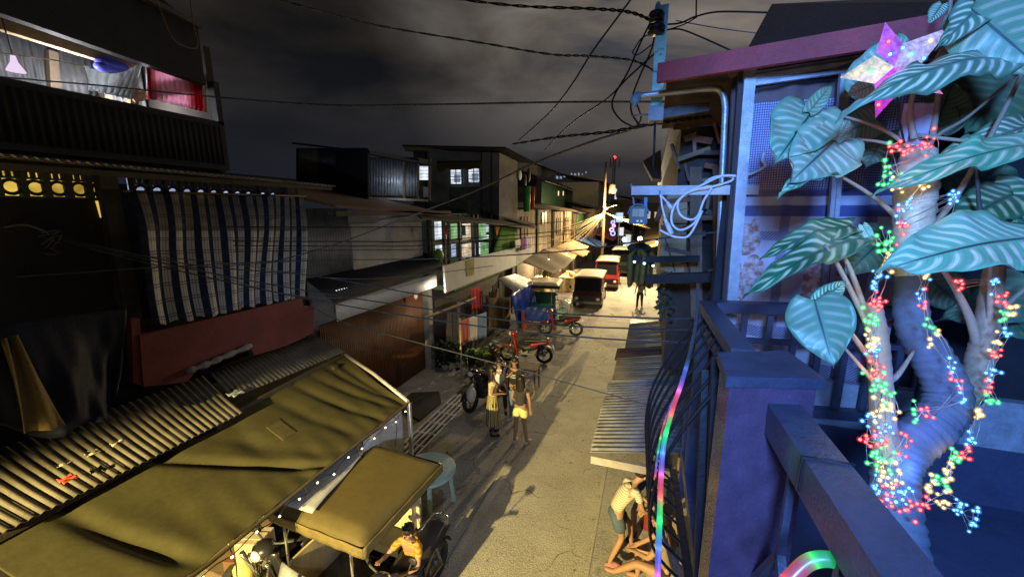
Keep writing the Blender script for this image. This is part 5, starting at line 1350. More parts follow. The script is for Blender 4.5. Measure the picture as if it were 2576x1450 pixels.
b = MB(); corr(b, (-5.93, 33.5, 2.9), (-5.93, 39.8, 2.9), (-5.93, 39.8, 4.7), (-5.93, 33.5, 4.7), pitch=0.25, amp=0.02, seg=4)
part('green_siding', b, M('green_siding', (0.035, 0.085, 0.035), 0.6, 0.1, var=0.3, scale=2), [o for o in COL.objects if o.name == 'green_house'][0])
slat_house('dim wooden house beyond the far pole on the left', -5.4, 41, 50, 5.2, M('roof_d', (0.05, 0.05, 0.05), 0.8), [(43, 44.2, 3.2, 4.3, cream_room), (46.5, 47.8, 3.2, 4.3, white_room)], awn=[(41.5, 49.5, M('red_canvas', (0.3, 0.05, 0.03), 0.7), 1.8, 0.6)], cols=(1, 3))
slat_house('pale house with small lit windows far down the left side', -4.6, 52, 64, 5.8, M('roof_e', (0.06, 0.06, 0.06), 0.8), [(54, 55.5, 3.4, 4.6, white_room), (59, 60.4, 3.4, 4.6, cream_room)], awn=[(52, 63, canvas_p, 2.0, 0.7)], cols=(4, 2))
slat_house('last grey house closing the left side of the street', -2.4, 68, 84, 6.8, M('roof_f', (0.05, 0.05, 0.05), 0.8), [(70, 72, 3.4, 4.8, cream_room), (76, 78, 3.6, 5.0, white_room)], awn=[(68, 82, canvas_p, 2.4, 0.8)], cols=(4, 0))
slat_house('wooden house far down the right side of the street', 0.9, 30, 46, 4.6, M('roof_g', (0.06, 0.05, 0.04), 0.8), [], awn=[(30, 38, canvas_p, 1.3, 0.4), (38.5, 46, M('yellow_canvas', (0.5, 0.36, 0.10), 0.8), 1.5, 0.4)], cols=(1, 2))
slat_house('low house beyond the wooden one on the right side', 0.9, 48, 66, 4.9, M('roof_h', (0.06, 0.055, 0.05), 0.8), [], awn=[(48, 65, canvas_p, 1.6, 0.5)], cols=(2, 4))
be = thing('end_house', 'house closing the far end of the street with a cream lit front', 'house', (0, 92, 0))
b = MB(); b.bx(-7, 7, 92, 98, 0, 6.5); part('wall', b, wood_mats[4], be)
for x in (-3.4, -1.4, 0.6):
    b = MB(); b.bx(x, x + 1.1, 91.95, 92.02, 3.4, 4.9); part('window', b, cream_room, be)
b = MB(); b.prism([(-8, 91, 6.5), (8, 91, 6.5), (8, 98, 8), (-8, 98, 8)], (0, 0, 0.15)); part('roof', b, galv_dark, be)
# back-row buildings on the left beyond the facades
bs = thing('green_shed', 'dark green corrugated shed with two tiny lit holes behind the slat houses', 'shed', (-9.6, 30, 0))
A, B = onX(1370, 462, -8.6), onX(1500, 520, -8.6)
b = MB(); corr(b, (-8.6, A.y - 1, 4.4), (-8.6, 46, 4.4), (-8.6, 46, 7.2), (-8.6, A.y - 1, 7.3), pitch=0.3, amp=0.03, seg=4); part('siding', b, M('deep_green_sheet', (0.012, 0.032, 0.015), 0.6, 0.1, var=0.3, scale=1.5), bs)
b = MB(); b.bx(-13, -8.66, A.y - 1, 46, 0, 7.0); part('wall', b, galv_dark, bs)
b = MB(); b.prism([(-8.2, A.y - 1.4, 7.28), (-8.2, 46.5, 7.2), (-13, 46.5, 8.6), (-13, A.y - 1.4, 8.7)], (0, 0, 0.08)); part('roof', b, galv_dark, bs)
for px, c in ((1405, (1, 0.75, 0.5)), (1417, (1, 0.6, 0.2))):
    q = onX(px, 486, -8.52); b = MB(); b.box(q, (0.05, 0.22, 0.42)); part('lit_hole', b, glow('hole_%d' % px, c, 1.4), bs)
fr = thing('grey_warehouse', 'pale grey roofed warehouse rising behind the green shed', 'warehouse', (-16, 60, 0))
b = MB(); b.bx(-22, -13.4, 48, 78, 0, 10.4); part('wall', b, M('grey_ware', (0.16, 0.16, 0.165), 0.8), fr)
b = MB(); b.prism([(-13, 47.5, 10.4), (-13, 78.5, 10.4), (-17.5, 78.5, 12.0), (-17.5, 47.5, 12.0)], (0, 0, 0.1)); part('roof', b, galv, fr)
q = onX(1420, 445, -13.2)
for i in range(9):
    b = MB(); p = onX(1402 + i * 9, 447 - i * 1.5 + rnd(-2, 2), -13.2); b.box(p, (0.1, rnd(0.5, 1.4), rnd(0.2, 0.6))); part('lit_patch', b, glow('ware_glow', (0.7, 0.8, 1.0), 0.35), fr)
fm = thing('far_house', 'two-storey grey house with a bright green-white window by the far pole', 'house', (-7, 52, 0))
b = MB(); b.bx(-11, -6.0, 48, 60, 0, 8.3); part('wall', b, M('mid_grey', (0.13, 0.125, 0.12), 0.9), fm)
q0 = onX(1549, 485, -5.95)
b = MB(); b.bx(-5.99, -5.9, q0.y - 1.5, q0.y + 1.5, q0.z - 1.0, q0.z + 0.7); part('lit_window', b, white_room, fm)
b = MB(); b.bx(-5.9, -5.82, q0.y - 0.3, q0.y + 0.8, q0.z - 0.7, q0.z + 0.2); part('curtain', b, M('rust_curtain', (0.35, 0.09, 0.04), 0.9), fm)
b = MB(); b.prism([(-5.4, 47.5, 8.3), (-5.4, 60.5, 8.3), (-11, 60.5, 9.4), (-11, 47.5, 9.4)], (0, 0, 0.1)); part('roof', b, galv_dark, fm)
# dark backdrop roofs far away
hl = MB()
random.seed(5)
hl.grid(lambda u, v: (-160 + 330 * u, 190 + 60 * v, -1 + 11 * math.sin(math.pi * min(1, v * 1.0)) * (0.6 + 0.4 * math.sin(u * 9) + 0.15 * math.sin(u * 31))), 60, 6)
struct('hills', hl, M('far_hills', (0.02, 0.024, 0.03), 0.95, scale=0.1, bump=0))
# far utility pole
fp = thing('utility_pole', 'tall brown utility pole in the distance where the lit wires fan out', 'utility pole', (-3.9, 34, 0))
pt = onY(1525, 408, 34.0); pb = Vector((pt.x, 34.0, 0))
fp.location = pb; WM[fp.name] = Matrix.Translation(pb)
b = MB(); b.tube([pb, pt], [0.13, 0.09], 10); part('shaft', b, M('pole_wood', (0.34, 0.24, 0.14), 0.85, var=0.3, scale=3), fp)
hub = onY(1523, 533, 33.8)
b = MB(); b.tube([hub + Vector((0, 0, 0.3)), hub + Vector((0.9, -0.3, 0.55))], 0.03, 6); part('lamp_arm', b, galv, fp)
b = MB(); b.ball(hub + Vector((0.05, -0.15, 0.28)), (0.16, 0.16, 0.10)); part('lamp_head', b, glow('street_lamp_glow', (1.0, 0.8, 0.45), 6.0), fp)
b = MB(); b.lathe(onY(1540, 472, 33.8) + Vector((0.0, 0, -0.45)), [(0, 0), (0.26, 0), (0.27, 0.68), (0.22, 0.74), (0, 0.76)], 14); part('transformer', b, M('tan_drum', (0.12, 0.10, 0.075), 0.7), fp)
ends = []
for i in range(16):
    px, py = 1388 + (i % 8) * 11 + rnd(-5, 5), 575 + (i // 8) * 34 + (i % 8) * 3 + rnd(-6, 6)
    ends.append(onX(px, py, -6.1))
for i in range(8): ends.append(onY(1575 + i * 9, 548 + i * 3.2 + rnd(-4, 4), 30 + i * 0.5))
wire_pale = M('dusty_wire', (0.45, 0.36, 0.22), 0.8)
for i, e_ in enumerate(ends):
    mid = hub.lerp(e_, 0.5) + Vector((0, 0, -0.12 - 0.02 * (i % 5)))
    b = MB(); b.tube(smooth_path([hub + Vector((0, 0, -0.02 * (i % 7))), mid, e_], 4), 0.016, 4)
    solo('service_wire', b, wire_pale, 'one of the dusty lit wires fanning out from the far utility pole', 'wire', 'wires fanning out from the far pole')
at = thing('cell_tower', 'slim mast with panel antennas and a red beacon on the horizon', 'mast', onY(1543, 470, 95))
q = onY(1543, 470, 95); q.z = 0; at.location = q; WM[at.name] = Matrix.Translation(q)
ztop = onY(1543, 398, 95).z
b = MB()
for s1_, s2_ in ((-.5, -.5), (.5, -.5), (0, .5)): b.tube([q + Vector((s1_, s2_, 0)), q + Vector((s1_ * .4, s2_ * .4, ztop))], 0.07, 5)
for i in range(12): 
    z = ztop * i / 12; b.bar(q + Vector((-.45, -.45, z)), q + Vector((.45, -.45, z + 1)), 0.05)
part('lattice', b, galv_dark, at)
for k in range(3):
    a = k * 2.1 + 0.4; b = MB(); b.box(q + Vector((1.1 * math.cos(a), 1.1 * math.sin(a), ztop - 0.9)), (0.35, 0.3, 2.0), a); part('antenna', b, M('antenna_grey', (0.4, 0.4, 0.42), 0.6), at)
b = MB(); b.ball(q + Vector((0, 0, ztop + 0.2)), 0.3); part('beacon', b, glow('beacon_red', (1.0, 0.03, 0.03), 6.0), at)
# lit signs and clutter at the far end
def sign(px0, py0, px1, py1, Y, m, label, cat='sign', name='shop_sign', frame=True):
    A, B = onY(px0, py0, Y), onY(px1, py1, Y)
    t = thing(name, label, cat, ((A.x + B.x) / 2, Y, B.z))
    b = MB(); b.bx(A.x, B.x, Y - 0.05, Y + 0.05, B.z, A.z); part('face', b, m, t)
    b = MB(); b.bx(A.x - 0.05, B.x + 0.05, Y + 0.051, Y + 0.09, B.z - 0.05, A.z + 0.05); b.bx((A.x + B.x) / 2 - 0.04, (A.x + B.x) / 2 + 0.04, Y + 0.09, Y + 0.16, 0, B.z + 0.2); part('backing', b, galv_dark, t)
    return t
sign(1551, 535, 1566, 558, 42, glow('sign_blue_white', (0.55, 0.8, 1.0), 1.0), 'small pale blue lit sign above the purple light at the street end')
sign(1575, 590, 1585, 622, 40, glow('sign_white', (0.85, 0.95, 1.0), 0.8), 'upright white lit sign low on the right of the far pole')
sign(1556, 572, 1568, 592, 43, glow('sign_white2', (0.9, 0.95, 1.0), 0.9), 'small square white lit sign beside the purple light')
sg = thing('light_sculpture', 'glowing purple and blue light figure hanging over the far street', 'light figure', onY(1540, 570, 41))
c0 = onY(1541, 575, 41)
for i, (dx, dz, r, col) in enumerate(((0, 0.62, 0.15, (0.35, 0.25, 1.0)), (0.1, 0.3, 0.12, (0.6, 0.3, 1.0)), (-0.08, -0.1, 0.17, (0.8, 0.35, 1.0)), (0.05, -0.45, 0.2, (0.25, 0.3, 1.0)))):
    b = MB(); b.ring(c0 + Vector((dx, 0, dz)), (0, 1, 0.2), r, 0.07, 14, 6); part('light_ring', b, glow('neon_%d' % i, col, 2.6), sg)
for (px, py, Y, c, lab) in ((1619, 559, 17, (0.8, 0.95, 1.0), 'bright white bulb hanging under the electric meter'), (1571, 602, 40, (0.3, 0.6, 1.0), 'blue-white bulb near the far end of the street'), (1596, 631, 36, (1.0, 0.85, 0.6), 'warm bulb low at the right end of the far street'), (1610, 600, 38, (1.0, 0.8, 0.5), 'warm bulb under the yellow awning far down the right side')):
    q = onY(px, py, Y); r = 0.006 * Y if px != 1619 else 0.075
    t = thing('bulb_lamp', lab, 'lamp', q)
    b = MB(); b.ball(q, r, 8, 6); part('bulb', b, glow('bulb_%d' % px, c, 5.0), t)
    b = MB(); b.tube([q + Vector((0, 0, r)), q + Vector((0, 0, r + 0.5))], 0.02, 5); part('cord', b, black_m, t)
for (x_, y_, lab_) in ((-5.3, 21.6, 'added fill bulb under the dark awning among the garments'), (-5.0, 25.2, 'added fill bulb under the tan awning over the market stall'), (-5.0, 29.5, 'added fill bulb under the awning beside the red van')):
    q = Vector((x_, y_, 2.32)); t = thing('bulb_lamp', lab_, 'lamp', q)
    b = MB(); b.ball(q, 0.05, 10, 7); part('bulb', b, glow('shop_bulb', (1.0, 0.82, 0.5), 6.0), t)
    b = MB(); b.tube([q + Vector((0, 0, .04)), q + Vector((0, 0, .4))], 0.012, 5); part('cord', b, black_m, t)
    lamp('shop_bulb', (x_ + 0.02, y_ - 0.12, 2.2), (1.0, 0.80, 0.45), 420, 0.06)  # bulbs and their lights added to brighten the dark shop fronts
lamp('meter_bulb', (-0.16, 16.9, 4.6), (1.0, 0.85, 0.55), 260, 0.06)
# stalls: washing line of clothes and cream cabinet in the bright shop front
random.seed(21)
cc = [(0.35, 0.3, 0.18), (0.16, 0.17, 0.06), (0.4, 0.28, 0.16), (0.5, 0.44, 0.3), (0.28, 0.12, 0.06), (0.2, 0.18, 0.15), (0.45, 0.42, 0.15)]
nm_ = ['sand', 'olive', 'tan', 'cream', 'rust', 'grey', 'yellow']
for i in range(14):
    Y = 19.0 + i * 0.62; w_ = 0.42; c = i % 7; z1 = 2.12 + rnd(-.06, .06); hgt = rnd(.6, .95); ph = rnd(0, 6)
    b = MB(); b.grid(lambda u, v: (-4.9 - 0.05 * i + 0.02 * math.sin(u * 14 + ph), Y + (u - .5) * w_ * (1.0 - 0.25 * (1 if v > .3 else 0)), z1 - hgt * v), 8, 6, thick=0.01)
    order = ('nearest', 'second', 'third', 'fourth', 'fifth', 'sixth', 'seventh', 'eighth', 'ninth', 'tenth', 'eleventh', 'twelfth', 'thirteenth', 'farthest')[i]
    solo('hanging_garment', b, fabric('garment_%d' % c, cc[c]), '%s garment hung under the dark awning, %s of the row from the blue tarpaulin' % (nm_[c], order), 'garment', 'garments hung in the bright shop front')
b = MB(); b.bx(-5.9, -5.2, 20.4, 21.6, 0.05, 1.35); b.bx(-5.95, -5.15, 20.35, 21.65, 1.352, 1.40); b.bx(-5.19, -5.17, 20.5, 20.95, 0.2, 1.2); solo('cabinet', b, M('cream_cabinet', (0.55, 0.45, 0.26), 0.6), 'cream cabinet standing in the bright shop front behind the tricycle', 'cabinet')
b = MB(); b.bx(-5.2, -4.2, 24.2, 26.2, 0.0, 0.9); b.bx(-5.25, -4.15, 24.1, 26.3, 0.902, 0.94); solo('market_stall', b, M('stall_wood', (0.45, 0.33, 0.17), 0.8), 'low market stall counter beside the red van', 'stall')
for i in range(5):
    b = MB(); b.box((-4.7 + rnd(-.3, .3), 24.5 + i * 0.36, 1.05), (0.3, 0.25, 0.2), rnd(0, 1)); solo('goods_box', b, M('goods_%d' % (i % 3), ((0.5, 0.4, 0.2), (0.4, 0.1, 0.05), (0.3, 0.35, 0.3))[i % 3], 0.7), ('tan', 'red', 'grey-green', 'wide tan', 'second red')[i] + ' goods box on the low market stall counter', 'box', 'goods boxes on the market stall')
# ================================================================== right side: neighbour's shanty, awning roofs, pole, meter, our house front
maroon = M('maroon_fascia', (0.26, 0.028, 0.030), 0.6, var=0.3, scale=5, stain=(0.4, 0.3, 0.3), stain_lo=0.68, stain_hi=0.78)
alu = M('aluminium_frame', (0.34, 0.36, 0.40), 0.45, 0.3, var=0.3, scale=16)
roof_grey = M('awning_roof_sheet', (0.27, 0.28, 0.30), 0.55, 0.2, var=0.45, scale=3, stain=(0.14, 0.09, 0.06), stain_lo=0.52)
roof_rust = M('awning_roof_rust', (0.16, 0.085, 0.06), 0.8, 0.1, var=0.4, scale=4)
roof_tan = M('awning_roof_tan', (0.33, 0.29, 0.19), 0.6, 0.2, var=0.35, scale=3, stain=(0.13, 0.10, 0.07), stain_lo=0.6)
PA, PB = onZ(1484, 1136, 2.30), onZ(1590, 850, 2.30)
def right_sheet(y0, y1, x0, m, label, z0=2.30, z1=2.64, x1=1.18):
    mb = MB(); corr(mb, (x0, y1, z0), (x0, y0, z0), (x1, y0, z1), (x1, y1, z1), pitch=0.09, amp=0.014, rows=3)
    return solo('roof_sheet', mb, m, label, 'roof sheet', 'lean-to roof sheets on the right')
right_sheet(PA.y, 6.15, PA.x, roof_grey, 'nearest grey corrugated lean-to sheet above the leaning boy')
right_sheet(6.10, 7.15, PA.x + 0.06, roof_tan, 'tan corrugated lean-to sheet behind the nearest grey one', 2.35, 2.66)
right_sheet(7.10, 7.75, PA.x + 0.02, roof_rust, 'rust brown lean-to sheet between two tan ones', 2.33, 2.64)
right_sheet(7.72, 9.6, PA.x + 0.16, roof_tan, 'farthest tan lean-to sheet on the right side of the street', 2.34, 2.66)
lt = thing('lean_to_frame', 'timber frame carrying the lean-to roof sheets over the right pavement', 'frame', (0.1, 6.5, 0.11))
b = MB(); b.bx(PA.x + 0.02, 1.16, PA.y - 0.06, PA.y - 0.01, 2.20, 2.29); part('fascia', b, M('pale_fascia', (0.27, 0.24, 0.19), 0.7, scale=6), lt)
for yy in (4.9, 7.2, 9.3):
    b = MB(); b.bx(0.50, 0.57, yy, yy + 0.07, 0.11, 2.44); part('post', b, old_wood, lt)
b = MB(); b.box((0.18, 9.98, 2.12), (0.98, 0.56, 0.30)); b.box((0.18, 9.98, 2.281), (1.03, 0.60, 0.02)); solo('covered_crate', b, M('navy_cover', (0.015, 0.025, 0.07), 0.5), 'big crate under a navy cover beyond the lean-to roofs', 'crate')
b = MB(); b.bx(-0.22, 0.55, 9.76, 10.18, 0.11, 1.965); solo('shed_box', b, dark_wood, 'dark boarded shed under the navy covered crate', 'shed')
# shanty
sh = thing('shanty', 'ramshackle wooden shanty patched with plywood and scrap beside the street', 'shanty', (1.5, 6.5, 0))
YS = 4.3
b = MB(); b.bx(1.20, 3.5, YS, 22, 0.1, 5.8); b.bx(0.22, 1.20, YS + 0.1, 12, 3.32, 5.8); part('wall', b, M('shanty_dark', (0.05, 0.042, 0.036), 0.9, var=0.5, scale=3), sh)
ply = M('plywood', (0.34, 0.26, 0.15), 0.8, var=0.25, scale=3, stain=(0.2, 0.14, 0.08))
for (pts_, nm) in (([(1668, 489), (1729, 487), (1729, 561), (1667, 560)], 'plywood_panel'), ([(1663, 566), (1727, 563), (1726, 643), (1662, 644)], 'plywood_panel'), ([(1660, 659), (1720, 659), (1724, 684), (1688, 685), (1662, 676)], 'plywood_panel')):
    b = MB(); polyY(b, pts_, YS - 0.08, 0.03); part(nm, b, ply, sh)
random.seed(33)
scrap = [M('scrap_%d' % i, c, 0.85, var=0.4, scale=5) for i, c in enumerate(((0.16, 0.11, 0.07), (0.09, 0.065, 0.05), (0.22, 0.17, 0.11), (0.12, 0.10, 0.09), (0.20, 0.09, 0.06)))]
for i in range(44):
    px, py = rnd(1665, 1815), 185 + (i / 44) * 520 + rnd(-20, 20)
    ln, wd = rnd(25, 90), rnd(5, 14); an = rnd(-0.35, 0.35) if i % 3 else rnd(1.2, 1.9)
    A, B = onY(px, py, YS - 0.06 - 0.004 * (i % 5)), onY(min(1832, px + ln * math.cos(an)), py + ln * math.sin(an), YS - 0.06 - 0.004 * (i % 5))
    if (B - A).length < 0.02: continue
    b = MB(); b.bar(A, B, 0.03, wd * 0.0043, up=(0, -0.2, 1)); part('scrap_board', b, scrap[i % 5], sh)
for px in (1742, 1757, 1800):
    b = MB(); b.bar(onY(px, 420, YS - 0.10), onY(px + 2, 800, YS - 0.10), 0.05, 0.05); part('stud', b, old_wood, sh)
b = MB(); b.prism([(0.12, YS - 0.1, 5.86), (0.12, 14, 5.8), (3.5, 14, 5.9), (3.5, YS - 0.1, 5.9)], (0, 0, 0.05)); part('roof', b, galv_dark, sh)
b = MB(); b.prism([onY(1617, 405, 5.2), onY(1662, 376, 5.2), onY(1665, 450, 5.2), onY(1640, 448, 5.2)], (0, 0.6, 0)); part('projecting_board', b, dark_wood, sh)
# dark beams with washing
dk = M('black_beam', (0.022, 0.019, 0.018), 0.8)
b = MB(); b.bar(onY(1590, 653, 3.9), onY(1760, 650, 3.9), 0.05, 0.055); solo('projecting_beam', b, dk, 'upper dark beam sticking out over the street with shirts and blue lights on it', 'beam')
b = MB(); b.bar(onY(1624, 702, 3.7), onY(1800, 695, 3.7), 0.06, 0.08); solo('projecting_beam', b, dk, 'lower dark beam sticking out under the shirts from the shanty', 'beam')
def shirt_fn(cx, wd, y0, y1, Y, ph):
    A, B = onY(cx - wd, y0, Y), onY(cx + wd, y0, Y); C_, D = onY(cx + wd * 0.9, y1, Y), onY(cx - wd * 0.9, y1, Y)
    def fn(u, v):
        e = 1 - 0.75 * max(0, 0.16 - v) / 0.16
        p = A.lerp(B, 0.5 + (u - 0.5) * e).lerp(D.lerp(C_, u), v)
        return p + Vector((0, 0.05 * math.sin(u * 9 + ph) + 0.03 * math.sin(u * 21 + v * 4), 0.02 * math.sin(u * 13 + ph) * v))
    return fn
for (cx, wd, y0, y1, Y, c, lab) in ((1607, 28, 624, 714, 3.95, (0.16, 0.17, 0.085), 'large olive shirt hanging from the upper dark beam over the street'), (1622, 22, 622, 724, 4.1, (0.20, 0.20, 0.11), 'paler olive shirt hanging just behind the large olive one'), (1593, 10, 640, 690, 4.05, (0.13, 0.14, 0.07), 'small olive garment at the left of the hanging shirts')):
    b = MB(); b.grid(shirt_fn(cx, wd, y0, y1, Y, cx), 24, 12, thick=0.012); solo('hanging_shirt', b, thin_fabric('olive_%d' % cx, (c[0] * 1.9, c[1] * 1.4, c[2] * 0.8), 0.55), lab, 'shirt', 'shirts on the dark beam')
b = MB(); q = onY(1608, 618, 3.95); b.ball(q + Vector((0, 0, -0.02)), (0.11, 0.04, 0.05)); b.tube([q, q + Vector((0, 0, 0.1)), q + Vector((0.03, 0, 0.13))], 0.005, 5); solo('clothes_hanger', b, M('dark_cloth', (0.03, 0.03, 0.03), 0.9), 'dark clothes hanger above the large olive shirt', 'hanger')
for (px, py, lab) in ((1596, 658, 'blue light bulb at the left end of the upper dark beam'), (1621, 662, 'blue light bulb right of the other one on the upper dark beam'), (1652, 609, 'blue light bulb on the shanty corner above the beams'), (1643, 668, 'faint blue bulb beside the shanty plywood')):
    q = onY(px, py, 3.8); t = thing('bulb_lamp', lab, 'lamp', q)
    b = MB(); b.ball(q, 0.012, 8, 6); part('bulb', b, glow('blue_bulb', (0.35, 0.6, 1.0), 7.0), t)
    b = MB(); b.cyl(q + Vector((0, 0, 0.01)), q + Vector((0, 0, 0.035)), 0.008, n=6); part('socket', b, black_m, t)
# hanging vine clutter
b = MB()
for i in range(70):
    q = onY(1662 + rnd(-10, 26), 690 + i * 1.5 + rnd(-14, 14), 4.25 - rnd(0, 0.2)); d = Vector((rnd(-1, 1), rnd(-.3, .3), rnd(-1, .4))).normalized() * rnd(.03, .09); s_ = d.cross(Vector((0, 1, 0))).normalized() * 0.02
    b.add([q, q + d * .5 + s_, q + d, q + d * .5 - s_], [(0, 1, 2, 3)])
vn = thing('hanging_plant', 'dark straggly hanging plant at the street corner of the shanty', 'plant', onY(1665, 800, 4.15))
part('foliage', b, M('vine_leaf', (0.03, 0.04, 0.02), 0.7), vn)
b = MB(); b.tube(smooth_path([onY(1668, 690, 4.18), onY(1660, 730, 4.16), onY(1672, 770, 4.16), onY(1664, 805, 4.15)]), 0.008, 5); part('stem', b, dark_wood, vn)
# utility pole at the shanty
YP = 3.2
up = thing('utility_post', 'pale blue painted steel utility post with black insulators at its top', 'utility post', onY(1650, 290, YP))
b = MB(); b.bar(onY(1650, 285, YP), onY(1668, 18, YP), 0.075, 0.075, up=(0, 1, 0)); part('shaft', b, M('cyan_paint', (0.34, 0.70, 0.66), 0.55, var=0.35, scale=14, stain=(0.08, 0.13, 0.14), stain_lo=0.58, stain_hi=0.62), up)
for (py, r) in ((40, .045), (72, .05)):
    q = onY(1659, py, YP - 0.07); b = MB(); b.lathe(q + Vector((-0.02, 0, -0.03)), [(0, 0), (r, 0), (r * 1.15, .012), (r * .8, .026), (r * 1.15, .04), (r, .056), (0, .056)], 16); part('insulator', b, black_m, up)
b = MB(); b.ball(onY(1655, 20, YP - 0.05), (.02, .02, .04)); part('insulator_cap', b, M('cyan_cap', (0.2, 0.45, 0.5), 0.4), up)
b = MB(); q = onY(1650, 288, YP); b.box(q, (0.10, 0.11, 0.10)); b.bar(q, q + Vector((0.35, 0.2, 0.07)), 0.05, 0.06); b.tube([q + Vector((-.05, -.02, 0)), q + Vector((-.17, -.02, 0.0))], .006, 5); part('bracket', b, M('scrap_steel', (0.22, 0.23, 0.24), 0.6, 0.4), up)
b = MB(); b.tube([onY(1648, 300, YP + .02), onY(1644, 420, YP + .03)], 0.008, 6); part('down_pipe', b, black_m, up)
# service conduit with weather head
pipe_m = M('conduit', (0.40, 0.42, 0.45), 0.4, 0.55, var=0.25, scale=12)
wh_ = thing('conduit_pipe', 'grey conduit pipe with a blue weather head bending down along the shanty', 'pipe', onY(1805, 830, 3.05))
YC = 3.05
b = MB(); b.tube(smooth_path([onY(1608, 240, YC), onY(1700, 231, YC), onY(1780, 223, YC), onY(1812, 228, YC), onY(1824, 262, YC), onY(1822, 330, YC), onY(1812, 560, YC), onY(1803, 835, YC)], 5), 0.020, 8); part('pipe', b, pipe_m, wh_)
q = onY(1600, 247, YC); b = MB(); b.ball(q, (0.035, 0.03, 0.045), 12, 8, rot=Euler((0, 0.5, 0))); b.cyl(q + Vector((0, 0, -0.02)), q + Vector((-.012, 0, -.06)), .018, .01); part('weather_head', b, M('blue_head', (0.16, 0.32, 0.42), 0.5), wh_)
b = MB(); b.tube([onY(1852, 185, 2.98), onY(1848, 300, 2.98), onY(1828, 830, 2.98)], 0.028, 8); b.ball(onY(1854, 176, 2.98), (.05, .04, .06)); solo('downpipe', b, M('maroon_pipe', (0.12, 0.075, 0.08), 0.6), 'dark downpipe running down beside the aluminium window jamb', 'pipe')
# plank with the meter and the coiled extension cord
YK = 2.86
pl_ = thing('plank', 'pale weathered plank nailed across carrying the electric meter and a white cord', 'plank', onY(1740, 478, YK))
b = MB(); b.bar(onY(1589, 479, YK), onY(1908, 477, YK), 0.025, 0.058); part('board', b, M('weathered_plank', (0.50, 0.46, 0.46), 0.75, var=0.3, scale=10, stain=(0.2, 0.17, 0.17), stain_lo=0.6), pl_)
b = MB(); b.bar(onY(1588, 462, YK + .05), onY(1596, 520, YK + .05), 0.012); b.bar(onY(1660, 480, YK - .02), onY(1660, 495, YK - .02), 0.01); part('bracket', b, galv_dark, pl_)
me_ = thing('electric_meter', 'electric meter in a domed blue housing hanging under the pale plank', 'electric meter', onY(1606, 556, YK))
q = onY(1606, 538, YK - 0.05)
b = MB(); b.grid(lambda u, v: q + Vector((0.062 * math.cos(math.pi * u) * (1 - .15 * v), -0.03 + 0.17 * v, 0.062 * math.sin(math.pi * u) * (1 - 0.1 * v) - 0.0)), 18, 6, thick=0.006)
b.box(q + Vector((0, 0.06, -0.03)), (0.115, 0.14, 0.07)); b.box(q + Vector((0.04, 0.10, 0.07)), (0.02, 0.02, 0.08)); part('housing', b, M('meter_blue', (0.05, 0.20, 0.36), 0.5), me_)
b = MB(); b.box(q + Vector((0, -0.018, -0.005)), (0.108, 0.02, 0.11)); part('front', b, M('meter_front', (0.09, 0.09, 0.095), 0.5), me_)
b = MB(); b.box(q + Vector((0, -0.031, 0.008)), (0.075, 0.006, 0.05)); part('dial', b, M('meter_dial', (0.32, 0.29, 0.20), 0.5), me_)
b = MB(); b.box(q + Vector((0, -0.0365, 0.008)), (0.002, 0.004, 0.035)); part('needle', b, black_m, me_)
for s in (-1, 1):
    b = MB(); b.cyl(q + Vector((s * .012 + .01, -.028, -.045)), q + Vector((s * .012 + .01, -.034, -.045)), .008, n=10); part('seal', b, lens_white, me_)
ec = thing('extension_cord', 'white extension cord coiled over the pale plank with its plug hanging', 'extension cord', onY(1740, 480, YK - .03))
cord_m = M('white_cord', (0.62, 0.62, 0.64), 0.45, var=0.05, bump=0)
YE = YK - 0.035
cpts = [(1920, 405), (1922, 380), (1915, 390), (1925, 415), (1910, 428), (1870, 442), (1835, 455), (1790, 470), (1745, 478), (1705, 490), (1692, 525), (1712, 550), (1742, 552), (1762, 525), (1782, 480), (1820, 445), (1832, 458), (1815, 470), (1780, 472), (1745, 492), (1740, 520), (1760, 570) , (1722, 566), (1700, 556), (1690, 545)]
cpts = [(1922, 383), (1918, 402), (1926, 416), (1900, 432), (1865, 443), (1832, 441), (1790, 448), (1760, 475), (1800, 467), (1838, 455), (1842, 445), (1812, 444), (1772, 462), (1725, 487), (1705, 512), (1712, 540), (1738, 552), (1757, 540), (1770, 505), (1790, 470), (1758, 475), (1722, 490), (1695, 520), (1690, 560), (1712, 578), (1745, 562), (1766, 530), (1776, 500), (1700, 592), (1680, 588), (1668, 560), (1652, 540)]
cpts = cpts[:27] + [(1735, 590), (1705, 596), (1684, 590), (1660, 578)]
b = MB(); b.tube(smooth_path([onY(x, y, YE - 0.012 * math.sin(i * 1.7)) for i, (x, y) in enumerate(cpts)], 5), 0.0075, 6); part('cable', b, cord_m, ec)
b = MB(); b.tube([onY(1690, 545, YE), onY(1664, 590, YE)][::-1] if False else [onY(1678, 562, YE), onY(1690, 588, YE)], [0.016, 0.016], 8); b.tube([onY(1672, 548, YE), onY(1678, 562, YE)], [0.009, 0.013], 8); part('socket', b, cord_m, ec)
b = MB(); b.tube(smooth_path([onY(1662, 488, YE), onY(1666, 520, YE), onY(1674, 552, YE)]), 0.0065, 6); b.tube([onY(1662, 490, YE), onY(1680, 510, YE)], 0.0065, 6); part('cable', b, cord_m, ec)
b = MB(); b.tube([onY(1678, 508, YE), onY(1690, 524, YE)], [0.010, 0.014], 8); part('plug', b, cord_m, ec)
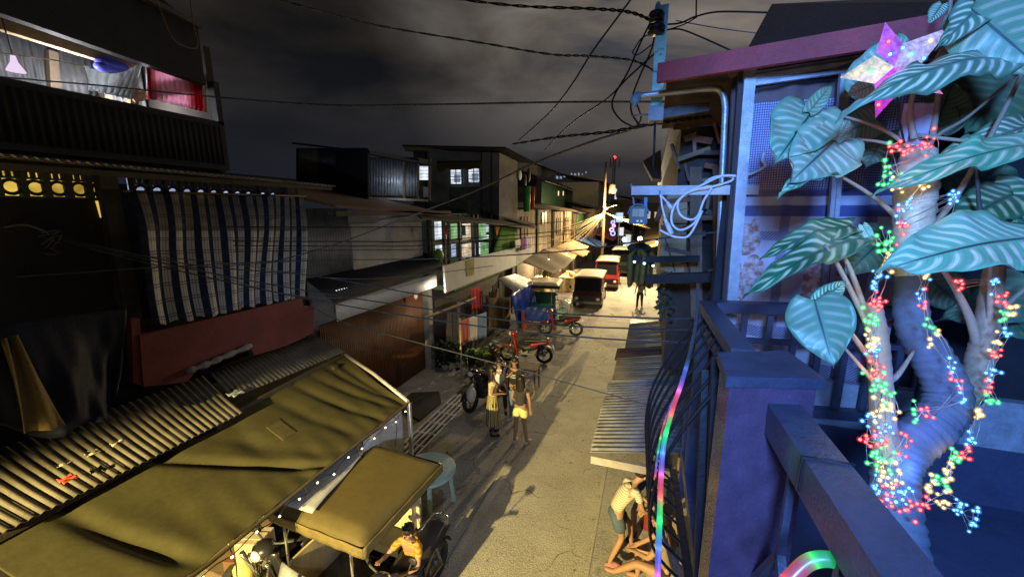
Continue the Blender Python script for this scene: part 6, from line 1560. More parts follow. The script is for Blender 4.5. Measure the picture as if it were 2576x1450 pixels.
# ---- our neighbour balcony wall with the curtained sliding window
YW = 2.80
oh = thing('balcony_wall', 'house front with an aluminium sliding window and maroon fascia behind the plant', 'house front', (1.6, YW, 3.4))
Xj = onY(1862, 480, YW).x
def xz(px, py): return onY(px, py, YW)
b = MB(); b.bx(Xj - 0.06, 4.2, YW + 0.22, YW + 0.34, 2.6, 5.86); part('inner_wall', b, M('room_dark', (0.02, 0.02, 0.028), 0.9), oh)
zt, zb_ = onY(1990, 178, YW).z, 3.75
b = MB(); b.bar(onY(1889, 148, YW), onY(1836, 812, YW), 0.058, 0.05, up=(0, 1, 0)); part('jamb', b, alu, oh)
b = MB(); b.bar(onY(1872, 140, YW + .06), onY(1822, 812, YW + .06), 0.05, 0.05, up=(0, 1, 0)); part('dark_stud', b, M('brown_stud', (0.05, 0.04, 0.045), 0.8), oh)
for k, dpy in enumerate((0, 9, 18, 27)):
    b = MB(); b.bar(onY(1893, 186 + dpy, YW - 0.012 * (k % 2)), onY(2700, 62 + dpy * 1.2, YW - 0.012 * (k % 2)), 0.03, 0.018); part('head_track', b, alu, oh)
for (xt, xb) in ((2120, 2068), (2132, 2082), (2350, 2275), (2362, 2288)):
    b = MB(); b.bar(onY(xt, 172, YW - .005), onY(xb, 800, YW - .005), 0.022, 0.035, up=(0, 1, 0)); part('sash_stile', b, alu, oh)
b = MB(); b.bx(Xj, 4.2, YW - 0.03, YW + 0.03, 3.7, 3.98); part('sill', b, alu, oh)
n = N('window_glass')
gl = n.n('ShaderNodeBsdfGlossy'); gl.inputs['Roughness'].default_value = 0.25; tr = n.n('ShaderNodeBsdfTransparent'); mx = n.n('ShaderNodeMixShader'); mx.inputs[0].default_value = 0.02
n.l(tr.outputs[0], mx.inputs[1]); n.l(gl.outputs[0], mx.inputs[2]); n.l(mx.outputs[0], n.out.inputs['Surface']); pane_m = n.m
for (x0, x1) in ((1895, 2112), (2140, 2345)):
    X0, X1 = onY((x0 + x0 - 45) / 2, 480, YW).x, onY((x1 + x1 - 50) / 2, 480, YW).x
    b = MB(); b.bx(X0, X1, YW + 0.012, YW + 0.018, 3.99, 5.72); part('pane', b, pane_m, oh)
# fascia and roof
b = MB(); b.bar(onY(1655, 185, 2.75), onY(2750, 5, 2.35), 0.04, 0.105); part('fascia', b, maroon, oh)
b = MB(); A, B = onY(1680, 188, 2.78), onY(2750, 26, 2.38); b.prism([A + Vector((0, .0, .05)), B + Vector((0, 0, .05)), B + Vector((0, 1.6, -.02)), A + Vector((0, 1.6, -.02))], (0, 0, 0.02)); part('soffit', b, M('soffit_brown', (0.07, 0.04, 0.035), 0.8), oh)
b = MB(); b.prism([onY(1884, 116, 3.0), onY(1942, 10, 3.6), onY(2760, -30, 3.6), onY(2760, 0, 2.9)], (0, 0.05, 0.0)); part('roof', b, M('black_metal_roof', (0.008, 0.008, 0.011), 0.6), oh)
b = MB(); b.bx(Xj - .02, 4.2, YW - .01, YW + .2, 5.76, 5.9); part('head_wall', b, M('brown_head', (0.05, 0.035, 0.035), 0.8), oh)
# plaid curtain with teddy print
def plaid():
    n = N('plaid_curtain'); u, v = n.uv()
    chk = n.math('MULTIPLY', n.math('GREATER_THAN', n.math('FRACT', n.math('MULTIPLY', u, 75)), 0.42), n.math('GREATER_THAN', n.math('FRACT', n.math('MULTIPLY', v, 130)), 0.42))
    top = n.mix(chk, (0.12, 0.12, 0.26), (0.46, 0.46, 0.62))
    lower = n.mix(n.ramp(n.noise(2.5, 4), 0.3, 0.7), (0.46, 0.42, 0.52), (0.58, 0.50, 0.54))
    hatch = n.math('GREATER_THAN', n.math('FRACT', n.math('MULTIPLY', n.math('ADD', u, n.math('MULTIPLY', v, 1.6)), 60)), 0.5)
    def band(x, a, b_): return n.math('MULTIPLY', n.math('GREATER_THAN', x, a), n.math('LESS_THAN', x, b_))
    vs_ = n.math('MAXIMUM', band(n.math('FRACT', n.math('MULTIPLY', u, 2.05)), 0.60, 0.74), n.math('MAXIMUM', band(v, 0.47, 0.50), n.math('MAXIMUM', band(v, 0.80, 0.84), band(v, 0.92, 1.0))))
    lower = n.mix(n.math('MULTIPLY', vs_, n.math('MULTIPLY_ADD', hatch, 0.5, 0.3)), lower, (0.07, 0.08, 0.20))
    def ell(cu, cv, ru, rv):
        a = n.math('DIVIDE', n.math('SUBTRACT', n.math('FRACT', n.math('MULTIPLY', u, 2.05)), cu), ru); c = n.math('DIVIDE', n.math('SUBTRACT', v, cv), rv)
        return n.math('LESS_THAN', n.math('ADD', n.math('MULTIPLY', a, a), n.math('MULTIPLY', c, c)), 1.0)
    bear = ell(0.22, 0.50, 0.20, 0.055)
    for q_ in ((0.05, 0.60, 0.16, 0.07), (0.36, 0.60, 0.13, 0.05), (0.18, 0.66, 0.20, 0.06), (0.10, 0.445, 0.06, 0.018), (0.33, 0.445, 0.06, 0.018)): bear = n.math('MAXIMUM', bear, ell(*q_))
    mott = n.ramp(n.noise(26, 5), 0.40, 0.62)
    lower = n.mix(bear, lower, n.mix(mott, (0.36, 0.14, 0.12), (0.60, 0.48, 0.46)))
    muz = ell(0.10, 0.735, 0.15, 0.04); lower = n.mix(muz, lower, (0.66, 0.62, 0.68))
    lower = n.mix(n.math('MAXIMUM', ell(0.06, 0.735, 0.035, 0.010), n.math('MAXIMUM', ell(0.05, 0.76, 0.04, 0.012), ell(0.19, 0.75, 0.035, 0.012))), lower, (0.30, 0.03, 0.06))
    c = n.mix(n.math('GREATER_THAN', v, 0.34), top, lower)
    st = n.math('MAXIMUM', band(v, 0.335, 0.355), band(v, 0.385, 0.42)); c = n.mix(st, c, (0.10, 0.11, 0.28))
    st2 = band(v, 0.357, 0.382); c = n.mix(st2, c, (0.55, 0.55, 0.68))
    lt_ = n.math('LESS_THAN', v, 0.055); c = n.mix(lt_, c, (0.16, 0.10, 0.10))
    n.bsdf(c, 0.85, spec=0.1, bump=n.noise(3, 3), bs=0.3, bd=0.05); return n.m
XA, XC = Xj - 0.02, onY(2330, 480, YW).x
b = MB(); b.grid(lambda u, v: (XA + (XC - XA) * u, YW + 0.10 + 0.02 * math.sin(u * 17) + 0.012 * math.sin(u * 41), 5.74 - (5.74 - 3.9) * v), 60, 20, thick=0.004)
solo('window_curtain', b, plaid(), 'lavender plaid curtain with a teddy print hanging behind the sliding window', 'curtain')

# ================================================================== overhead wires
wire_bk = M('black_wire', (0.012, 0.012, 0.014), 0.6, bump=0)
wire_gr = M('grey_wire', (0.10, 0.11, 0.13), 0.55, bump=0)
wire_bl = M('slate_wire', (0.045, 0.07, 0.10), 0.5, bump=0)
def wire(pts, r, m, label, twist=0, group='overhead wires crossing the street', name='overhead_wire'):
    P = smooth_path([atd(*p) for p in pts], 8)
    b = MB()
    if twist:
        for k in range(2):
            b.tube([p + Vector((0, math.cos(i * 0.55 + k * math.pi) * r * 1.1, math.sin(i * 0.55 + k * math.pi) * r * 1.1)) for i, p in enumerate(smooth_path(P, 3))], r, 5)
    else: b.tube(P, r, 5)
    return solo(name, b, m, label, 'wire', group)
wire([(1080, -12, 4.6), (1290, 14, 4.1), (1480, 22, 3.7), (1580, 30, 3.4), (1640, 52, 3.15), (1655, 58, 3.1)], 0.0075, wire_bk, 'thick black twisted cable along the top edge to the pole insulators', 1)
wire([(660, -14, 5.2), (820, 32, 4.9), (960, 66, 4.6), (1200, 106, 4.1), (1380, 136, 3.7), (1480, 141, 3.5), (1590, 152, 3.3), (1648, 180, 3.1)], 0.0055, wire_bl, 'dark blue twisted cable sagging from the top left down to the painted post', 1)
wire([(-40, 190, 4.4), (260, 216, 4.6), (520, 242, 4.4), (820, 264, 4.1), (1080, 263, 3.8), (1400, 257, 3.5), (1650, 256, 3.2), (1780, 256, 3.1)], 0.0085, wire_bl, 'slate grey wire running level across the upper left houses to the shanty')
wire([(-40, 701, 4.2), (190, 686, 4.6), (390, 672, 5.0), (773, 655, 5.4), (1100, 650, 5.0), (1417, 632, 4.4), (1640, 602, 3.6), (1812, 582, 3.1)], 0.0075, wire_bl, 'slate wire crossing in front of the striped curtain to the shanty wall')
wire([(560, 690, 7.0), (700, 655, 6.7), (850, 612, 6.0), (1060, 532, 5.2), (1200, 478, 4.6), (1340, 412, 4.1), (1500, 352, 3.6), (1646, 310, 3.2)], 0.010, wire_gr, 'long grey wire slanting from the painted post down to the striped curtain')
wire([(1592, -8, 3.6), (1545, 55, 3.8), (1490, 130, 4.0), (1440, 210, 4.3), (1390, 275, 4.8), (1340, 322, 5.6), (1305, 352, 6.4)], 0.009, wire_bk, 'black wire falling from the top edge towards the top-floor house roof')
wire([(1652, 130, 3.1), (1580, 195, 3.3), (1525, 250, 3.6), (1450, 300, 4.2), (1400, 345, 5.0), (1370, 378, 5.8)], 0.008, wire_bk, 'straight black wire from the painted post down towards the far rooftops')
wire([(1640, 48, 3.1), (1610, 110, 3.15), (1580, 180, 3.2), (1548, 235, 3.2), (1540, 268, 3.2), (1560, 300, 3.2), (1590, 318, 3.2)], 0.0075, wire_bk, 'black looping wire hanging left of the painted post, the outermost loop')
wire([(1650, 60, 3.1), (1640, 120, 3.12), (1610, 190, 3.15), (1590, 245, 3.15), (1588, 280, 3.15), (1605, 310, 3.15), (1618, 318, 3.15)], 0.0075, wire_bk, 'black looping wire hanging left of the painted post, the inner loop')
wire([(1600, 258, 3.02), (1608, 278, 3.02), (1612, 300, 3.05), (1600, 318, 3.1)], 0.006, wire_bk, 'short black drop wire below the blue weather head')
wire([(1646, 82, 3.1), (1615, 96, 3.12), (1598, 120, 3.13), (1592, 132, 3.13), (1604, 138, 3.13), (1640, 112, 3.1)], 0.005, wire_bk, 'thin hooked wire tail beside the upper part of the post')
wire([(1290, 362, 6.5), (1400, 345, 4.6), (1530, 332, 3.5), (1640, 312, 3.15), (1720, 300, 3.1), (1790, 292, 3.06)], 0.008, wire_bk, 'thick dark cable bundle leaving the post bracket along the shanty', 1)
wire([(1672, 62, 3.1), (1712, 58, 3.1), (1750, 42, 3.1), (1810, 30, 3.1), (1930, 32, 3.05)], 0.007, wire_bk, 'black wire from the insulators to the black roof on the right')
wire([(1672, 78, 3.12), (1720, 62, 3.12), (1748, 46, 3.12)], 0.005, wire_bk, 'short black splice wire at the right of the insulators')
wire([(1672, 76, 3.12), (1710, 74, 3.12), (1760, 92, 3.08), (1840, 128, 2.95)], 0.0065, wire_bk, 'black wire from the post down to the maroon fascia')
wire([(1752, -10, 3.1), (1751, 46, 3.1)], 0.006, wire_bk, 'short black wire dropping from the top edge right of the post')
wire([(1700, 52, 3.15), (1800, 70, 3.15), (1906, 84, 3.1)], 0.004, wire_gr, 'thin grey wire from the post to the slanting black roof')
# dark level lines in front of the boarded house
for i, (yl, ym, yr, rr, lab) in enumerate(((566, 571, 566, .009, 'uppermost'), (602, 607, 590, .010, 'second'), (613, 618, 600, .008, 'third'), (632, 628, 618, .006, 'fourth'))):
    wire([(330, yl, 5.6), (620, (yl + ym) / 2 + 2, 6.2), (900, ym, 7.0), (1060, ym - 1, 7.4), (1300, yr, 8.6), (1440, yr - 12, 10)], rr, wire_bk, 'dark level wire before the boarded house, %s of four from the top' % lab)
for i, (pts_, lab) in enumerate((
        ([(120, 585, 4.6), (230, 615, 4.8), (500, 668, 5.2), (780, 692, 5.4), (1065, 742, 5.0), (1340, 782, 4.4), (1600, 798, 3.6), (1745, 800, 2.9), (1800, 800, 2.6)], 'upper'),
        ([(120, 588, 4.6), (230, 620, 4.8), (500, 680, 5.2), (780, 732, 5.3), (1065, 775, 4.9), (1340, 812, 4.3), (1600, 826, 3.6), (1745, 828, 2.9), (1800, 828, 2.6)], 'middle'),
        ([(120, 590, 4.6), (240, 628, 4.8), (500, 692, 5.2), (780, 752, 5.2), (1065, 800, 4.8), (1340, 836, 4.2), (1600, 856, 3.5), (1745, 860, 2.9), (1800, 861, 2.6)], 'lowest'))):
    wire(pts_, 0.0085, wire_bl, '%s of the three slate wires sweeping from the left tangle to the balcony rail' % lab)
wire([(780, 770, 6.4), (870, 812, 6.1), (966, 839, 5.8), (1180, 895, 5.3), (1340, 938, 4.9), (1560, 998, 4.5), (1740, 1046, 4.2)], 0.0075, wire_gr, 'single grey wire crossing low over the road to the lean-to roofs')
wire([(300, 640, 5.0), (560, 660, 5.4), (860, 700, 6.0), (1060, 690, 6.6), (1240, 668, 7.6)], 0.006, wire_gr, 'thin grey wire sagging before the dark canopy of the gate house')
wire([(420, 650, 5.0), (700, 735, 5.6), (900, 745, 6.4), (1080, 700, 7.5)], 0.005, wire_gr, 'thin wire drooping across the lower part of the striped curtain')
wire([(-20, 578, 4.2), (60, 565, 4.3), (120, 585, 4.5)], 0.010, wire_gr, 'grey cable entering the tangle from the left edge')
b = MB()
for i in range(5):
    P = [atd(70 + rnd(-30, 90), 590 + rnd(-25, 50), 4.5 + rnd(-.1, .1)) for _ in range(6)]; b.tube(smooth_path(P, 5), 0.005, 4)
solo('wire_tangle', b, wire_gr, 'tangle of looped grey wires hanging before the dark house at the left', 'wires')
wire([(1830, 640, 2.98), (1800, 700, 3.0), (1775, 760, 3.0), (1765, 800, 3.0)], 0.005, wire_bk, 'thin black cable hanging down beside the conduit pipe')
wire([(1820, 420, 3.0), (1835, 520, 2.98), (1812, 600, 3.0), (1820, 780, 3.0)], 0.005, wire_bk, 'thin black cable strung down along the lower conduit pipe')
# ================================================================== balcony railing
rail_m = M('dark_varnish', (0.045, 0.05, 0.08), 0.42, var=0.35, scale=12, bump=0.5, spec=0.3, bd=0.004)
post_m = M('dark_post_varnish', (0.085, 0.05, 0.085), 0.24, var=0.3, scale=14, bump=0.3, spec=0.6, bd=0.004)
iron = M('wrought_iron', (0.012, 0.011, 0.014), 0.5, 0.2, var=0.2)
rl = thing('balcony_railing', 'dark varnished balcony railing with a square capped post and bellied iron bars', 'railing', (0.4, 1.5, 3.4))
def P_(name, mb, m=rail_m): return part(name, mb, m, rl)
cap = [onZ(1805, 885, 4.5), onZ(1981, 881, 4.5), onZ(2076, 951, 4.5), onZ(1828, 946, 4.5)]
b = MB(); b.prism(cap, (0, 0, -0.035)); P_('post_cap', b)
ce = sum(cap, Vector()) / 4
ins = [ce + (p - ce) * 0.90 for p in cap]
b = MB(); b.prism([Vector((p.x, p.y, 4.464)) for p in ins], (0, 0, -1.2)); P_('post', b, post_m)
A, B = onZ(1776, 768, 4.45), onZ(1868, 893, 4.45)
b = MB(); b.bar(A + Vector((0, 0.02, 0)), B, 0.085, 0.05); P_('side_rail', b)
b = MB(); b.bar(A + Vector((0, 0, -0.11)), B + Vector((0, 0, -0.11)), 0.05, 0.06); P_('side_rail_lower', b)
C1, C2 = onZ(1790, 768, 4.45), onZ(2400, 790, 4.45)
b = MB(); b.bar(A + Vector((0.045, 0, 0)), C2, 0.08, 0.06); P_('far_rail', b)
b = MB(); b.bar(A + Vector((0.045, 0, -0.62)), C2 + Vector((0, 0, -0.62)), 0.06, 0.05); P_('far_rail_lower', b)
b = MB(); b.bar(A + Vector((0.045, 0, -0.2)), C2 + Vector((0, 0, -0.2)), 0.03, 0.03); P_('far_rail_middle', b)
for k in range(9):
    q = A.lerp(C2, (k + 0.6) / 9.2); b = MB(); b.bar(q + Vector((0, 0, -0.031)), q + Vector((0, 0, -0.59)), 0.03); P_('baluster', b)
b = MB(); b.bar(A + Vector((0, 0, -0.03)), A + Vector((0, 0, -1.1)), 0.07); P_('corner_post', b)
# near rail at a lower level, running towards the camera side
D1, D2 = onZ(1937, 988, 4.38), onZ(2225, 1395, 4.38)
dv = (D2 - D1).normalized()
b = MB(); b.bar(D1 - dv * 0.02, D1 + dv * 1.15, 0.098, 0.055); P_('near_rail', b)
b = MB(); b.bar(D1 + Vector((-.028, 0, -0.05)), D1 + dv * 1.15 + Vector((-.028, 0, -0.05)), 0.04, 0.045); P_('near_rail_moulding', b)
Dn = D1 + Vector((-0.02, 0, 0))
def rp_(s, z): return Dn + dv * s + Vector((0, 0, z - 4.38))
for (a_, b_, w_) in ((rp_(0.10, 4.30), rp_(0.10, 3.3), .022), (rp_(0.32, 4.02), rp_(0.06, 3.62), .022), (rp_(0.32, 4.02), rp_(0.32, 4.32), .018), (rp_(0.32, 4.02), rp_(0.70, 3.5), .022), (rp_(0.62, 4.30), rp_(0.62, 3.3), .022), (rp_(0.85, 4.02), rp_(0.62, 3.62), .022)):
    b = MB(); b.bar(a_, b_, w_); P_('lattice_bar', b)
b = MB(); b.bar(rp_(-0.05, 3.35), rp_(1.1, 3.35), 0.07, 0.06); P_('bottom_rail', b)
# bellied iron bars under the side rail
for k in range(8):
    t_ = k / 7; q = A.lerp(B, t_)
    b = MB(); b.tube(smooth_path([q + Vector((-0.02, 0, -0.03)), q + Vector((-0.07, 0, -0.14)), q + Vector((-0.20, 0, -0.38)), q + Vector((-0.28, 0, -0.64)), q + Vector((-0.27, 0, -0.95)), q + Vector((-0.10, 0, -1.12))], 5), 0.0075, 6); P_('belly_bar', b, iron)
b = MB(); b.bar(A + Vector((-0.10, 0, -1.12)), B + Vector((-0.10, 0, -1.12)), 0.04, 0.04); P_('belly_rail', b, iron)
for (px, py0, py1, d_) in ((1773, 930, 1470, 1.75), (1800, 900, 1470, 1.62)):
    b = MB(); b.bar(atd(px, py0, d_), atd(px - 20, py1, d_ * 0.97), 0.028); P_('iron_upright', b, iron)
fl = MB(); fl.bx(0.30, 4.2, -1.0, 2.75, 3.28, 3.36); fl.bx(0.30, 4.2, 2.75, 2.80, 3.0, 3.70)
bf = solo('balcony_floor', fl, M('floor_tile', (0.05, 0.055, 0.10), 0.4, var=0.2, scale=6), 'dark tiled balcony floor under the potted plant', 'balcony floor')
sw = MB(); sw.bx(2.05, 2.15, -1.0, 2.72, 3.37, 5.05); solo('side_wall', sw, M('navy_wall', (0.03, 0.035, 0.10), 0.7, var=0.2, scale=2), 'dark blue side wall of the balcony behind the plant pot', 'wall')
# black cable ties on the near rail
b = MB(); q = D1 + dv * 0.445; sd = dv.cross(Vector((0, 0, 1))).normalized()
b.tube([q + sd * .053 + Vector((0, 0, -.06)), q + sd * .053 + Vector((0, 0, .031)), q - sd * .053 + Vector((0, 0, .031)), q - sd * .053 + Vector((0, 0, -.06)), q + Vector((0, 0, -.085))], 0.0035, 5, closed=True)
solo('cable_tie', b, black_m, 'black cable tie round the near rail above the glowing coil', 'cable tie')
# bundle of dark cables below the railing
bc = MB()
for i in range(11):
    p0 = atd(1640 + i * 4, 1190 + i * 20, 2.6 + 0.05 * i); p1 = atd(1720 + i * 5, 1440 + i * 6, 2.3); bc.tube(smooth_path([p0, p0.lerp(p1, .5) + Vector((-.04, 0, -.05)), p1]), 0.008, 5)
solo('cable_bundle', bc, M('slate_cable', (0.06, 0.08, 0.14), 0.5), 'bundle of slate cables drooping below the bellied railing bars', 'cables')

# ================================================================== rope lights
def rope_mat(name, cyc, strength, first=0.0, off=0.0):
    n = N(name); u, v = n.uv()
    x = n.math('FRACT', n.math('MULTIPLY_ADD', u, cyc, off))
    rp = n.n('ShaderNodeValToRGB'); rp.color_ramp.interpolation = 'LINEAR'
    cols = [(0, (0.02, 1, 0.06)), (.2, (0.0, 0.95, 0.25)), (.32, (0.05, 0.25, 1)), (.5, (0.15, 0.12, 1)), (.62, (0.75, 0.12, 0.6)), (.74, (1, 0.05, 0.03)), (.88, (1, 0.10, 0.03)), (1, (0.02, 1, 0.06))]
    e = rp.color_ramp.elements; e[0].position, e[0].color = cols[0][0], (*cols[0][1], 1); e[1].position, e[1].color = 1, (*cols[-1][1], 1)
    for p, c in cols[1:-1]:
        q = e.new(p); q.color = (*c, 1)
    n.l(x, rp.inputs[0])
    led = n.math('FRACT', n.math('MULTIPLY', u, cyc * 4)); led = n.math('SUBTRACT', 1.0, n.math('MULTIPLY', n.math('ABSOLUTE', n.math('SUBTRACT', led, 0.5)), 2.0)); led = n.math('POWER', led, 4.0)
    em = n.n('ShaderNodeEmission'); n.l(rp.outputs[0], em.inputs['Color'])
    st = n.math('MULTIPLY_ADD', led, strength * 2.2, strength)
    if first > 0: st = n.math('MULTIPLY', st, n.ramp(u, first - 0.02, first + 0.06))
    n.l(st, em.inputs['Strength'])
    pb = n.n('ShaderNodeBsdfPrincipled'); pb.inputs['Base Color'].default_value = (0.07, 0.07, 0.08, 1); pb.inputs['Roughness'].default_value = 0.3
    ad = n.n('ShaderNodeAddShader'); n.l(em.outputs[0], ad.inputs[0]); n.l(pb.outputs[0], ad.inputs[1]); n.l(ad.outputs[0], n.out.inputs['Surface'])
    return n.m
rp1 = [(1756, 712, 2.35), (1752, 800, 2.15), (1742, 860, 2.0), (1720, 945, 1.8), (1690, 1035, 1.65), (1670, 1115, 1.55), (1663, 1200, 1.45), (1660, 1290, 1.38), (1656, 1400, 1.3), (1652, 1500, 1.22)]
b = MB(); b.tube(smooth_path([atd(*p) for p in rp1], 8), 0.0095, 10)
solo('rope_light', b, rope_mat('rope_rainbow', 3.6, 0.62, 0.30, 0.25), 'long rainbow rope light running down the outside of the railing', 'rope light')
rp3 = [(1738, 880, 2.05), (1712, 965, 1.85), (1672, 1060, 1.7), (1655, 1140, 1.6), (1648, 1200, 1.55)]
b = MB(); b.tube(smooth_path([atd(*p) for p in rp3], 8), 0.004, 8)
solo('rope_light', b, rope_mat('rope_thin', 2.2, 0.4, 0.0, 0.6), 'thinner colour-changing light strip left of the long rope light', 'rope light')
rp2 = [(1960, 1490, .86), (1992, 1450, .86), (2035, 1412, .86), (2085, 1405, .85), (2125, 1425, .84), (2150, 1470, .83), (2160, 1510, .82)]
b = MB(); b.tube(smooth_path([atd(*p) for p in rp2], 8), 0.016, 12)
solo('rope_light', b, rope_mat('rope_coil', 1.0, 0.35, 0.0, 0.62), 'thick glowing red and green coil of rope light under the near rail', 'rope light')
lamp('rope_glow', tuple(atd(1690, 1080, 1.5)), (0.3, 1.0, 0.4), 0.25, 0.03)
lamp('rope_glow', tuple(atd(1700, 1250, 1.35)), (1.0, 0.25, 0.2), 0.25, 0.03)
lamp('rope_glow', tuple(atd(1690, 1400, 1.25)), (0.3, 0.3, 1.0), 0.3, 0.03)

# ================================================================== potted plant
pd = 1.5
def leaf_mat(name, dark, pale, mid):
    n = N(name); u, v = n.uv()
    av = n.math('MULTIPLY', n.math('ABSOLUTE', n.math('SUBTRACT', v, 0.5)), 2.0)
    s_ = n.math('SUBTRACT', u, n.math('MULTIPLY', n.math('POWER', av, 1.4), 0.20))
    wob = n.math('MULTIPLY', n.math('SUBTRACT', n.noise(6, 3), 0.5), 0.06)
    oi = n.n('ShaderNodeObjectInfo'); x = n.math('FRACT', n.math('MULTIPLY', n.math('ADD', s_, wob), n.math('MULTIPLY_ADD', oi.outputs['Random'], 4.0, 7.5)))
    st = n.math('SUBTRACT', 1.0, n.math('MULTIPLY', n.math('ABSOLUTE', n.math('SUBTRACT', x, 0.5)), 2.0))
    st = n.math('MULTIPLY', n.ramp(st, 0.42, 0.86), n.math('MULTIPLY_ADD', n.noise(9, 3), 0.9, 0.35))
    lim = n.math('MULTIPLY', n.ramp(av, 0.06, 0.2), n.math('SUBTRACT', 1.0, n.ramp(av, 0.72, 0.92)))
    lim = n.math('MULTIPLY', lim, n.math('SUBTRACT', 1.0, n.ramp(u, 0.86, 0.97)))
    st = n.math('MULTIPLY', st, lim)
    base = n.mix(n.ramp(n.noise(5, 4), 0.35, 0.65), dark, mid)
    c = n.mix(st, base, pale)
    fine = n.math('FRACT', n.math('MULTIPLY', s_, 36.0)); c = n.mix(n.math('MULTIPLY', n.math('LESS_THAN', fine, 0.2), 0.35), c, sc3(dark, 0.6))
    rib = n.math('LESS_THAN', av, 0.035); c = n.mix(rib, c, (0.02, 0.06, 0.06))
    sp_ = n.ramp(n.noise(16, 5, rough=0.75), 0.66, 0.74); c = n.mix(n.math('MULTIPLY', sp_, 0.6), c, (0.16, 0.10, 0.05)); du = n.ramp(n.noise(3.5, 4), 0.45, 0.75); c = n.mix(n.math('MULTIPLY', du, 0.22), c, (0.45, 0.42, 0.38))
    rr_ = n.math('MULTIPLY_ADD', oi.outputs['Random'], 0.55, 0.70); hv = n.n('ShaderNodeHueSaturation'); n.l(rr_, hv.inputs['Value']); n.l(n.math('MULTIPLY_ADD', oi.outputs['Random'], -0.35, 1.1), hv.inputs['Saturation']); n.l(c, hv.inputs['Color']); c = hv.outputs[0]
    b = n.bsdf(c, 0.42, spec=0.4, bump=st, bs=0.25, bd=0.004)
    return n.m
LM = [leaf_mat('leaf_teal', (0.02, 0.13, 0.06), (0.70, 0.66, 0.40), (0.04, 0.20, 0.09)), leaf_mat('leaf_turquoise', (0.05, 0.29, 0.14), (0.70, 0.66, 0.42), (0.09, 0.38, 0.18)),
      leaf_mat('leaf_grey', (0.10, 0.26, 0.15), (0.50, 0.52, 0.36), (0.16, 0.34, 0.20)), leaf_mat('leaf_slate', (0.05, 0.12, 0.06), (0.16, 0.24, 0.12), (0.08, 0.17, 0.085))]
pot_q = atd(2290, 1490, 1.30)
pot_c = Vector((pot_q.x, pot_q.y, 3.37))
plt = thing('potted_plant', 'tall artificial potted plant with big white-veined leaves and a wrapped trunk', 'plant', pot_c)
b = MB(); b.lathe(pot_c, [(0, 0), (0.13, 0), (0.17, 0.28), (0.185, 0.30), (0.185, 0.33), (0.165, 0.33), (0.15, 0.26), (0, 0.26)], 28); part('pot', b, M('white_pot', (0.40, 0.46, 0.52), 0.4), plt)
trunk_m = M('wrapped_trunk', (0.085, 0.11, 0.15), 0.75, var=0.2, scale=20, spec=0.25)
stem_m = M('beige_stem', (0.25, 0.21, 0.15), 0.6, var=0.2, scale=14)
def ribbed(pts, rs, name, m, seed, amp=0.1, f=2.1):
    P = smooth_path([atd(*p) for p in pts], 14); k = len(P)
    R_ = []
    for i in range(k):
        x = i / (k - 1) * (len(rs) - 1); j = min(int(x), len(rs) - 2); r = rs[j] + (rs[j + 1] - rs[j]) * (x - j)
        R_.append(r * (1 + amp * math.sin(i * f + seed) + 0.5 * amp * math.sin(i * 0.9 + seed * 2)))
    b = MB(); b.tube(P, R_, 16); return part(name, b, m, plt)
ribbed([(2290, 1480, 1.32), (2262, 1330, 1.38), (2250, 1200, 1.44), (2275, 1130, 1.46), (2340, 1075, 1.47), (2400, 1020, 1.48)], [.075, .072, .072, .075, .075, .06], 'trunk', trunk_m, 1, 0.045)
ribbed([(2340, 1075, 1.47), (2385, 1000, 1.5), (2345, 900, 1.52), (2295, 810, 1.53), (2290, 690, 1.54)], [.07, .07, .064, .055, .045], 'branch', trunk_m, 2, 0.05)
ribbed([(2250, 1180, 1.44), (2222, 1080, 1.45), (2215, 960, 1.46), (2205, 840, 1.47), (2190, 760, 1.48)], [.05, .04, .036, .034, .03], 'branch', stem_m, 3, 0.03)
ribbed([(2385, 1040, 1.48), (2445, 980, 1.5), (2465, 900, 1.5), (2480, 830, 1.5), (2500, 690, 1.5), (2508, 620, 1.5)], [.045, .042, .040, .036, .030, .024], 'branch', stem_m, 4, 0.03)
ribbed([(2290, 700, 1.54), (2296, 580, 1.55), (2305, 450, 1.56), (2312, 380, 1.57)], [.045, .06, .068, .05], 'branch', M('clear_wrap', (0.46, 0.42, 0.30), 0.35, var=0.3, scale=12), 5, 0.04)
b = MB()
for an in (0, 1.6, 3.2, 4.8):
    q = atd(2312 + 26 * math.cos(an), 260, 1.57); b.bar(q, q + Vector((0, 0, -0.16)), 0.03, 0.006)
part('top_wrap', b, M('clear_plastic', (0.30, 0.28, 0.36), 0.2, spec=0.7), plt)
def leaf(base, tip, wd, mi, cup=0.15, droop=0.12, nrm=None, fold=0.0, wav=0.02):
    A, B = atd(*base), atd(*tip)
    ax = B - A; Ln = ax.length; t_ = ax.normalized()
    view = (A.lerp(B, 0.5) - CAM).normalized()
    nn = Vector(nrm) if nrm is not None else -view
    side = t_.cross(nn).normalized(); nn = side.cross(t_).normalized()
    hw = wd * Ln
    ph_ = rnd(0, 1); wav = wav * rnd(0.6, 1.9)
    def fn(u, v):
        s_ = (v - 0.5) * 2
        w_ = hw * (math.sin(math.pi * min(1, (u + 0.03) ** 0.62)) ** 0.75 if u < 0.999 else 0.0)
        back = -0.10 * Ln * (abs(s_) ** 1.5) * max(0, 1 - u * 4)
        p = A + t_ * (Ln * u + back) + side * (w_ * s_ * (1 - fold * abs(s_)))
        p += nn * (cup * hw * (abs(s_) ** 1.6) * 1.2 - droop * Ln * (u - 0.35) ** 2 * 2 + wav * Ln * math.sin(u * (11 + ph_ * 8) + s_ * 2 + ph_ * 6) * abs(s_) + 0.012 * Ln * math.sin(u * 31 + ph_ * 9) * s_ * s_ + fold * hw * s_ * s_)
        return p
    b = MB(); b.grid(fn, 26, 14, thick=0.0018)
    return part('leaf', b, LM[mi], plt)
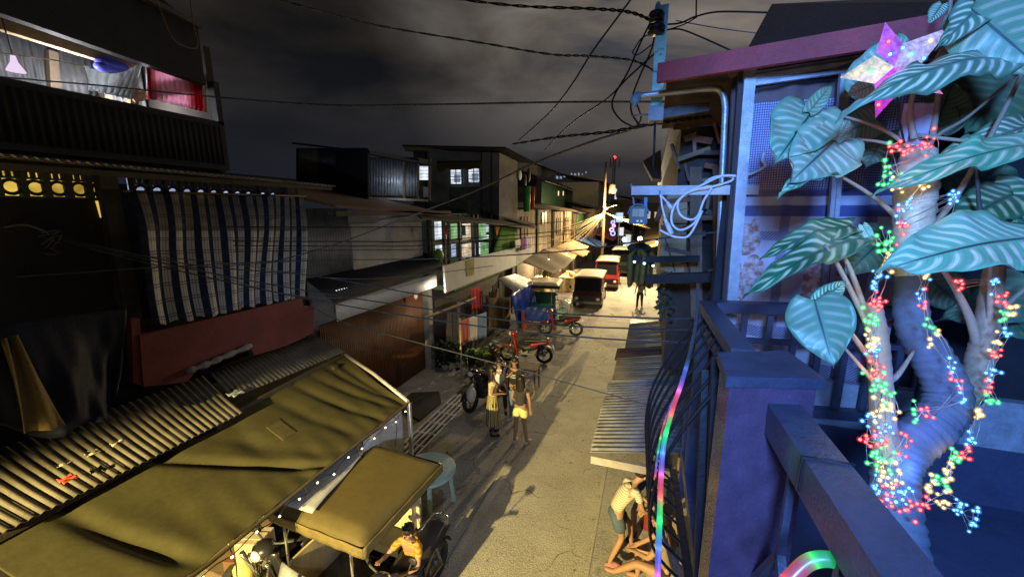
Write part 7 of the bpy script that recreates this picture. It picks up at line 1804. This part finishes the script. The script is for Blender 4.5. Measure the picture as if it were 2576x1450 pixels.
UP = (0.15, -0.35, 1.0); FR = None
leaf((2610, 590, 1.28), (2232, 655, 1.14), 0.20, 1, 0.10, 0.10, (-0.1, -0.75, 0.75))
leaf((2545, 128, 1.36), (2166, 206, 1.22), 0.12, 0, -0.2, 0.16, (-0.1, -0.8, 0.7))
leaf((2046, 276, 1.62), (1952, 408, 1.52), 0.37, 2, 0.16, 0.1)
leaf((2036, 280, 1.60), (2098, 205, 1.60), 0.22, 2, 0.1, 0.2)
leaf((2108, 346, 1.58), (1990, 456, 1.46), 0.36, 2, 0.14, 0.08)
leaf((2104, 350, 1.56), (2142, 292, 1.6), 0.22, 2, 0.1, 0.2)
leaf((2092, 428, 1.52), (1964, 472, 1.46), 0.20, 1, 0.25, 0.2, (-0.2, -0.6, 0.8))
leaf((2176, 585, 1.50), (1892, 702, 1.38), 0.125, 0, 0.2, 0.22, (-0.2, -0.75, 0.65))
leaf((2150, 560, 1.55), (1930, 620, 1.48), 0.15, 0, 0.1, 0.2, (-0.3, -0.8, 0.6))
leaf((2170, 565, 1.53), (2200, 618, 1.5), 0.2, 2, 0.1, 0.1)
leaf((2048, 752, 1.30), (2096, 922, 1.20), 0.40, 2, 0.12, 0.1)
leaf((2052, 765, 1.36), (2136, 700, 1.36), 0.24, 0, 0.1, 0.2)
leaf((2440, 20, 1.4), (2640, 190, 1.30), 0.32, 2, 0.12, 0.1)
leaf((2520, -40, 1.42), (2370, 110, 1.38), 0.20, 0, 0.1, 0.1)
leaf((2560, 180, 1.75), (2432, 330, 1.7), 0.42, 3, 0.1, 0.1)
leaf((2620, 350, 1.40), (2244, 444, 1.30), 0.10, 1, 0.1, 0.16, (-0.1, -0.85, 0.55))
leaf((2620, 300, 1.55), (2320, 420, 1.5), 0.12, 0, 0.1, 0.16, (-0.1, -0.8, 0.6))
leaf((2400, 440, 1.72), (2580, 470, 1.72), 0.30, 3, 0.1, 0.1)
leaf((2560, 480, 1.55), (2390, 570, 1.5), 0.26, 0, 0.1, 0.2, (-0.1, -0.8, 0.6))
leaf((2490, 470, 1.62), (2640, 620, 1.55), 0.30, 0, 0.1, 0.15)
leaf((2200, 240, 1.78), (2262, 75, 1.78), 0.42, 2, 0.1, 0.1)
leaf((2260, 120, 1.8), (2180, 250, 1.8), 0.40, 3, 0.1, 0.1)
leaf((2210, 300, 1.80), (2090, 345, 1.80), 0.35, 3, 0.1, 0.1)
leaf((2230, 330, 1.82), (2180, 420, 1.8), 0.42, 3, 0.1, 0.1)
leaf((2195, 215, 1.6), (2132, 238, 1.58), 0.34, 2, 0.1, 0.1)
leaf((2230, 590, 1.76), (2130, 690, 1.74), 0.40, 3, 0.1, 0.1)
leaf((2330, 690, 1.72), (2440, 790, 1.7), 0.34, 3, 0.1, 0.1)
leaf((2620, 730, 1.70), (2380, 800, 1.66), 0.22, 3, 0.1, 0.12)
leaf((2330, 600, 1.70), (2480, 660, 1.7), 0.32, 3, 0.1, 0.1)
leaf((2350, 330, 1.78), (2400, 200, 1.78), 0.40, 3, 0.1, 0.1)
leaf((2460, 700, 1.7), (2600, 860, 1.7), 0.34, 3, 0.1, 0.1)
leaf((2370, 10, 1.5), (2335, 60, 1.5), 0.3, 0, 0.1, 0.1)
leaf((2540, 560, 1.4), (2545, 640, 1.38), 0.2, 0, 0.1, 0.1)
def petiole(pts, r=0.010, m=None):
    b = MB(); b.tube(smooth_path([atd(*p) for p in pts], 6), [r * (1.5 - 1.0 * min(1, i / (6 * (len(pts) - 1)))) for i in range(6 * (len(pts) - 1) + 1)], 8); return part('petiole', b, m or stem_m, plt)
petiole([(2296, 610, 1.54), (2270, 560, 1.53), (2190, 490, 1.52), (2092, 430, 1.52)], .009)
petiole([(2296, 380, 1.57), (2230, 330, 1.59), (2130, 295, 1.61), (2040, 278, 1.61)], .006)
petiole([(2300, 390, 1.57), (2220, 358, 1.57), (2110, 347, 1.57)], .006)
petiole([(2215, 900, 1.45), (2190, 820, 1.46), (2140, 680, 1.48), (2108, 620, 1.48)], .010)
petiole([(2225, 960, 1.45), (2210, 880, 1.45), (2120, 690, 1.46), (2075, 615, 1.44)], .010)
petiole([(2225, 940, 1.44), (2180, 890, 1.42), (2110, 800, 1.34), (2056, 757, 1.31)], .008)
petiole([(2228, 1000, 1.44), (2190, 950, 1.42), (2120, 870, 1.36)], .008)
petiole([(2300, 650, 1.55), (2340, 580, 1.53), (2420, 470, 1.5), (2540, 250, 1.5), (2600, 110, 1.5)], .010)
petiole([(2310, 400, 1.57), (2360, 340, 1.57), (2440, 290, 1.56), (2600, 150, 1.55)], .007)
petiole([(2300, 350, 1.57), (2292, 250, 1.57), (2370, 120, 1.55), (2396, -20, 1.55)], .008)
petiole([(2345, 350, 1.57), (2360, 240, 1.57), (2385, 60, 1.55), (2392, -30, 1.55)], .008)
petiole([(2308, 340, 1.58), (2450, 355, 1.5), (2600, 350, 1.45)], .006)
petiole([(2460, 870, 1.5), (2440, 800, 1.48), (2400, 720, 1.44), (2360, 660, 1.36)], .012)
petiole([(2470, 880, 1.5), (2490, 800, 1.48), (2490, 700, 1.44), (2495, 660, 1.30)], .010)
petiole([(2470, 560, 1.5), (2462, 500, 1.48), (2456, 410, 1.44)], .007, M('dark_stem', (0.05, 0.06, 0.06), 0.5))
petiole([(2510, 800, 1.5), (2540, 760, 1.5), (2610, 700, 1.5)], .009)
petiole([(2230, 960, 1.46), (2260, 940, 1.47), (2300, 880, 1.5)], .009)
petiole([(2500, 690, 1.5), (2530, 600, 1.45), (2560, 560, 1.4)], .012, M('green_stem', (0.03, 0.16, 0.10), 0.5))

# ================================================================== star lantern
st = thing('star_lantern', 'clear plastic star lantern glowing violet and yellow on top of the plant', 'star lantern', atd(2240, 170, 1.52))
sc_ = atd(2250, 168, 1.46); stx = (atd(2350, 168, 1.46) - sc_) / 96; sty = (atd(2250, 68, 1.46) - sc_) / 96; sz = -(sc_ - CAM).normalized()
def sp2(x, y, z=0): return sc_ + stx * x + sty * y + sz * z
def star_m(name, c, s_):
    n = N(name); b_ = n.bsdf(sc3(c, 0.25), 0.15, spec=0.7, bump=n.noise(70, 3), bs=0.6, bd=0.003)
    b_.inputs['Transmission Weight'].default_value = 0.25
    f = n.ramp(n.noise(38, 5, rough=0.7), 0.30, 0.70); n.l(n.math('MULTIPLY', n.math('MULTIPLY_ADD', f, 1.5, 0.25), s_), b_.inputs['Emission Strength'])
    b_.inputs['Emission Color'].default_value = (*c, 1); return n.m
pts5 = [((-22, 108), (0.50, 0.14, 0.80)), ((140, 98), (0.46, 0.44, 0.75)), ((118, -66), (0.62, 0.25, 0.62)), ((-46, -124), (0.60, 0.06, 0.70)), ((-132, -26), (0.70, 0.66, 0.50))]
for i, ((x, y), c) in enumerate(pts5):
    L_ = math.hypot(x, y); ux, uy = x / L_, y / L_; w_ = 36
    a_, c_ = (ux * 42 - uy * w_, uy * 42 + ux * w_), (ux * 42 + uy * w_, uy * 42 - ux * w_)
    b = MB(); f_, k_ = 0.035, -0.035
    vs = [sp2(0, 0, f_), sp2(*a_), sp2(x, y), sp2(*c_), sp2(0, 0, k_)]
    b.add(vs, [(0, 2, 1), (0, 3, 2), (4, 1, 2), (4, 2, 3)])
    part('star_point', b, star_m('star_%d' % i, c, 0.75), st)
led_cols = dict(r=(1.0, 0.03, 0.04), g=(0.02, 1.0, 0.18), b=(0.04, 0.30, 1.0), w=(1.0, 0.66, 0.20))
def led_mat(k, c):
    """bright core inside a see-through shell that paints its glow halo (uv x = 1 on the shell)"""
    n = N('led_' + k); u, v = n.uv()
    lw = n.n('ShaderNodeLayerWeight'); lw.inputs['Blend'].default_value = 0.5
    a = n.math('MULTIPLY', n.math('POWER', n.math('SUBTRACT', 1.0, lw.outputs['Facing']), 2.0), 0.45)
    halo_ = n.math('GREATER_THAN', u, 0.75)
    fac = n.math('MAXIMUM', n.math('SUBTRACT', 1.0, halo_), a)
    e1 = n.n('ShaderNodeEmission'); n.l(n.mix(halo_, sc3((c[0] + .12, c[1] + .12, c[2] + .12), 1.0), c), e1.inputs['Color'])
    n.l(n.math('MULTIPLY_ADD', halo_, -5.2, 6.5), e1.inputs['Strength'])
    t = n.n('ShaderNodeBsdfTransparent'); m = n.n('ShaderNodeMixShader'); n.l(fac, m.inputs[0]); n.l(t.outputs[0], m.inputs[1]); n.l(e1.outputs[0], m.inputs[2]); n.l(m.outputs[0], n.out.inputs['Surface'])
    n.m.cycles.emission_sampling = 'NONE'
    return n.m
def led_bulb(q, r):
    b = MB(); b.ball(q, r, 6, 5); k = len(b.f); b.ball(q, r * 2.2, 10, 7)  # outer ball is a glowing halo shell added round the bulb
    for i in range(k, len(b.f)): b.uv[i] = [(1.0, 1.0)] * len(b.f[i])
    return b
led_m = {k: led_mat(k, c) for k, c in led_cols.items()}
for (x, y, k) in ((-14, 60, 'r'), (20, 45, 'b'), (86, 62, 'w'), (40, 30, 'g'), (-90, -16, 'w'), (-56, -10, 'g'), (-24, -4, 'w'), (-38, -90, 'r'), (66, -40, 'r'), (-10, 30, 'b'), (70, 20, 'b')):
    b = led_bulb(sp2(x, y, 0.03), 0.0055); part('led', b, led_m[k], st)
b = MB(); b.tube([sc_ + sz * -0.03, atd(2262, 300, 1.55), atd(2275, 360, 1.56)], 0.004, 5); part('stick', b, black_m, st)
lamp('star_glow', tuple(sc_ + sz * 0.12), (0.6, 0.45, 1.0), 0.35, 0.05)

# ================================================================== fairy lights
random.seed(77)
def fairy(label, seq, spread, nper, depth, xj=0):
    t = thing('fairy_lights', label, 'fairy lights', atd(seq[-1][0], seq[-1][1], depth), 0, 'coloured fairy light strings on the plant')
    strands = [[] for _ in range(4)]
    for (px, py, k) in seq:
        for i in range(nper):
            q = atd(px + random.gauss(0, spread * .55), py + random.gauss(0, spread * .72), depth - 0.03 + rnd(-.05, .03))
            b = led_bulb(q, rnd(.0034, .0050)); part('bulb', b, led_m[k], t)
            strands[i % 4].append(q)
    wm = M('copper_wire', (0.45, 0.38, 0.30), 0.4, 0.6, bump=0)
    for s_ in strands:
        if len(s_) > 1:
            b = MB(); b.tube(smooth_path(s_, 2), 0.0011, 4); part('wire', b, wm, t)
    return t
fairy('dense string of coloured fairy lights from the crown down the middle of the plant', [(2262, 370, 'r'), (2330, 362, 'r'), (2236, 430, 'g'), (2262, 470, 'w'), (2330, 450, 'w'), (2275, 520, 'b'), (2400, 500, 'b'), (2262, 575, 'r')], 24, 12, 1.44)
fairy('string of fairy lights hanging down the left stem of the plant', [(2228, 612, 'g'), (2230, 665, 'w'), (2202, 705, 'b'), (2200, 752, 'r'), (2190, 803, 'g'), (2192, 848, 'w'), (2206, 886, 'b'), (2204, 932, 'r')], 23, 12, 1.38)
fairy('string of fairy lights round the lower left stem above the pot', [(2206, 975, 'g'), (2212, 1022, 'w'), (2204, 1060, 'b'), (2192, 1105, 'r'), (2206, 1150, 'g'), (2218, 1188, 'w'), (2210, 1228, 'b'), (2225, 1252, 'r')], 26, 12, 1.34)
fairy('loose string of fairy lights crossing the wrapped middle branch', [(2330, 675, 'w'), (2325, 720, 'b'), (2333, 766, 'r'), (2345, 815, 'g'), (2352, 862, 'w'), (2396, 920, 'b'), (2412, 962, 'r'), (2420, 1010, 'b'), (2330, 1040, 'r'), (2300, 1050, 'g')], 22, 5, 1.40)
fairy('string of fairy lights hanging at the right stem of the plant', [(2420, 712, 'r'), (2500, 706, 'b'), (2530, 752, 'r'), (2545, 775, 'w'), (2528, 800, 'g'), (2535, 830, 'b'), (2505, 868, 'w'), (2502, 892, 'r'), (2500, 935, 'b'), (2482, 968, 'r'), (2495, 1000, 'g'), (2460, 1040, 'w'), (2440, 1096, 'b')], 16, 7, 1.42)
fairy('tail of fairy lights trailing to the lower right of the trunk', [(2425, 1140, 'r'), (2400, 1150, 'g'), (2385, 1185, 'w'), (2370, 1205, 'g'), (2345, 1225, 'w'), (2330, 1260, 'r'), (2375, 1255, 'w'), (2420, 1280, 'b'), (2445, 1305, 'b')], 18, 8, 1.38)
fairy('string of fairy lights spread over the front of the trunk base', [(2235, 985, 'g'), (2240, 1040, 'w'), (2235, 1075, 'b'), (2270, 1110, 'r'), (2245, 1160, 'g'), (2258, 1195, 'w'), (2250, 1225, 'b'), (2280, 1245, 'b'), (2300, 1275, 'r')], 24, 7, 1.33)
for (px, py, c, e_) in ((2330, 760, (.1, .2, 1), .3), (2380, 960, (.1, .2, 1), .4), (2300, 1180, (.1, .2, 1), .5), (2330, 1060, (.2, .2, 1), .4), (2215, 665, (1, .7, .25), .2), (2240, 600, (.2, 1, .3), .15), (2195, 790, (.2, 1, .3), .15), (2205, 930, (1, .1, .1), .25), (2205, 1110, (1, .1, .1), .25), (2215, 1150, (.2, 1, .3), .2), (2290, 365, (1, .1, .08), .35), (2300, 455, (1, .7, .25), .35), (2300, 515, (.1, .35, 1), .35), (2200, 740, (1, .2, .2), .15), (2205, 850, (1, .7, .3), .2), (2208, 960, (.4, 1, .4), .2), (2205, 1060, (.1, .4, 1), .35), (2210, 1210, (.15, .4, 1), .45), (2500, 760, (1, .3, .25), .12), (2500, 940, (.2, .6, 1), .15), (2400, 1150, (1, .5, .25), .15)):
    lamp('fairy_glow', tuple(atd(px, py, 1.36)), c, e_ * 1.6, 0.03)
